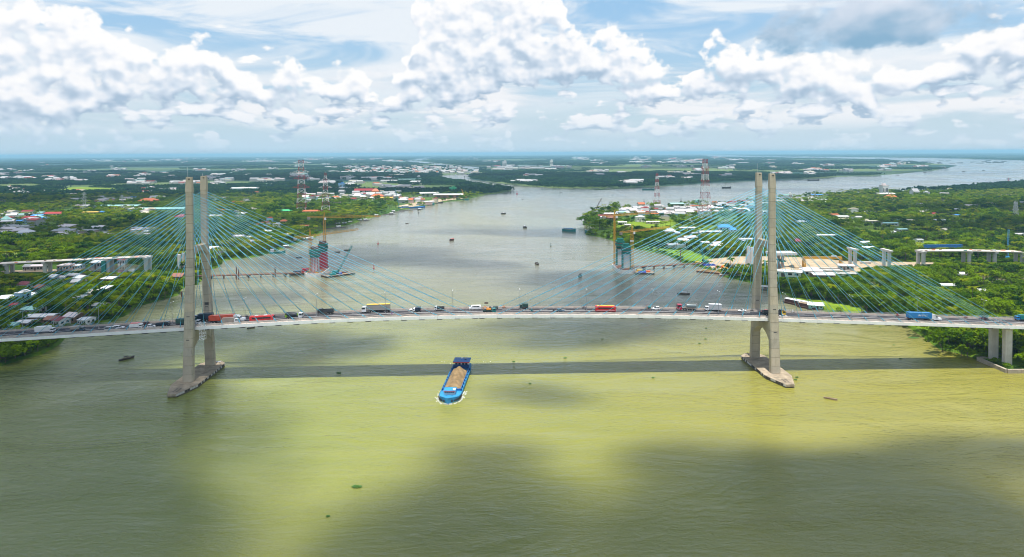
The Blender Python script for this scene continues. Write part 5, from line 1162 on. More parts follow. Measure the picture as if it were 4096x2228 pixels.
work_barge((1212, 1096), 22, 8, 0.45, 'rusty barge with red panels left of the unfinished left pylon', RUST, DARKST, [(FORMR, 2, 1, 6, 2.2, 3.2, 'red_form'), (P_SLATE, -5, 0, 6, 3, 2.0, 'blue_machine'), (RUST, 7, -2, 4, 2, 1.2, 'scrap')], 1.4)
def crawler(P, z, ang, boom_l, elev, label, col, boomc):
    e = empty('crawler_crane', (P[0], P[1], z), ang, label, 'crane')
    for k in (-1, 1): MB().box((0, k * 1.9, 0.5), (6, 0.9, 1.0), 0, (0.85, 1)).build('track', BLACK, e)
    MB().box((-1.0, 0, 2.0), (5, 3.2, 1.9), 0, (0.95, 0.9)).build('house', col, e); MB().box((1.6, 1.0, 2.4), (1.4, 1.1, 1.7)).build('cab', GLASS, e)
    tip = (1.5 + boom_l * math.cos(elev), 0, 1.5 + boom_l * math.sin(elev)); lattice(MB(), (1.5, 0, 1.5), tip, 1.1, 2.2, 0.07).build('boom', boomc, e); MB().bar((-2.5, 0, 4.0), tip, 0.07).bar((-2.5, 0, 2.5), (-2.5, 0, 4.2), 0.12).build('pendant', DARKST, e)
    MB().bar(tip, (tip[0], 0, tip[2] * 0.45), 0.06).build('hoist_line', DARKST, e)
P = ground(1345, 1102); crawler(P, 1.5, 0.5, 25, 1.05, 'teal crawler crane standing on the wooden barge', P_TEAL, P_TEAL)
P = ground(1598, 836); crawler(P, 1.3, 2.2, 38, 1.15, 'teal crane on the left quay before the temple', P_TEAL, P_TEAL)
P = ground(2372, 860); crawler(P, 1.3, 0.6, 30, 0.95, 'dark red crane on the point left of the village', P_MAROON, P_MAROON)
P = ground(2820, 1058); crawler(P, 1.3, 2.0, 30, 1.3, 'blue-green crane by the marsh behind the yard', P_TEAL, P_TEAL)
P = ground(4030, 1042); crawler(P, 1.3, 0.9, 28, 1.15, 'blue crane beyond the right viaduct', B_CYAN, B_CYAN)
P = ground(1862, 794); crawler(P, 1.3, 2.4, 22, 1.0, 'yellow loading crane at the end of the left quay', CRY, CRY)
# temporary trestles
def trestle(a, b, z, label, w=3.2):
    a = ground(*a); b = ground(*b); d = b - a; L = float(np.linalg.norm(d[:2])); an = math.atan2(d[1], d[0]); e = empty('trestle', (a[0], a[1], 0), an, label, 'trestle')
    MB().box((L / 2, 0, z), (L, w, 0.6)).build('deck', RUST, e)
    for k in (-1, 1): MB().box((L / 2, k * w / 2, z + 0.9), (L, 0.08, 0.1)).build('handrail', RUST, e)
    for i in range(int(L / 10) + 1):
        for k in (-1, 1): MB().bar((i * 10 + 1, k * w * 0.35, -2), (i * 10 + 1, k * w * 0.35, z - 0.3), 0.32, 8).build('pile', RUST, e)
        if i % 3 == 1: MB().box((i * 10 + 1, 0, z - 0.9), (2.5, w + 1, 1.0)).build('bent', DARKST, e)
trestle((790, 1117), (1200, 1104), 2.6, 'rusty work trestle running out to the unfinished left pylon'); trestle((2530, 1082), (2812, 1066), 3.0, 'brown work trestle from the yard to the unfinished right pylon')
for x, y, h in ((946, 1118, 11), (1101, 1110, 9), (955, 1118, 9), (2722, 1048, 12), (727, 1187, 4)):
    P = ground(x, y); o = MB().bar((0, 0, -2), (0, 0, h), 0.45, 8).build('steel_pile', RUST, None, (P[0], P[1], 0)); tag(o, 'lone dark steel pile standing in the water', 'pile', 'lone steel piles')
# approach viaducts
def viaduct(px_, zs, label, wd, rising, spans, dep=2.2, cap=True, extra=0.0):
    """px_: foot of each bent; deck over the bents listed in spans"""
    Ps = [ground(x, y, LAND_Z) for x, y in px_]; d = Ps[-1] - Ps[0]; an = math.atan2(d[1], d[0]); e = empty('viaduct', (Ps[0][0], Ps[0][1], 0), an, label, 'viaduct'); ca, sa = math.cos(-an), math.sin(-an); loc = []
    for P in Ps: q = P - Ps[0]; loc.append((ca * q[0] - sa * q[1], sa * q[0] + ca * q[1]))
    for (x, y), z in zip(loc, zs):
        for t in (-3.6, 3.6): MB().loft([[(x + a * 1.5, t + b * 1.1, zz) for a, b in ((-1, -0.6), (-0.6, -1), (0.6, -1), (1, -0.6), (1, 0.6), (0.6, 1), (-0.6, 1), (-1, 0.6))] for zz in (0.6, z - dep)]).build('pier', NEWC, e)
        if cap: MB().extr([(-wd / 2, z - dep), (wd / 2, z - dep), (wd / 2 + 0.4, z - dep + 1.6), (-wd / 2 - 0.4, z - dep + 1.6)], x - 1.6, x + 1.6).build('pier_cap', NEWC, e)
    for i, j in spans:
        (xa, _), (xb, _) = loc[i], loc[j]; za, zb = zs[i], zs[j]; g = 0.06; n = 6; rings = []; hw = wd / 2
        if i == 0 and extra: xa -= extra; za -= extra * (zs[1] - zs[0]) / max(1, loc[1][0] - loc[0][0])
        for k in range(n + 1):
            u = k / n; x = xa + g + (xb - xa - 2 * g) * u; z = za + (zb - za) * u; dd = (1.0 if cap else 1.5 + 1.2 * abs(2 * u - 1) ** 2)
            rings.append([(x, -hw, z - 0.35), (x, -hw * 0.62, z - dd), (x, hw * 0.62, z - dd), (x, hw, z - 0.35), (x, hw, z), (x, -hw, z)])
        sp2 = MB().loft(rings).build('span', NEWC, e); MB().loft([[(xx, y, z + h) for y, h in ((-hw + 0.3, 0.004), (hw - 0.3, 0.004), (hw - 0.3, 0.05), (-hw + 0.3, 0.05))] for xx, z in ((xa + g, za), (xb - g, zb))]).build('deck_surface', DECKN, sp2)
        for k in range(7):
            u = rng.random(); MB().box((xa + (xb - xa) * u, rng.uniform(-hw + 1, hw - 1), za + (zb - za) * u + 0.35), (rng.uniform(1, 5), rng.uniform(0.5, 1.6), rng.uniform(0.3, 0.8))).build('site_material', [WOOD, P_SILVER, NETG, RUST, P_OR][int(rng.integers(0, 5))], sp2)
    return e
viaduct([(39, 1093), (195, 1090), (440, 1088), (592, 1086)], (10.6, 11.9, 13.8, 15.0), 'unfinished pale concrete viaduct on the left bank', 12.0, True, ((0, 1), (1, 2), (2, 3)), extra=45)
viaduct([(3683, 1062), (3806, 1046), (3940, 1052), (4075, 1056)], (15.2, 14.6, 13.8, 12.9), 'unfinished pale concrete viaduct on the right bank', 12.0, True, ((0, 1), (1, 2), (2, 3)))
def bent(px_, z, label, cap=True, wrap=None):
    P = ground(*px_, LAND_Z); e = empty('bridge_bent', (P[0], P[1], 0), PSI, label, 'bridge pier')
    for t in (-4.2, 4.2): c = MB().bar((0, t, 0.6), (0, t, z - (1.8 if cap else 0)), 1.5, 10).build('pier', NEWC, e)
    if cap: MB().extr([(-7.6, z - 1.0), (-6.6, z - 1.85), (6.6, z - 1.85), (7.6, z - 1.0), (7.6, z), (-7.6, z)], -1.5, 1.5).build('pier_cap', NEWC, e)
    if wrap: MB().box((0, 4.2, z * 0.35), (3.6, 3.6, z * 0.5)).build('netting', wrap, e)
bent((3410, 1066), 17.8, 'portal pier without deck, nearest the right pylon'); bent((3546, 1066), 16.6, 'portal pier without deck, second from the right pylon')
bent((726, 1078), 15.5, 'pair of bare concrete columns left of the left pylon', False); bent((3000, 1062), 18.5, 'bare concrete columns behind the right pylon', False, P_SILVER)
P = ground(3122, 1072, LAND_Z); e = empty('hammerhead_pier', (P[0], P[1], 0), PSI, 'dark pier with white hammerhead beam right of the right pylon', 'bridge pier')
for t in (-4, 4): MB().bar((0, t, 0.6), (0, t, 13.5), 1.4, 8).build('pier', P_TAUPE, e); MB().box((0, t, 8.2), (4.6, 4.6, 0.9)).build('netting', NETG, e)
MB().extr([(-7, 13.5), (7, 13.5), (7, 15.5), (-7, 15.5)], -11, 12).build('head_beam', NEWC, e)
# netted column on the left viaduct, launching girder on the right one
P = ground(417, 1092, LAND_Z); tag(MB().box((0, 0, 6.3), (3.6, 3.0, 11.6)).build('scaffold', NETG, None, (P[0], P[1], 0)), 'green netted scaffold column beside the left viaduct pier', 'scaffold')
P = ground(3770, 1055); e = empty('launching_girder', (P[0], P[1], 15.4), PSI, 'blue truss launching girder on the right viaduct deck', 'girder'); lattice(MB(), (-18, 0, 1.2), (18, 0, 1.2), 2.0, 2.4, 0.16).build('truss', B_BLUE, e); MB().box((0, 0, 1.3), (35, 0.5, 1.5)).build('web', mat('girder_blue', (0.02, 0.14, 0.30), 0.5), e)
for x in (-14, 12): MB().box((x, 0, 0.1), (1.5, 2.4, 0.9)).build('support', B_BLUE, e)
# the yard: gantry, precast girders, sheds, heaps
P0, P1 = ground(3212, 1072, LAND_Z), ground(3366, 1072, LAND_Z); gl = float(np.linalg.norm(P1 - P0)); e = empty('gantry_crane', tuple(P0[:2]) + (LAND_Z,), math.atan2(P1[1] - P0[1], P1[0] - P0[0]), 'yellow gantry crane spanning the precast girders', 'gantry crane')
MB().box((gl / 2, 0, 9.2), (gl, 1.6, 1.9)).build('beam', CRY, e)
for x in (0.8, gl - 0.8): lattice(MB(), (x, -2.5, 0), (x, -0.4, 9.4), 1.2, 2.0, 0.16).build('leg', CRY, e); lattice(MB(), (x, 2.5, 0), (x, 0.4, 9.4), 1.2, 2.0, 0.16).build('leg', CRY, e)
MB().box((gl * 0.8, 0, 10.6), (4, 2.2, 1.3)).build('trolley', P_SILVER, e)
for i, (x0, x1, y) in enumerate(((3222, 3355, 1080), (3228, 3360, 1087), (3240, 3400, 1093), (3280, 3424, 1099), (3290, 3430, 1104), (3440, 3484, 1055))):
    A, B = ground(x0, y, LAND_Z), ground(x1, y, LAND_Z); L = float(np.linalg.norm(B - A)); e = empty('precast_girder', (A[0], A[1], LAND_Z), math.atan2(B[1] - A[1], B[0] - A[0]), 'pale precast bridge girder lying in the yard, %s' % ('under the gantry', 'second from the gantry', 'third from the gantry', 'fourth from the gantry', 'nearest the tents', 'beside the portal piers')[i], 'girder', 'precast girders in the yard')
    MB().extr([(-0.4, 0.3), (0.4, 0.3), (0.4, 0.6), (0.12, 0.8), (0.12, 1.6), (0.75, 1.8), (0.75, 2.0), (-0.75, 2.0), (-0.75, 1.8), (-0.12, 1.6), (-0.12, 0.8), (-0.4, 0.6)], 0, L).build('beam', mat('precast', (0.72, 0.70, 0.68), 0.8), e)
    for k in range(3): MB().box((L * (0.1 + 0.4 * k), 0, 0.15), (0.8, 1.6, 0.3)).build('sleeper', WOOD, e)
for i, (x, y, a, b, h, m_, lab) in enumerate(((2838, 1062, 12, 3.5, 1.4, P_TARP, 'blue tarpaulin bundle in the yard'), (2878, 1070, 8, 2.5, 1.5, P_OR, 'bright orange pipe stack in the yard'), (2900, 1066, 5, 3, 1.5, P_YELLOW, 'yellow machine part in the yard'), (2912, 1074, 10, 2.0, 1.2, P_YELLOW, 'long yellow beam in the yard'), (2950, 1076, 8, 5, 2.0, NETG, 'green netted heap in the yard'),
                                      (2908, 1084, 9, 4, 1.6, NETG, 'green bundle at the pontoon edge'), (2985, 1090, 8, 3.5, 2.2, P_TEAL, 'green skip at the pontoon corner'), (2790, 1054, 4, 3, 2.0, P_YELLOW, 'small yellow excavator body by the trestle'), (2998, 1078, 7, 4, 2.4, P_TEAL, 'green form stack at the column foot'), (3160, 1086, 3, 2, 1.6, P_EXC, 'small orange loader in the yard'), (3136, 1086, 3, 2, 2.0, P_TEAL, 'small green drum in the yard'))):
    P = ground(x, y, LAND_Z); e = empty('site_stack', (P[0], P[1], LAND_Z + 0.02), rng.uniform(-0.5, 0.2), lab, 'stack')
    for k in range(3): MB().box((rng.normal(0, a * 0.03), rng.normal(0, 0.2), h * (k + 0.5) / 3), (a * (1 - 0.08 * k), b * (1 - 0.12 * k), h / 3 * 0.96), rng.normal(0, 0.03)).build('layer', m_, e)
for i, (x, y, r, h) in enumerate(((3115, 1066, 6, 3.0), (3180, 1070, 7, 3.2), (3150, 1078, 8, 2.2), (3195, 1084, 6, 1.8), (2955, 1052, 16, 3.0), (3060, 1080, 7, 1.6))):
    P = ground(x, y, LAND_Z); rings = []
    for k in range(4): rings.append([(r * (1 - k / 3.3) * (1 + 0.18 * math.sin(3 * a_ + i)) * math.cos(a_), r * 0.7 * (1 - k / 3.3) * math.sin(a_), h * (k / 3) ** 0.8) for a_ in np.linspace(0, 2 * math.pi, 14)[:-1]])
    mb = MB().loft(rings); mb.smooth = True; tag(mb.build('spoil_heap', SAND, None, (P[0], P[1], LAND_Z)), ('sand heap left of the dark hammerhead pier', 'sand heap right of the dark hammerhead pier', 'broad sand heap before the hammerhead pier', 'low sand heap beside the gantry', 'long orange-brown spoil bank behind the yard', 'low sand heap between the right pylon legs')[i], 'heap')

# ================================================================== lattice towers
LR = paint('tower_red', (0.30, 0.03, 0.03), 0.5); LW = paint('tower_white', (0.66, 0.66, 0.66), 0.5); LG = mat('tower_grey', (0.42, 0.44, 0.45), 0.5, 0.3)
def lattice_tower(px_, h, wb, wt, nb, label, arms=(), red=True, r=0.22, rot=0.4):
    P = ground(*px_, LAND_Z); e = empty('lattice_tower', (P[0], P[1], LAND_Z), rot, label, 'lattice tower')
    def wz(z): k = z / h; return wb + (wt - wb) * min(1, k ** 0.75 * 1.02)
    zs = [h * (1 - (1 - i / nb) ** 1.12) for i in range(nb + 1)]
    for i in range(nb):
        mb = MB(); z0, z1 = zs[i], zs[i + 1]; a, b = wz(z0) / 2, wz(z1) / 2; m_ = (LR if (nb - i) % 2 else LW) if red else LG; sub = 1
        for (x, y) in ((-1, -1), (1, -1), (1, 1), (-1, 1)): mb.bar((x * a, y * a, z0), (x * b, y * b, z1), r * 1.5)
        for q in range(sub):
            za, zb = z0 + (z1 - z0) * q / sub, z0 + (z1 - z0) * (q + 1) / sub; aa, bb = wz(za) / 2, wz(zb) / 2; cs = ((-1, -1), (1, -1), (1, 1), (-1, 1))
            for k in range(4):
                c, d = cs[k], cs[(k + 1) % 4]; mb.bar((c[0] * aa, c[1] * aa, za), (d[0] * bb, d[1] * bb, zb), r); mb.bar((d[0] * aa, d[1] * aa, za), (c[0] * bb, c[1] * bb, zb), r); mb.bar((c[0] * bb, c[1] * bb, zb), (d[0] * bb, d[1] * bb, zb), r)
        mb.build('red_section' if m_ is LR else 'white_section' if m_ is LW else 'section', m_, e)
    for z, l in arms:
        mb = MB(); w = wz(z) / 2
        for k in (-1, 1):
            mb.bar((k * w, -w, z), (k * l, 0, z + 0.6), r).bar((k * w, w, z), (k * l, 0, z + 0.6), r).bar((k * w, -w, z + 4), (k * l, 0, z + 0.8), r).bar((k * w, w, z + 4), (k * l, 0, z + 0.8), r)
            for q in (0.33, 0.66): x = w + (l - w) * q; mb.bar((k * x, -w * (1 - q), z), (k * x, 0, z + 4 * (1 - q)), r * 0.8).bar((k * x, -w * (1 - q), z), (k * x, w * (1 - q), z), r * 0.8)
        mb.build('cross_arm', LW if int(z) % 2 and red else (LR if red else LG), e)
    MB().bar((0, 0, h), (0, 0, h + 3), 0.12).build('aerial', LW, e)
lattice_tower((1207, 850), 93, 17, 7.5, 12, 'tall red and white power tower with wide cross arms, left bank', ((44, 15), (60, 14), (71, 14), (87, 13)), r=0.2, rot=0.15)
lattice_tower((1303, 856), 71, 16, 3.4, 11, 'slimmer red and white power tower beside the tall one', ((45, 11), (57, 9)), r=0.17, rot=0.2)
lattice_tower((2628, 832), 64, 13, 3.2, 10, 'thin red and white tower in the village by the far river', (), r=0.18, rot=0.1)
lattice_tower((2820, 898), 93.5, 17, 5.2, 11, 'tall red and white tower among the cables left of the right pylon', ((62, 6.5), (80, 6)), r=0.19, rot=0.1)
lattice_tower((4062, 884), 27.5, 7.5, 2.0, 7, 'grey power pylon at the right edge', ((16, 6), (20.5, 5), (25, 4)), False, 0.16, 0.3)
lattice_tower((489, 824), 22, 6, 1.8, 6, 'grey power pylon beside the orange-roofed building', ((14, 5), (18, 4)), False, 0.2, 0.5); lattice_tower((338, 850), 36, 7, 2.0, 7, 'faint grey power pylon in the left woods', ((20, 6), (26, 5), (32, 4)), False, 0.16, 0.5)
P = ground(157, 862); tag(MB().bar((0, 0, 0), (0, 0, 25), 0.3, 6, 0.15).build('telecom_mast', LG, None, (P[0], P[1], LAND_Z)), 'thin grey mast in the woods at the far left', 'mast')

# ================================================================== houses
WALLO = mat('house_wall', (1, 1, 1), 0.85, objcol=True, var=0.1, scale=0.3, streak=0.15); ROOFO = mat('house_roof', (1, 1, 1), 0.55, objcol=True, var=0.16, scale=0.35, streak=0.25, dirt=(0.20, 0.16, 0.13)); DOORM = mat('house_door', (0.10, 0.08, 0.07), 0.7)
def house_kit(kind):
    """unit house 1 x 1 x 1 (length along x, depth along y, wall height 1): wall, roof, doors, windows"""
    wall = MB(); roof = MB(); o = 0.07; eave = 0.97
    wall.box((0, 0, 0.5), (1, 1, 1))
    if kind == 'gable':
        roof.extr([(-0.5 - o, eave), (0, 1.42), (0.5 + o, eave), (0.5 + o, eave + 0.05), (0, 1.49), (-0.5 - o, eave + 0.05)], -0.5 - o * 0.8, 0.5 + o * 0.8); wall.extr([(-0.5, 0.99), (0.5, 0.99), (0, 1.40)], -0.492, 0.492)
    elif kind == 'low':
        roof.extr([(-0.5 - o, eave), (0, 1.20), (0.5 + o, eave), (0.5 + o, eave + 0.05), (0, 1.26), (-0.5 - o, eave + 0.05)], -0.5 - o * 0.6, 0.5 + o * 0.6); wall.extr([(-0.5, 0.99), (0.5, 0.99), (0, 1.19)], -0.492, 0.492)
    elif kind == 'hip':
        a = 0.5 + o; roof.add([(-a, -a, eave), (a, -a, eave), (a, a, eave), (-a, a, eave), (-0.25, 0, 1.5), (0.25, 0, 1.5), (-a, -a, eave - 0.06), (a, -a, eave - 0.06), (a, a, eave - 0.06), (-a, a, eave - 0.06)],
                              [(0, 1, 5, 4), (1, 2, 5), (2, 3, 4, 5), (3, 0, 4), (6, 7, 1, 0), (7, 8, 2, 1), (8, 9, 3, 2), (9, 6, 0, 3), (9, 8, 7, 6)])
    elif kind == 'shed': roof.add([(-0.56, -0.56, 0.96), (0.56, -0.56, 0.96), (0.56, 0.56, 1.14), (-0.56, 0.56, 1.14), (-0.56, -0.56, 1.02), (0.56, -0.56, 1.02), (0.56, 0.56, 1.2), (-0.56, 0.56, 1.2)], [(3, 2, 1, 0), (4, 5, 6, 7), (0, 1, 5, 4), (1, 2, 6, 5), (2, 3, 7, 6), (3, 0, 4, 7)])
    else: roof.box((0, 0, 1.02), (1.04, 1.04, 0.05)); roof.box((0.1, 0.15, 1.12), (0.45, 0.5, 0.16))
    kit = [('wall', wall.mesh('wall', WALLO)), ('roof', roof.mesh('roof', ROOFO)), ('door', MB().box((-0.12, -0.503, 0.36), (0.13, 0.012, 0.70)).mesh('door', DOORM))]
    for x in (-0.36, 0.12, 0.34): kit.append(('window', MB().box((x, -0.503, 0.58), (0.13, 0.012, 0.36)).mesh('window', GLASS)))
    for y in (-0.22, 0.22): kit.append(('window', MB().box((0.503, y, 0.58), (0.012, 0.2, 0.36)).mesh('window', GLASS)))
    return kit
KITS = {k: house_kit(k) for k in ('gable', 'low', 'hip', 'shed', 'flat')}
RC = {'white': (0.66, 0.66, 0.66), 'pinkish white': (0.66, 0.58, 0.57), 'grey': (0.34, 0.35, 0.36), 'red': (0.34, 0.03, 0.03), 'orange': (0.52, 0.13, 0.04), 'teal': (0.30, 0.55, 0.50), 'blue': (0.05, 0.25, 0.60), 'rusty': (0.25, 0.11, 0.07), 'cream': (0.60, 0.54, 0.40), 'maroon': (0.20, 0.03, 0.04), 'yellow': (0.62, 0.40, 0.06), 'green': (0.05, 0.45, 0.16)}
WC = {'white': (0.70, 0.70, 0.68), 'cream': (0.60, 0.52, 0.38), 'grey': (0.38, 0.38, 0.38), 'blue': (0.32, 0.52, 0.72), 'pink': (0.58, 0.42, 0.38), 'brown': (0.24, 0.15, 0.10), 'yellow': (0.62, 0.42, 0.10), 'teal': (0.30, 0.55, 0.55), 'green': (0.06, 0.5, 0.22)}
SPOTS = []                                                     # x, y, radius kept free of trees
def house(P, L, w, h, rz, kind, roofc, wallc, label, cat='house', group=None, parts=True, name='house'):
    e = empty(name, (P[0], P[1], LAND_Z), rz, label, cat, group); e.scale = (L, w, h)
    for nm, me in KITS[kind][:None if parts else 2]:
        o = link(bpy.data.objects.new(nm, me), e); o.color = tuple(RC[roofc] if nm == 'roof' else WC[wallc]) + (1,)
    SPOTS.append((P[0], P[1], 0.42 * max(L, w) + 2.0)); return e
def H(x, y, wpx, dep, h, rz, kind, roofc, wallc, label, cat='house', name='house'):
    P = ground(x, y, LAND_Z); L = wpx * P[1] / FOC; return house((P[0], P[1] + dep * 0.4), L, dep, h, rz, kind, roofc, wallc, label, cat, None, True, name)
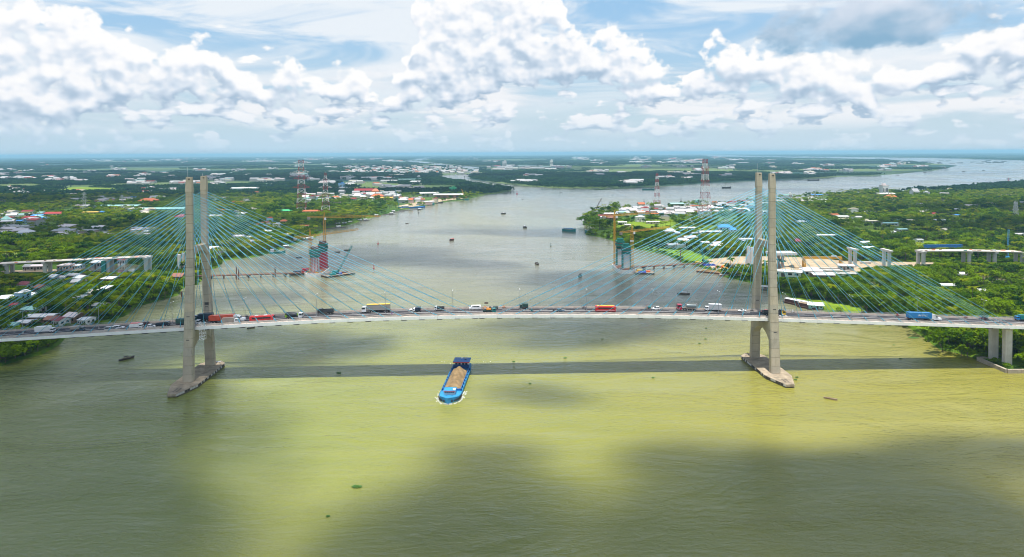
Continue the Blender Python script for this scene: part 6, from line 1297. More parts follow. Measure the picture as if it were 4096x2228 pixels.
# the ones a viewer can pick out, one by one
HOUSES = [
    (211, 1128, 30, 8, 4, -0.3, 'gable', 'white', 'grey', 'white-roofed house in the palms below the left viaduct'), (244, 1126, 18, 7, 3.5, 0.3, 'low', 'pinkish white', 'white', 'small pinkish-roofed house between two white roofs on the left bank'),
    (290, 1120, 48, 10, 4, -0.1, 'low', 'grey', 'brown', 'long grey shed among the palms on the left bank'), (318, 1132, 40, 10, 4, -0.35, 'gable', 'white', 'white', 'white house with blue edge beside the long grey shed'), (296, 1146, 30, 9, 3.5, 0.2, 'gable', 'grey', 'grey', 'grey-roofed house below the long grey shed'),
    (432, 1132, 50, 11, 3.5, -0.1, 'low', 'white', 'brown', 'wide white-roofed open house near the netted pier'), (94, 1156, 46, 9, 3.6, -0.2, 'gable', 'maroon', 'white', 'long maroon-roofed house at the far left palms'), (155, 1168, 34, 8, 3.5, -0.3, 'gable', 'rusty', 'brown', 'rusty-roofed hut below the maroon-roofed house'),
    (15, 1216, 60, 12, 4, -0.2, 'low', 'white', 'grey', 'long white-roofed house at the left edge'), (77, 1212, 28, 9, 7, -0.2, 'flat', 'white', 'blue', 'two-storey pale blue house at the left edge'), (126, 1200, 22, 7, 3.5, 0.2, 'gable', 'white', 'white', 'small white-roofed house beside the pale blue house'),
    (410, 1190, 30, 9, 6, -0.1, 'shed', 'white', 'grey', 'tall white-roofed shed house near the left shore'), (358, 1190, 30, 8, 3.6, -0.3, 'gable', 'pinkish white', 'white', 'pinkish-roofed house left of the tall shed house'), (308, 1212, 56, 9, 4, 0.15, 'low', 'grey', 'teal', 'grey corrugated barn above the street lamp'),
    (706, 1128, 40, 11, 4.5, 0.1, 'gable', 'rusty', 'brown', 'rusty red-roofed shore house beside the left pylon'), (394, 1243, 56, 9, 3.5, -0.2, 'low', 'grey', 'grey', 'grey-roofed house with blue tarpaulin on the left shore'), (46, 1246, 26, 8, 3.5, 0.2, 'gable', 'red', 'pink', 'small red-roofed house above the deck at the left'),
    (116, 1262, 60, 11, 4, -0.15, 'low', 'teal', 'white', 'white and teal-roofed house above the left deck'), (155, 1290, 100, 9, 3.6, 0.05, 'low', 'white', 'brown', 'long white-roofed row with brick walls behind the deck'), (200, 1300, 44, 8, 3.4, 0.0, 'gable', 'rusty', 'brown', 'brown-roofed row house just behind the deck'), (232, 1304, 38, 8, 3.4, -0.3, 'gable', 'maroon', 'white', 'maroon-roofed house just behind the deck'),
    (286, 1292, 54, 9, 4, -0.25, 'gable', 'pinkish white', 'brown', 'pinkish-roofed house with palms just behind the deck'), (334, 1300, 40, 8, 3.2, -0.2, 'low', 'white', 'white', 'white lean-to at the shore just behind the deck'), (88, 1312, 52, 8, 3.2, 0, 'low', 'white', 'brown', 'white-roofed hut hugging the left deck railing'), (28, 1322, 60, 8, 3.2, 0, 'low', 'teal', 'teal', 'teal shed hugging the deck at the left edge'),
    (104, 1082, 26, 9, 3.6, 0.2, 'gable', 'grey', 'grey', 'grey house under the left viaduct'), (147, 1082, 50, 10, 4, 0.1, 'low', 'pinkish white', 'grey', 'wide pinkish-roofed house under the left viaduct'), (252, 1084, 46, 10, 5, 0.1, 'flat', 'pinkish white', 'pink', 'flat pinkish block right of the viaduct pier'), (300, 1078, 40, 9, 3.6, 0.1, 'low', 'white', 'white', 'white-roofed house beyond the flat pinkish block'),
    (388, 1074, 48, 12, 6, 0.1, 'hip', 'white', 'grey', 'two-tiered white waterside house on the creek'), (483, 1060, 26, 9, 5, 0.2, 'gable', 'maroon', 'white', 'maroon-roofed waterside house beside the viaduct end'),
    (466, 836, 160, 30, 6, 0.0, 'low', 'teal', 'white', 'long pale teal-roofed shed left of the left pylon'), (656, 848, 170, 28, 6, 0.02, 'low', 'teal', 'teal', 'very long teal-roofed shed just left of the left pylon'), (588, 822, 62, 20, 10, 0.1, 'hip', 'orange', 'cream', 'big three-storey block with orange hipped roof'), (496, 838, 30, 12, 7, 0.0, 'flat', 'white', 'white', 'small white block in front of the teal sheds'),
    (211, 866, 62, 18, 5, 0.1, 'gable', 'red', 'white', 'red-roofed pagoda-like house at the left'), (358, 858, 56, 14, 4, 0.15, 'low', 'yellow', 'cream', 'yellow-roofed shed left of the teal sheds'), (406, 856, 16, 8, 4, 0, 'low', 'blue', 'blue', 'small blue-roofed hut right of the yellow shed'), (527, 796, 30, 14, 4, 0, 'gable', 'blue', 'white', 'small light-blue-roofed house in the left woods'),
    (974, 766, 92, 18, 9, 0.05, 'low', 'white', 'teal', 'long white and teal school building right of the left pylon'), (731, 880, 56, 16, 6, 0.0, 'hip', 'red', 'pink', 'red-roofed temple just left of the left pylon'),
    (1453, 778, 66, 20, 10, 0.1, 'gable', 'red', 'white', 'white block with long red roof behind the temple'), (1506, 800, 44, 26, 9, 0.1, 'hip', 'orange', 'yellow', 'orange-roofed temple hall on the left bank'), (1500, 784, 26, 14, 12, 0.1, 'hip', 'orange', 'orange' if False else 'yellow', 'upper tier of the orange temple'), (1545, 802, 46, 20, 6, 0.1, 'low', 'yellow', 'yellow', 'long golden-roofed wing of the temple'),
    (1712, 786, 70, 36, 8, 0.25, 'low', 'white', 'grey', 'grey warehouse with white roof on the left quay'), (1792, 793, 110, 34, 8, 0.06, 'low', 'white', 'brown', 'long quay warehouse with white and blue roof'), (1811, 770, 28, 14, 13, 0.1, 'flat', 'green', 'green', 'bright green square building behind the quay'), (1365, 752, 24, 14, 14, 0.0, 'flat', 'blue', 'blue', 'pale blue square building in the left woods'),
    (1100, 748, 100, 24, 5, 0.05, 'low', 'blue', 'blue', 'very long blue-roofed shed behind the tall power tower'), (1142, 852, 56, 16, 4, 0.1, 'hip', 'green', 'cream', 'green-roofed pagoda left of the tall power tower'), (1240, 854, 70, 14, 4, 0.05, 'gable', 'orange', 'cream', 'long orange-roofed row at the foot of the power towers'), (1132, 895, 26, 9, 4, 0.3, 'hip', 'orange', 'cream', 'orange hipped roof in the palms left of the crane'),
    (2018, 674, 16, 30, 46, 0, 'flat', 'white', 'white', 'white tower block in the far factory district'), (2206, 666, 12, 30, 44, 0, 'flat', 'white', 'white', 'white silo block right of the far factories'), (1674, 716, 12, 12, 12, 0, 'flat', 'white', 'white', 'white silo group beyond the left woods'), (1640, 722, 90, 20, 5, 0, 'low', 'teal', 'white', 'long low teal shed beside the white silos'),
    (2426, 874, 60, 16, 4.5, -0.1, 'low', 'maroon', 'brown', 'long dark red-roofed shed on the village point'), (2450, 882, 36, 12, 4.5, 0.2, 'hip', 'rusty', 'brown', 'rust-red hipped roof on the village point'), (2412, 878, 20, 9, 4, 0, 'low', 'white', 'white', 'small white hut before the dark red sheds'), (2440, 864, 60, 14, 4, 0, 'low', 'white', 'grey', 'long white shed behind the dark red sheds'),
    (2565, 832, 26, 9, 7, 0.2, 'gable', 'orange', 'white', 'white house with bright orange gable roof by the far river'), (2708, 828, 52, 22, 6, 0.1, 'low', 'teal', 'grey', 'warehouse with pale turquoise roof in the village'), (2562, 888, 34, 12, 7.5, 0.1, 'flat', 'white', 'white', 'two-storey white house above the new right pylon'), (2612, 896, 50, 8, 3.2, -0.05, 'low', 'white', 'cream', 'long thin white roof right of the two-storey white house'), (2650, 880, 16, 9, 3, 0.3, 'hip', 'cream', 'cream', 'small thatched square hut by the village'),
    (2490, 898, 34, 9, 3.4, 0.0, 'low', 'white', 'white', 'arched white tunnel roof by the grove point'), (2510, 908, 24, 8, 3.2, 0.1, 'low', 'white', 'cream', 'small white roof below the arched white tunnel'), (2792, 818, 22, 12, 8, 0, 'flat', 'teal', 'teal', 'pale turquoise house among the village roofs'),
    (2906, 926, 50, 16, 6, -0.15, 'hip', 'blue', 'white', 'villa with bright blue hipped roof left of the right pylon'), (2936, 930, 24, 12, 4, -0.15, 'hip', 'blue', 'white', 'blue-roofed side wing of the villa'), (2750, 922, 60, 10, 3.6, -0.05, 'low', 'white', 'white', 'wide white shed in the grove left of the blue villa'), (2840, 936, 90, 7, 3.2, -0.03, 'low', 'white', 'grey', 'very long thin white roof below the blue villa'), (2760, 962, 52, 11, 3.6, 0.25, 'gable', 'pinkish white', 'pink', 'pinkish gabled house in the grove'),
    (2706, 946, 20, 9, 4, 0.5, 'gable', 'white', 'grey', 'white gabled house left of the pinkish gabled house'), (2820, 980, 36, 8, 3, -0.1, 'low', 'white', 'white', 'white roof alone in the lower grove'), (2785, 942, 40, 9, 3.2, 0.05, 'low', 'grey', 'white', 'grey roof in the grove above the pinkish house'), (2985, 968, 50, 9, 3.4, 0.1, 'low', 'white', 'white', 'white roof just left of the right pylon'),
    (3541, 784, 22, 16, 24, 0, 'flat', 'pinkish white', 'white', 'white water-tower-like block on the right shore'), (3546, 790, 64, 22, 8, 0, 'low', 'white', 'grey', 'broad white shed at the foot of the white block'), (3569, 802, 36, 14, 8, 0, 'hip', 'orange', 'cream', 'cream house with orange roof on the right shore'), (3663, 792, 24, 14, 14, 0.1, 'gable', 'grey', 'white', 'tall white gabled house in the right woods'), (3710, 790, 16, 10, 12, 0, 'flat', 'white', 'white', 'white cube house right of the tall gabled house'),
    (3270, 788, 44, 14, 5, 0, 'low', 'blue', 'white', 'blue-roofed shed right of the right pylon'), (3162, 796, 12, 10, 12, 0, 'flat', 'white', 'white', 'narrow white tower house by the far bank'), (3340, 868, 30, 10, 4, 0.1, 'low', 'orange', 'cream', 'orange and white roof in the right grove'), (3372, 876, 44, 10, 4, -0.05, 'low', 'white', 'cream', 'long white roof right of the orange roof'), (3434, 880, 26, 12, 4.5, 0.1, 'low', 'white', 'white', 'square white roof in the right grove'),
    (3488, 894, 54, 10, 3.6, -0.05, 'low', 'cream', 'grey', 'cream roof below the square white roof'), (3566, 904, 54, 12, 4, -0.15, 'low', 'teal', 'white', 'white and teal roof in the right grove'), (3612, 928, 40, 9, 3.5, 0.1, 'low', 'teal', 'grey', 'dull teal roof right of the grove'), (3570, 938, 26, 9, 3.5, 0.1, 'low', 'white', 'white', 'small white roof below the teal roofs'), (3780, 932, 24, 9, 4, 0.5, 'gable', 'cream', 'cream', 'cream gabled roof in the right woods'), (3208, 895, 34, 10, 3.5, 0, 'low', 'white', 'white', 'white roof behind the cables right of the right pylon'),
    (3310, 952, 80, 9, 3.4, -0.02, 'low', 'white', 'grey', 'long white-roofed row behind the cables'), (3192, 980, 24, 10, 4.5, 0, 'hip', 'red', 'brown', 'red pyramid-roofed pavilion right of the right pylon'), (3462, 982, 46, 10, 3.6, 0.2, 'low', 'white', 'white', 'white roofs above the portal piers'), (3470, 1002, 60, 9, 3.2, -0.2, 'low', 'white', 'grey', 'white shed between the portal piers'), (3680, 972, 26, 8, 3.6, 0.1, 'low', 'grey', 'white', 'small grey-roofed hut above the right viaduct'),
    (3154, 1108, 108, 9, 4.5, -0.42, 'low', 'white', 'white', 'long white-roofed barrack beside the right pylon'), (3256, 1104, 70, 13, 4.5, -0.12, 'hip', 'pinkish white', 'cream', 'pale pink tent-roofed hall right of the right pylon'), (3298, 1118, 80, 11, 3.8, -0.08, 'low', 'white', 'brown', 'white-roofed open shed below the pink tent hall'), (3390, 1082, 56, 8, 4.2, -0.35, 'low', 'white', 'grey', 'white site office with windows by the girders'),
    (3850, 1112, 50, 7, 3.2, 0.0, 'shed', 'white', 'grey', 'white flat-roofed hut in the meadow'), (3800, 1158, 76, 8, 3.2, -0.05, 'low', 'white', 'grey', 'long white-roofed hut in the right grove behind the deck'), (3924, 1176, 50, 7, 2.6, -0.1, 'low', 'white', 'white', 'low white roof at the right palms'), (3410, 1184, 20, 6, 3.6, 0.3, 'gable', 'white', 'blue', 'tiny white hut on the green bank behind the cables'),
    (4082, 950, 40, 10, 4, 0, 'low', 'white', 'grey', 'grey-white roof at the right edge above the crane'), (4046, 772, 50, 14, 5, 0, 'low', 'white', 'grey', 'long white roof in the far right woods'), (4030, 788, 44, 12, 4, 0, 'low', 'cream', 'cream', 'cream roof in the far right woods'), (3828, 846, 34, 8, 4, 0, 'low', 'white', 'white', 'white row of roofs in the right woods'), (3832, 870, 22, 8, 4, 0, 'low', 'blue', 'white', 'small pale blue roof in the right woods'), (3738, 870, 18, 8, 5, 0.2, 'gable', 'red', 'white', 'small red and white house in the right woods')]
for a in HOUSES: H(*a)
# villages: further houses, each a thing; look-alikes share a label
def on_land(P):
    P = np.asarray(P)[:, :2]; k = np.zeros(len(P), bool)
    for _, pl in LANDS: k |= in_poly(P, pl)
    for pl in NO_TREES: k &= ~in_poly(P, pl)
    return k
FHOUSES = []
def village(n, reg, names, label, group, smin=8, smax=17, hmax=6, parts=False, ind=99):
    """the first ind houses (the nearest) are things of their own, the rest joins the mass of far roofs"""
    (x0, y0, x1, y1) = reg; cand = [(rng.uniform(x0, x1), rng.uniform(y0, y1)) for _ in range(n * 8)]; G_ = np.array([ground(x, y, LAND_Z) for x, y in cand]); ok = on_land(G_); got = []
    for P in G_[ok]:
        if len(got) >= n: break
        L = rng.uniform(smin, smax); w = L * rng.uniform(0.5, 0.85)
        if any((P[0] - a) ** 2 + (P[1] - b) ** 2 < (c * 0.75 + L * 0.35) ** 2 for a, b, c in SPOTS): continue
        SPOTS.append((P[0], P[1], 0.42 * L + 2.0)); got.append((P, L, w))
    got.sort(key=lambda g: g[0][1])
    for k, (P, L, w) in enumerate(got):
        rcn = names[int(rng.integers(0, len(names)))]; kd = ('gable', 'low', 'low', 'hip', 'shed', 'flat')[int(rng.integers(0, 6))]; wcn = ('white', 'cream', 'grey', 'white', 'pink', 'blue')[int(rng.integers(0, 6))]; h = rng.uniform(3, hmax) if kd != 'flat' else rng.uniform(5, hmax + 3); rz = rng.uniform(-0.4, 0.4)
        if k < ind:
            SPOTS.pop() if False else None
            house(P, L, w, h, rz, kd, rcn, wcn, ('%s-roofed %s %s ' % (rcn, wcn, {'flat': 'block', 'shed': 'lean-to', 'hip': 'hip-roofed house' if False else 'villa', 'gable': 'gabled house', 'low': 'house'}[kd])) + label, 'house', group, parts)
        else: FHOUSES.append((P, L, w, h * 0.85, rz, {'white': 0, 'pinkish white': 1, 'grey': 2, 'red': 3, 'maroon': 3, 'orange': 4, 'rusty': 4, 'teal': 5, 'blue': 5}.get(rcn, 6)))
WN = ['white'] * 6 + ['pinkish white'] * 3 + ['grey'] * 2 + ['cream', 'teal', 'red', 'orange']
village(24, (0, 858, 185, 905), ['white', 'teal', 'blue', 'red', 'maroon', 'white', 'grey', 'cream', 'white'], 'in the small town at the left edge', 'small town at the left edge', 10, 22, 9, ind=14)
village(12, (0, 915, 110, 955), ['white', 'pinkish white', 'grey'], 'below the small town at the left edge', 'sheds below the left-edge town', 12, 24, ind=9)
village(10, (250, 915, 440, 950), ['white', 'grey', 'pinkish white'], 'in the clearing of the left woods', 'houses in the left clearing', 10, 24)
village(7, (540, 925, 640, 950), ['white', 'pinkish white'], 'behind the left cables', 'houses behind the left cables', 8, 16)
village(14, (500, 836, 600, 872), ['white', 'grey', 'pinkish white', 'cream'], 'between the teal sheds and the left pylon', 'houses by the teal sheds', 10, 18, ind=9)
village(26, (835, 755, 1030, 880), WN, 'in the woods right of the left pylon', 'houses in the woods right of the left pylon', 10, 20, ind=14)
village(6, (848, 1004, 890, 1022), ['white', 'pinkish white', 'rusty'], 'on the shore right of the left pylon', 'shore houses right of the left pylon', 7, 12)
village(5, (940, 955, 1020, 980), ['white', 'pinkish white'], 'in the left bank palms', 'houses in the left bank palms', 8, 14)
village(8, (1030, 890, 1230, 960), ['white', 'pinkish white', 'orange'], 'in the green left bank near the cranes', 'houses on the green left bank', 7, 13)
village(46, (1220, 778, 1425, 812), WN + ['orange', 'red'], 'in the riverside town left of the temple', 'riverside town left of the temple', 10, 20, 9, ind=16)
village(44, (1425, 772, 1600, 802), WN + ['cream'], 'in the riverside town around the temple', 'riverside town around the temple', 10, 20, 10, ind=16)
village(18, (1600, 800, 1760, 830), ['white', 'orange', 'grey', 'pinkish white', 'red'], 'on the left quay', 'houses on the left quay', 8, 18, 7, ind=12)
village(90, (2480, 836, 2830, 864), WN, 'in the crowded village left of the right pylon', 'crowded village left of the right pylon', 9, 18, 7, ind=34)
village(40, (2820, 806, 3060, 856), WN, 'in the village behind the right pylon', 'village behind the right pylon', 9, 18, 7, ind=14)
village(28, (3100, 792, 3300, 818), WN + ['blue'], 'in the village right of the right pylon', 'village right of the right pylon', 9, 18, 7, ind=12)
village(16, (3300, 800, 3760, 900), ['white', 'pinkish white', 'grey', 'cream'], 'scattered in the right woods', 'houses in the right woods', 9, 16, ind=12)
village(14, (3760, 760, 4090, 860), ['white', 'grey', 'cream', 'pinkish white'], 'in the far right woods', 'houses in the far right woods', 10, 20, ind=8)
village(10, (2600, 880, 3000, 1000), ['white', 'pinkish white', 'grey'], 'in the groves left of the right pylon', 'houses in the groves left of the right pylon', 7, 14)
# the far towns: thousands of roofs, one mass
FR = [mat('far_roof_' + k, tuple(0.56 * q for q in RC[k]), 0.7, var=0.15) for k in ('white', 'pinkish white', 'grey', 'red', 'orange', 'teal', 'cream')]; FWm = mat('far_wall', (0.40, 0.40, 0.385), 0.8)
fh = MB()
def far_house(P, L, w, h, a, m_):
    ca, sa = math.cos(a), math.sin(a)
    def T(x, y, z): return (P[0] + ca * x - sa * y, P[1] + sa * x + ca * y, LAND_Z + z)
    x, y = L / 2, w / 2; vs = [T(-x, -y, 0), T(x, -y, 0), T(x, y, 0), T(-x, y, 0), T(-x, -y, h), T(x, -y, h), T(x, y, h), T(-x, y, h), T(-x, 0, h * 1.35), T(x, 0, h * 1.35)]
    fh.mat(7).add(vs, [(0, 1, 5, 4), (1, 2, 6, 9, 5), (2, 3, 7, 6), (3, 0, 4, 8, 7)]); fh.mat(m_).add([vs[4], vs[5], vs[9], vs[8]], [(0, 1, 2, 3)]); fh.mat(m_).add([vs[8], vs[9], vs[6], vs[7]], [(0, 1, 2, 3)])
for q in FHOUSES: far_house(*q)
def far_zone(n, x0, y0, x1, y1, s0, s1, h0, h1, clump=False):
    cs = [(rng.uniform(x0, x1), rng.uniform(y0, y1)) for _ in range(max(3, n // 7))]; pts = []
    for _ in range(n):
        if clump: c = cs[int(rng.integers(0, len(cs)))]; x, y = c[0] + rng.normal(0, 16), c[1] + rng.normal(0, 1.6)
        else: x, y = rng.uniform(x0, x1), rng.uniform(y0, y1)
        if y > 623: pts.append(ground(x, y, LAND_Z))
    G_ = np.array(pts)
    for P in G_[on_land(G_)]:
        L = rng.uniform(s0, s1); far_house(P, L, L * rng.uniform(0.5, 0.9), rng.uniform(h0, h1), rng.uniform(-0.5, 0.5), int(rng.choice(7, p=[0.46, 0.2, 0.1, 0.07, 0.05, 0.05, 0.07])))
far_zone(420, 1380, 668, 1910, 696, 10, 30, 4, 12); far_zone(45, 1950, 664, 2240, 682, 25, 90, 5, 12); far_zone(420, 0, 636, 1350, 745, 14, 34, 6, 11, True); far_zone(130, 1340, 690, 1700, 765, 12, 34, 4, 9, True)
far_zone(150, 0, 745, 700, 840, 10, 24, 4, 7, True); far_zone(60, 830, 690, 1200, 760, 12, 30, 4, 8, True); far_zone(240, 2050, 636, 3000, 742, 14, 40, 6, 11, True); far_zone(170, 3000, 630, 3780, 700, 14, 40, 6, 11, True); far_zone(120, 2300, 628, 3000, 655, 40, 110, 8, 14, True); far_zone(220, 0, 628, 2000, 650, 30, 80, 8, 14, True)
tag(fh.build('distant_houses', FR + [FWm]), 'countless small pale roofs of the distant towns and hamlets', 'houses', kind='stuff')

# ================================================================== trees
def leaf_mat(name, c0, c1, c2):
    M = bpy.data.materials.new(name); M.use_nodes = True; t = M.node_tree; t.nodes.clear(); N = NT(t)
    oi = N.new('ShaderNodeObjectInfo'); r = oi.outputs['Random']; tc = N.new('ShaderNodeTexCoord'); n = N.noise(tc.outputs['Object'], 0.5, 2, 0.6)
    loc = N.vmul(oi.outputs['Location'], (0.009, 0.009, 0)); pn = N.noise(loc, 1.0, 3, 0.65, dim='2D')
    c = N.mix(N.ss(N.add(N.mul(r, 0.55), N.mul(pn, 0.85)), 0.42, 0.92), c0, c1); c = N.mix(N.mul(N.ss(n, 0.45, 0.75), 0.4), c, c2)
    d = N.new('ShaderNodeBsdfDiffuse'); N.put(d.inputs[0], c); tr = N.new('ShaderNodeBsdfTranslucent'); N.put(tr.inputs[0], c)
    mx = N.new('ShaderNodeMixShader'); mx.inputs[0].default_value = 0.42; t.links.new(d.outputs[0], mx.inputs[1]); t.links.new(tr.outputs[0], mx.inputs[2])
    out = N.new('ShaderNodeOutputMaterial'); t.links.new(mx.outputs[0], out.inputs[0]); return M
LEAF = leaf_mat('leaves', (0.016, 0.078, 0.007), (0.175, 0.285, 0.003), (0.20, 0.28, 0.004)); PALM = leaf_mat('palm_leaves', (0.050, 0.120, 0.006), (0.22, 0.265, 0.006), (0.27, 0.25, 0.012)); BARK = mat('bark', (0.16, 0.125, 0.09), 0.9, var=0.3)
FARLEAF_HAZED = leaf_mat('far_leaves_hazed', (0.006, 0.045, 0.038), (0.040, 0.115, 0.034), (0.06, 0.125, 0.034))  # blue-green tint of the hazy air is put into the distant leaf colour
def crown_mesh(r, seed, lobes, quads, size, flat=0.75, height=6.5, spread=2.6):
    q = np.random.default_rng(seed); V = []; Fc = []
    cs = [(0, 0, height, r)] + [(q.normal(0, spread), q.normal(0, spread), height + q.uniform(-1.6, 1.4), r * q.uniform(0.5, 0.85)) for _ in range(lobes)]
    for cx, cy, cz, rr in cs:
        for _ in range(quads):
            d = q.normal(0, 1, 3); d /= np.linalg.norm(d)
            if d[2] < -0.45: d[2] *= -1
            k = rr * q.uniform(0.72, 1.06); p = np.array([cx + d[0] * k, cy + d[1] * k, cz + d[2] * k * flat]); nrm = d * 0.6 + np.array([0, 0, 0.5]) + q.normal(0, 0.5, 3); nrm /= np.linalg.norm(nrm)
            a = np.cross(nrm, [0.3, 0.5, 0.8]); a /= np.linalg.norm(a) + 1e-9; b = np.cross(nrm, a); s = size * q.uniform(0.6, 1.25); i = len(V)
            V += [tuple(p - a * s), tuple(p - b * s * 0.8), tuple(p + a * s), tuple(p + b * s * 0.8)]; Fc.append((i, i + 1, i + 2, i + 3))
    me = bpy.data.meshes.new('crown'); me.from_pydata(V, [], Fc); return me
def trunk_mesh(h, r, seed, branches=4, lean=0.0):
    q = np.random.default_rng(seed); mb = MB(); p = Vector((0, 0, -0.4)); n = 4
    for i in range(n): p2 = Vector((lean * (i + 1) / n + q.normal(0, 0.12), q.normal(0, 0.12), h * (i + 1) / n)); mb.bar(p, p2, r * (1 - 0.15 * i), 6, r * (1 - 0.15 * (i + 1))); p = p2
    for k in range(branches): a = q.uniform(0, 6.28); b = Vector((math.cos(a) * 2.2 + lean, math.sin(a) * 2.2, h * q.uniform(0.95, 1.35))); mb.bar(Vector((lean * 0.7, 0, h * q.uniform(0.55, 0.85))), b, r * 0.5, 5, r * 0.2)
    return mb.mesh('trunk', BARK)
def palm_meshes(seed, h=8.5):
    q = np.random.default_rng(seed); mb = MB(); lean = q.uniform(-0.8, 0.8); n = 5; p = Vector((0, 0, -0.3))
    for i in range(n): k = (i + 1) / n; p2 = Vector((lean * k * k, 0.2 * math.sin(k * 2), h * k)); mb.bar(p, p2, 0.19 - 0.015 * i, 6, 0.19 - 0.015 * (i + 1)); p = p2
    V = []; Fc = []
    for j in range(15):
        a = 2 * math.pi * j / 15 + q.normal(0, 0.15); up = q.uniform(0.1, 0.95); L = q.uniform(2.7, 3.6); pts = []
        for i in range(5): k = i / 4; x = L * k * (1 - 0.12 * k * (1 - up)); z = up * L * 0.55 * k - (1.3 - 0.45 * up) * L * 0.42 * k * k; pts.append(Vector((p.x + math.cos(a) * x, p.y + math.sin(a) * x, p.z + z)))
        side = Vector((-math.sin(a), math.cos(a), 0)); b0 = len(V)
        for i, pt in enumerate(pts): w = (0.22, 0.55, 0.62, 0.46, 0.06)[i]; V += [tuple(pt + side * w - Vector((0, 0, w * 0.45))), tuple(pt), tuple(pt - side * w - Vector((0, 0, w * 0.45)))]
        for i in range(4): o = b0 + i * 3; Fc += [(o, o + 1, o + 4, o + 3), (o + 1, o + 2, o + 5, o + 4)]
    me = bpy.data.meshes.new('crown'); me.from_pydata(V, [], Fc); me.materials.append(PALM); return mb.mesh('trunk', BARK), me
BROAD = []
for i, (r, lob, qd, sz, fl, ht, spd) in enumerate(((3.0, 6, 46, 0.62, 0.8, 6.2, 2.3), (2.6, 7, 42, 0.58, 0.9, 7.0, 1.9), (3.4, 5, 52, 0.66, 0.65, 5.6, 2.8), (2.2, 8, 38, 0.55, 0.85, 6.0, 2.4), (2.6, 4, 50, 0.5, 0.8, 3.4, 1.8))):
    c = crown_mesh(r, 20 + i, lob, qd, sz, fl, ht, spd); c.materials.append(LEAF); BROAD.append((trunk_mesh(ht * 0.8, 0.24, 40 + i), c))
PALMS = [palm_meshes(60 + i, h) for i, h in enumerate((7.5, 9.0, 6.2, 8.2))]
# ---- where they grow
def vnoise(x, y, sc, seed):
    q = np.random.default_rng(seed).random((64, 64)); x = x * sc; y = y * sc; xi = np.floor(x).astype(int); yi = np.floor(y).astype(int); fx = x - xi; fy = y - yi; fx = fx * fx * (3 - 2 * fx); fy = fy * fy * (3 - 2 * fy)
    g = lambda a, b: q[a % 64, b % 64]
    return (g(xi, yi) * (1 - fx) + g(xi + 1, yi) * fx) * (1 - fy) + (g(xi, yi + 1) * (1 - fx) + g(xi + 1, yi + 1) * fx) * fy
def grow(d0, d1, step):
    xs = np.arange(-d1 * 0.86, d1 * 0.86, step); ys = np.arange(d0, d1, step); X, Y = np.meshgrid(xs, ys); X = X.ravel() + rng.uniform(-0.45, 0.45, X.size) * step; Y = Y.ravel() + rng.uniform(-0.45, 0.45, Y.size) * step
    k = (np.abs(X) < 0.80 * Y + 12) & (Y > d0) & (Y < d1); X, Y = X[k], Y[k]; P = np.stack([X, Y], 1); on = np.zeros(len(P), bool)
    for _, pl in LANDS: on |= in_poly(P, pl)
    P = P[on]
    for pl in NO_TREES:
        if len(P): P = P[~in_poly(P, pl)]
    if d0 < 2500 and len(P):
        ok = np.ones(len(P), bool)
        for a, b, c in SPOTS: ok &= (P[:, 0] - a) ** 2 + ((P[:, 1] - b) * (0.8 if False else 1.0)) ** 2 > c * c
        # a clear strip in front of each roof, so that it shows
        for a, b, c in SPOTS:
            if b < 1700: ok &= ~((np.abs(P[:, 0] - a) < c * 0.8) & (P[:, 1] < b) & (P[:, 1] > b - c - 1.5))
        P = P[ok]
    return P
def proj(P):
    v = np.asarray(P, float) - np.array([0, 0, CAM_H]); z = v @ V_F
    return np.stack([W_PX / 2 + FOC * (v @ V_R) / z, CY - FOC * (v @ V_U) / z], -1)
# trees are kept low or thin where the photograph shows what stands behind them: (x0, x1, lowest pixel row to keep free, foot row of what shows)
OPEN = [(0, 640, 1086, 1086), (640, 760, 1098, 1086), (3100, 3470, 1108, 1094), (3470, 3720, 1066, 1060), (3640, 4096, 1046, 1040), (3090, 3480, 1096, 1070), (3150, 3300, 1236, 1236)] + [(h[0] - h[2] * 0.45, h[0] + h[2] * 0.45, h[1] - 0.7 * h[4] * FOC / ground(h[0], h[1])[1], h[1]) for h in HOUSES if h[1] > 840]
THIN = [(2440, 2960, 868, 1010, 0.55), (3140, 3640, 900, 1030, 0.45), (3640, 4096, 930, 1030, 0.4), (2470, 3060, 812, 868, 0.82), (1210, 1770, 768, 832, 0.8), (0, 190, 852, 908, 0.7), (0, 110, 912, 958, 0.6), (3090, 3310, 786, 822, 0.7), (250, 440, 912, 952, 0.5), (830, 1030, 752, 800, 0.4)]
def tidy(rows):
    A = np.array([r[:3] for r in rows]); hts = np.array([(10.0, 10.5, 8.5, 9.2, 6.0, 9.5, 11.0, 8.0, 10.0)[r[3]] * r[5] for r in rows]); b = proj(A); t = proj(A + np.stack([hts * 0, hts * 0, hts], 1)); f = np.ones(len(rows)); ok = np.ones(len(rows), bool)
    for x0, x1, ylim, yb in OPEN:
        k = (b[:, 0] > x0 - 6) & (b[:, 0] < x1 + 6) & (b[:, 1] > yb - 3) & (t[:, 1] < ylim)
        f[k] = np.minimum(f[k], (b[k, 1] - ylim) / np.maximum(1, b[k, 1] - t[k, 1]))
    for x0, x1, y0, y1, p in THIN:
        k = (b[:, 0] > x0) & (b[:, 0] < x1) & (b[:, 1] > y0) & (b[:, 1] < y1); ok[k] &= rng.random(int(k.sum())) > p
    return [r[:4] + (r[4] * max(0.45, q), r[5] * q, r[6]) for r, q, o in zip(rows, f, ok) if o and q > 0.28]
KITC = bpy.data.collections.new('tree_kinds')
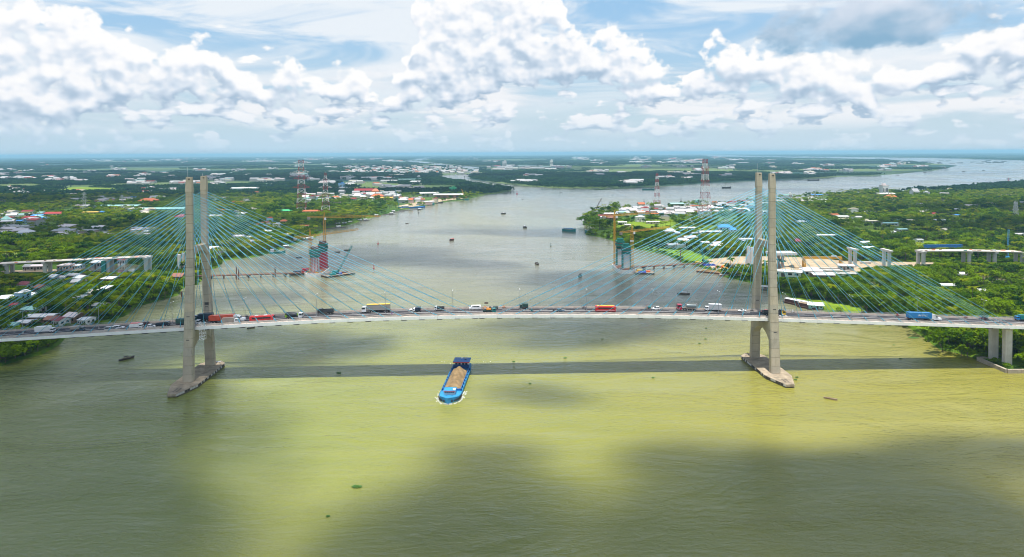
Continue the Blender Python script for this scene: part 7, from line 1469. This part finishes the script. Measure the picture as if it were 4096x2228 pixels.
def kit_obj(name, tr, cr):
    mb = bmesh.new(); me = bpy.data.meshes.new(name); nt = 0
    if tr is not None: mb.from_mesh(tr)
    nt = len(mb.faces); mb.from_mesh(cr); mb.faces.ensure_lookup_table()
    for i, f in enumerate(mb.faces): f.material_index = 0 if i < nt else 1
    mb.to_mesh(me); mb.free(); me.materials.append(BARK); me.materials.append(cr.materials[0]); o = bpy.data.objects.new(name, me); KITC.objects.link(o); return o
for i, (a, b) in enumerate(BROAD): kit_obj('a%d_tree' % i, a, b)
for i, (a, b) in enumerate(PALMS): kit_obj('b%d_palm' % i, a, b)
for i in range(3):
    c = crown_mesh(4.2, 90 + i, 14, 22, 1.9, 0.75, 5.0, 11.0); c.materials.append(FARLEAF_HAZED); kit_obj('c%d_clump' % i, None, c)
def scatter(name, rows, label):
    """rows: x, y, z, kind index, scale x, scale z, rotation"""
    A = np.array(rows, dtype=np.float64); me = bpy.data.meshes.new(name); me.from_pydata([tuple(p) for p in A[:, :3]], [], [])
    a = me.attributes.new('kind_id', 'INT', 'POINT'); a.data.foreach_set('value', A[:, 3].astype(np.int32)); a = me.attributes.new('grow_scale', 'FLOAT_VECTOR', 'POINT'); a.data.foreach_set('vector', np.stack([A[:, 4], A[:, 4], A[:, 5]], 1).astype(np.float32).ravel())
    a = me.attributes.new('turn', 'FLOAT_VECTOR', 'POINT'); a.data.foreach_set('vector', np.stack([A[:, 6] * 0, A[:, 6] * 0, A[:, 6]], 1).astype(np.float32).ravel())
    o = bpy.data.objects.new(name, me); link(o); tag(o, label, kind='stuff')
    g = bpy.data.node_groups.new('scatter_' + name, 'GeometryNodeTree'); g.interface.new_socket('Geometry', in_out='INPUT', socket_type='NodeSocketGeometry'); g.interface.new_socket('Geometry', in_out='OUTPUT', socket_type='NodeSocketGeometry'); g.is_modifier = True
    gi = g.nodes.new('NodeGroupInput'); go = g.nodes.new('NodeGroupOutput'); ci = g.nodes.new('GeometryNodeCollectionInfo'); ci.inputs['Collection'].default_value = KITC; ci.inputs['Separate Children'].default_value = True; ci.inputs['Reset Children'].default_value = True
    ip = g.nodes.new('GeometryNodeInstanceOnPoints'); ip.inputs['Pick Instance'].default_value = True
    def na(nm, ty): n = g.nodes.new('GeometryNodeInputNamedAttribute'); n.data_type = ty; n.inputs['Name'].default_value = nm; return n.outputs['Attribute']
    e2r = g.nodes.new('FunctionNodeEulerToRotation'); g.links.new(na('turn', 'FLOAT_VECTOR'), e2r.inputs[0])
    g.links.new(gi.outputs[0], ip.inputs['Points']); g.links.new(ci.outputs[0], ip.inputs['Instance']); g.links.new(na('kind_id', 'INT'), ip.inputs['Instance Index']); g.links.new(e2r.outputs[0], ip.inputs['Rotation']); g.links.new(na('grow_scale', 'FLOAT_VECTOR'), ip.inputs['Scale']); g.links.new(ip.outputs[0], go.inputs[0])
    md = o.modifiers.new('scatter', 'NODES'); md.node_group = g; return o
near = grow(200, 820, 5.6); mid = grow(820, 1700, 8.0); far_ = grow(1700, 3600, 17.0); vfar = grow(3600, 8500, 46.0); hor = grow(8500, 24000, 150.0)
def kinds(P, base=1.0):
    pn = vnoise(P[:, 0], P[:, 1], 1 / 70.0, 1); cl = vnoise(P[:, 0], P[:, 1], 1 / 45.0, 2) * 0.65 + vnoise(P[:, 0], P[:, 1], 1 / 14.0, 3) * 0.35; sz = vnoise(P[:, 0], P[:, 1], 1 / 110.0, 4); rows = []
    for (x, y), a, c, s in zip(P, pn, cl, sz):
        if c < 0.27: continue                                                 # clearings
        if rng.random() < (0.62 if a > 0.6 else 0.12): k = 5 + int(rng.integers(0, 4)); q = rng.uniform(0.8, 1.25)
        elif c < 0.36: k = 4; q = rng.uniform(0.5, 0.95)
        else: k = int(rng.integers(0, 5)); q = rng.uniform(0.5, 1.0) * (0.65 + 0.8 * s) * (1.35 if rng.random() < 0.06 else 1.0)
        rows.append((x, y, LAND_Z - 0.05, k, q * base, q * base * rng.uniform(0.85, 1.15), rng.uniform(0, 6.28)))
    return rows
rn = tidy(kinds(near, 1.12)); rm = tidy(kinds(mid, 1.12))
def place_tree(name, tr, cr, row, label, cat, group):
    e = empty(name, row[:3], row[6], label, cat, group); e.scale = (row[4], row[4], row[5])
    link(bpy.data.objects.new('trunk', tr), e); link(bpy.data.objects.new('crown', cr), e); return e
def side(x, y):
    s, t = to_st((x, y))
    if x < 0: return 'the left bank groves' if t < 150 else 'the trees round the left viaduct'
    return 'the right bank groves' if t < 150 else 'the trees round the building yard'
MARKS = [(h[0], h[1], h[9]) for h in HOUSES if len(h[9].split()) <= 8] + [(3262, 1236, 'teal float house'), (3180, 1218, 'maroon houseboat'), (4004, 1455, 'right side pier'), (3470, 1150, 'muddy pond'), (3960, 1120, 'ochre fish pond'), (3410, 1066, 'portal pier nearest the right pylon'), (3546, 1066, 'second portal pier'), (3683, 1062, 'left end of the right viaduct'), (592, 1086, 'right end of the left viaduct'), (3772, 1398, 'leaning riverside tree'), (3640, 1308, 'bright grass strip'), (120, 1400, 'bushes on the lower left shore'), (3900, 1330, 'riverside trees behind the side pier'), (440, 1270, 'street lamp on the left deck'), (3300, 1180, 'green bank behind the cables'), (3700, 1210, 'right cable anchorages'), (3800, 1250, 'blue container truck'), (4060, 1240, 'right edge lamp'), (600, 1190, 'left shore bushes')]
def near_mark(P):
    q = proj(np.array([P]))[0]; d, m_ = min((math.hypot(q[0] - a, (q[1] - b) * 2.0), (a, b, c)) for a, b, c in MARKS); dx, dy = q[0] - m_[0], (q[1] - m_[1]) * 2.0
    return ('left of' if dx < 0 else 'right of') + ' the ' + m_[2] if abs(dx) > abs(dy) else ('in front of' if dy > 0 else 'behind') + ' the ' + m_[2]
rn.sort(key=lambda r: r[1]); ind_b = [r for r in rn if r[3] < 5 and abs(r[0]) < 0.755 * r[1]][:270]; ind_p = [r for r in rn if r[3] >= 5 and abs(r[0]) < 0.755 * r[1]][:170]; keep = set(map(id, ind_b + ind_p))
for r in ind_b:
    t_, c_ = BROAD[r[3]]; nm = ('spreading green tree', 'tall green tree', 'broad low tree', 'many-lobed green tree', 'low green bush')[r[3]]
    place_tree('broadleaf_tree', t_, c_, r, nm + ' ' + near_mark(r[:3]), 'tree' if r[3] < 4 else 'bush', 'broadleaf trees of the near groves')
for r in ind_p:
    t_, c_ = PALMS[r[3] - 5]; place_tree('coconut_palm', t_, c_, r, ('medium', 'tall', 'short', 'leaning')[r[3] - 5] + ' palm ' + near_mark(r[:3]), 'palm', 'coconut palms of the near groves')
# the thin-trunked trees standing in the water by the right side pier, and shore bushes
for i, (x, y, k, q, ln) in enumerate(((3772, 1406, 2, 1.5, -3.0), (3800, 1398, 0, 1.35, -1), (3822, 1396, 3, 1.3, 0), (3846, 1400, 1, 1.25, 0.5), (3868, 1404, 0, 1.3, 0), (3890, 1408, 2, 1.2, 0.4), (3915, 1412, 3, 1.3, 0), (3940, 1416, 1, 1.3, 0), (3965, 1410, 0, 1.25, 0), (3790, 1380, 1, 1.2, -0.5), (3835, 1376, 2, 1.3, 0), (3880, 1380, 0, 1.3, 0), (3925, 1384, 3, 1.3, 0), (4060, 1420, 1, 1.3, 0), (4085, 1430, 0, 1.25, 0), (4020, 1400, 2, 1.3, 0), (4075, 1395, 3, 1.3, 0))):
    P = ground(x, y); t_, c_ = trunk_mesh(6.0, 0.16, 200 + i, 6, ln), BROAD[k][1]
    e = empty('riverside_tree', (P[0], P[1], 0.3), 0, 'thin-trunked shallows tree by the right side pier, ' + ('', 'next to the leaning tree', 'second from the leaning tree', 'third from the leaning tree', 'fourth from the leaning tree', 'fifth from the leaning tree', 'sixth from the leaning tree', 'last before the pier', 'touching the far pier column', 'back row behind the leaning tree', 'second in the back row', 'third in the back row', 'last in the back row', 'right of the pier', 'at the photo edge', 'behind the pier columns', 'behind the photo edge tree')[i] if i else 'leaning tree reaching over the water left of the right side pier', 'tree', 'trees in the shallows by the right side pier' if i else None); e.scale = (q * 0.9, q * 0.9, q)
    link(bpy.data.objects.new('trunk', t_), e); o = link(bpy.data.objects.new('crown', c_), e); o.location = (ln * 0.8, 0, 0.6)
for i, (x, y, q) in enumerate(((20, 1450, 1.2), (60, 1436, 1.1), (100, 1424, 1.2), (150, 1408, 1.0), (195, 1390, 1.0), (222, 1372, 0.9), (480, 1262, 1.0), (520, 1236, 1.1), (600, 1206, 1.1), (660, 1192, 1.0), (705, 1172, 0.9), (3845, 1420, 0.7), (3870, 1424, 0.8), (3820, 1412, 0.6), (3905, 1430, 0.5))):
    P = ground(x, y, 0.8); t_, c_ = BROAD[(4, 2, 4, 0)[i % 4]]; place_tree('shore_bush', t_, c_, (P[0], P[1], 0.5, 0, q * 1.15, q, i * 1.3), 'dense shore bush ' + near_mark((P[0], P[1], 0.5)), 'bush', 'bushes along the %s shore' % ('left' if x < 2000 else 'right'))
# the rest of the groves: masses nobody could count
mass = [r for r in rn if id(r) not in keep] + rm
scatter('grove_foliage', mass, 'dense groves of trees and palms behind the nearest ones')
rows = []
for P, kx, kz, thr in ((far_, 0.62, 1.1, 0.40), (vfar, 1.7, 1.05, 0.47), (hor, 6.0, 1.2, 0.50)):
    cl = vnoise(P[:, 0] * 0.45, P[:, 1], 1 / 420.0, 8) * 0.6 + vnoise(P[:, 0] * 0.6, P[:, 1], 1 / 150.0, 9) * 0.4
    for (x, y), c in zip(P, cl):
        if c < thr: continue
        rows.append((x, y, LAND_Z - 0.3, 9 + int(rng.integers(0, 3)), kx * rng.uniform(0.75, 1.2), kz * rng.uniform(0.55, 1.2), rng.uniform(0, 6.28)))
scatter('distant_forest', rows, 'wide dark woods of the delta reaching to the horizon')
# low undergrowth so that the ground between the crowns is not bare
ug = [(x, y, LAND_Z - 0.9, 4, rng.uniform(0.5, 0.9), rng.uniform(0.35, 0.6), rng.uniform(0, 6.28)) for x, y in grow(200, 900, 5.0)]
scatter('undergrowth', ug, 'low green undergrowth covering the banks')

# ================================================================== cumulus overhead (their shade falls on river and groves)
for x, y, rx, ry, a, th in ((150, 2000, 62, 70, 0.3, 170), (420, 1750, 55, 52, 0.0, 170), (180, 1600, 66, 50, 0.1, 190), (330, 1480, 40, 30, 0.2, 110), (560, 1400, 48, 34, 0.1, 110), (880, 1330, 40, 26, 0.1, 90), (1190, 1415, 40, 26, 0.1, 150), (1240, 1385, 40, 18, 0.3, 120), (1080, 1340, 36, 20, 0.0, 90), (330, 1360, 70, 42, 0, 140), (120, 2260, 45, 55, 0, 170),
                       (1850, 2020, 30, 24, 0.4, 130), (1650, 2200, 42, 30, 0.1, 150), (2200, 2260, 44, 26, 0.0, 140), (2000, 1830, 22, 14, 0.5, 90), (2120, 1570, 26, 14, 0.1, 80), (2900, 2050, 46, 36, 0.1, 160), (3450, 2120, 44, 30, -0.1, 150), (3750, 1990, 30, 20, 0.2, 120), (3960, 1840, 44, 20, -0.2, 120), (3250, 1880, 36, 14, 0.1, 90), (3560, 1840, 30, 9, 0.0, 60), (2750, 1820, 30, 14, 0.2, 100), (3950, 2300, 60, 50, 0, 170),
                       (2350, 1330, 75, 30, 0.0, 150), (1550, 1010, 90, 60, 0.1, 80), (950, 1200, 50, 40, 0, 80), (2600, 1200, 95, 60, 0.1, 160), (2330, 1120, 70, 50, 0.2, 110), (1750, 1050, 100, 36, 0.0, 80), (1300, 1050, 70, 60, 0, 120), (2250, 930, 160, 60, 0.1, 130)):
    cloud_over(ground(x, y), rx, ry, a, th)
for X, Y, rx, ry, th in ((-330, 430, 120, 75, 150), (-470, 560, 150, 80, 200), (-700, 900, 330, 150, 260), (-300, 1000, 120, 90, 110), (-1100, 1500, 520, 240, 200), (-300, 1900, 420, 200, 170), (700, 900, 300, 90, 260), (1000, 1180, 420, 120, 280), (500, 1900, 500, 150, 120), (600, 2900, 900, 280, 190), (-900, 2900, 900, 330, 190), (-2300, 3800, 900, 420, 190), (700, 4600, 1200, 420, 180), (2200, 3300, 700, 260, 160), (-600, 5600, 1400, 480, 180), (2800, 6200, 1400, 520, 180), (-3800, 6200, 1500, 520, 180)):
    cloud_over((X, Y), rx, ry, rng.uniform(-0.2, 0.2), th * 0.6, 2)
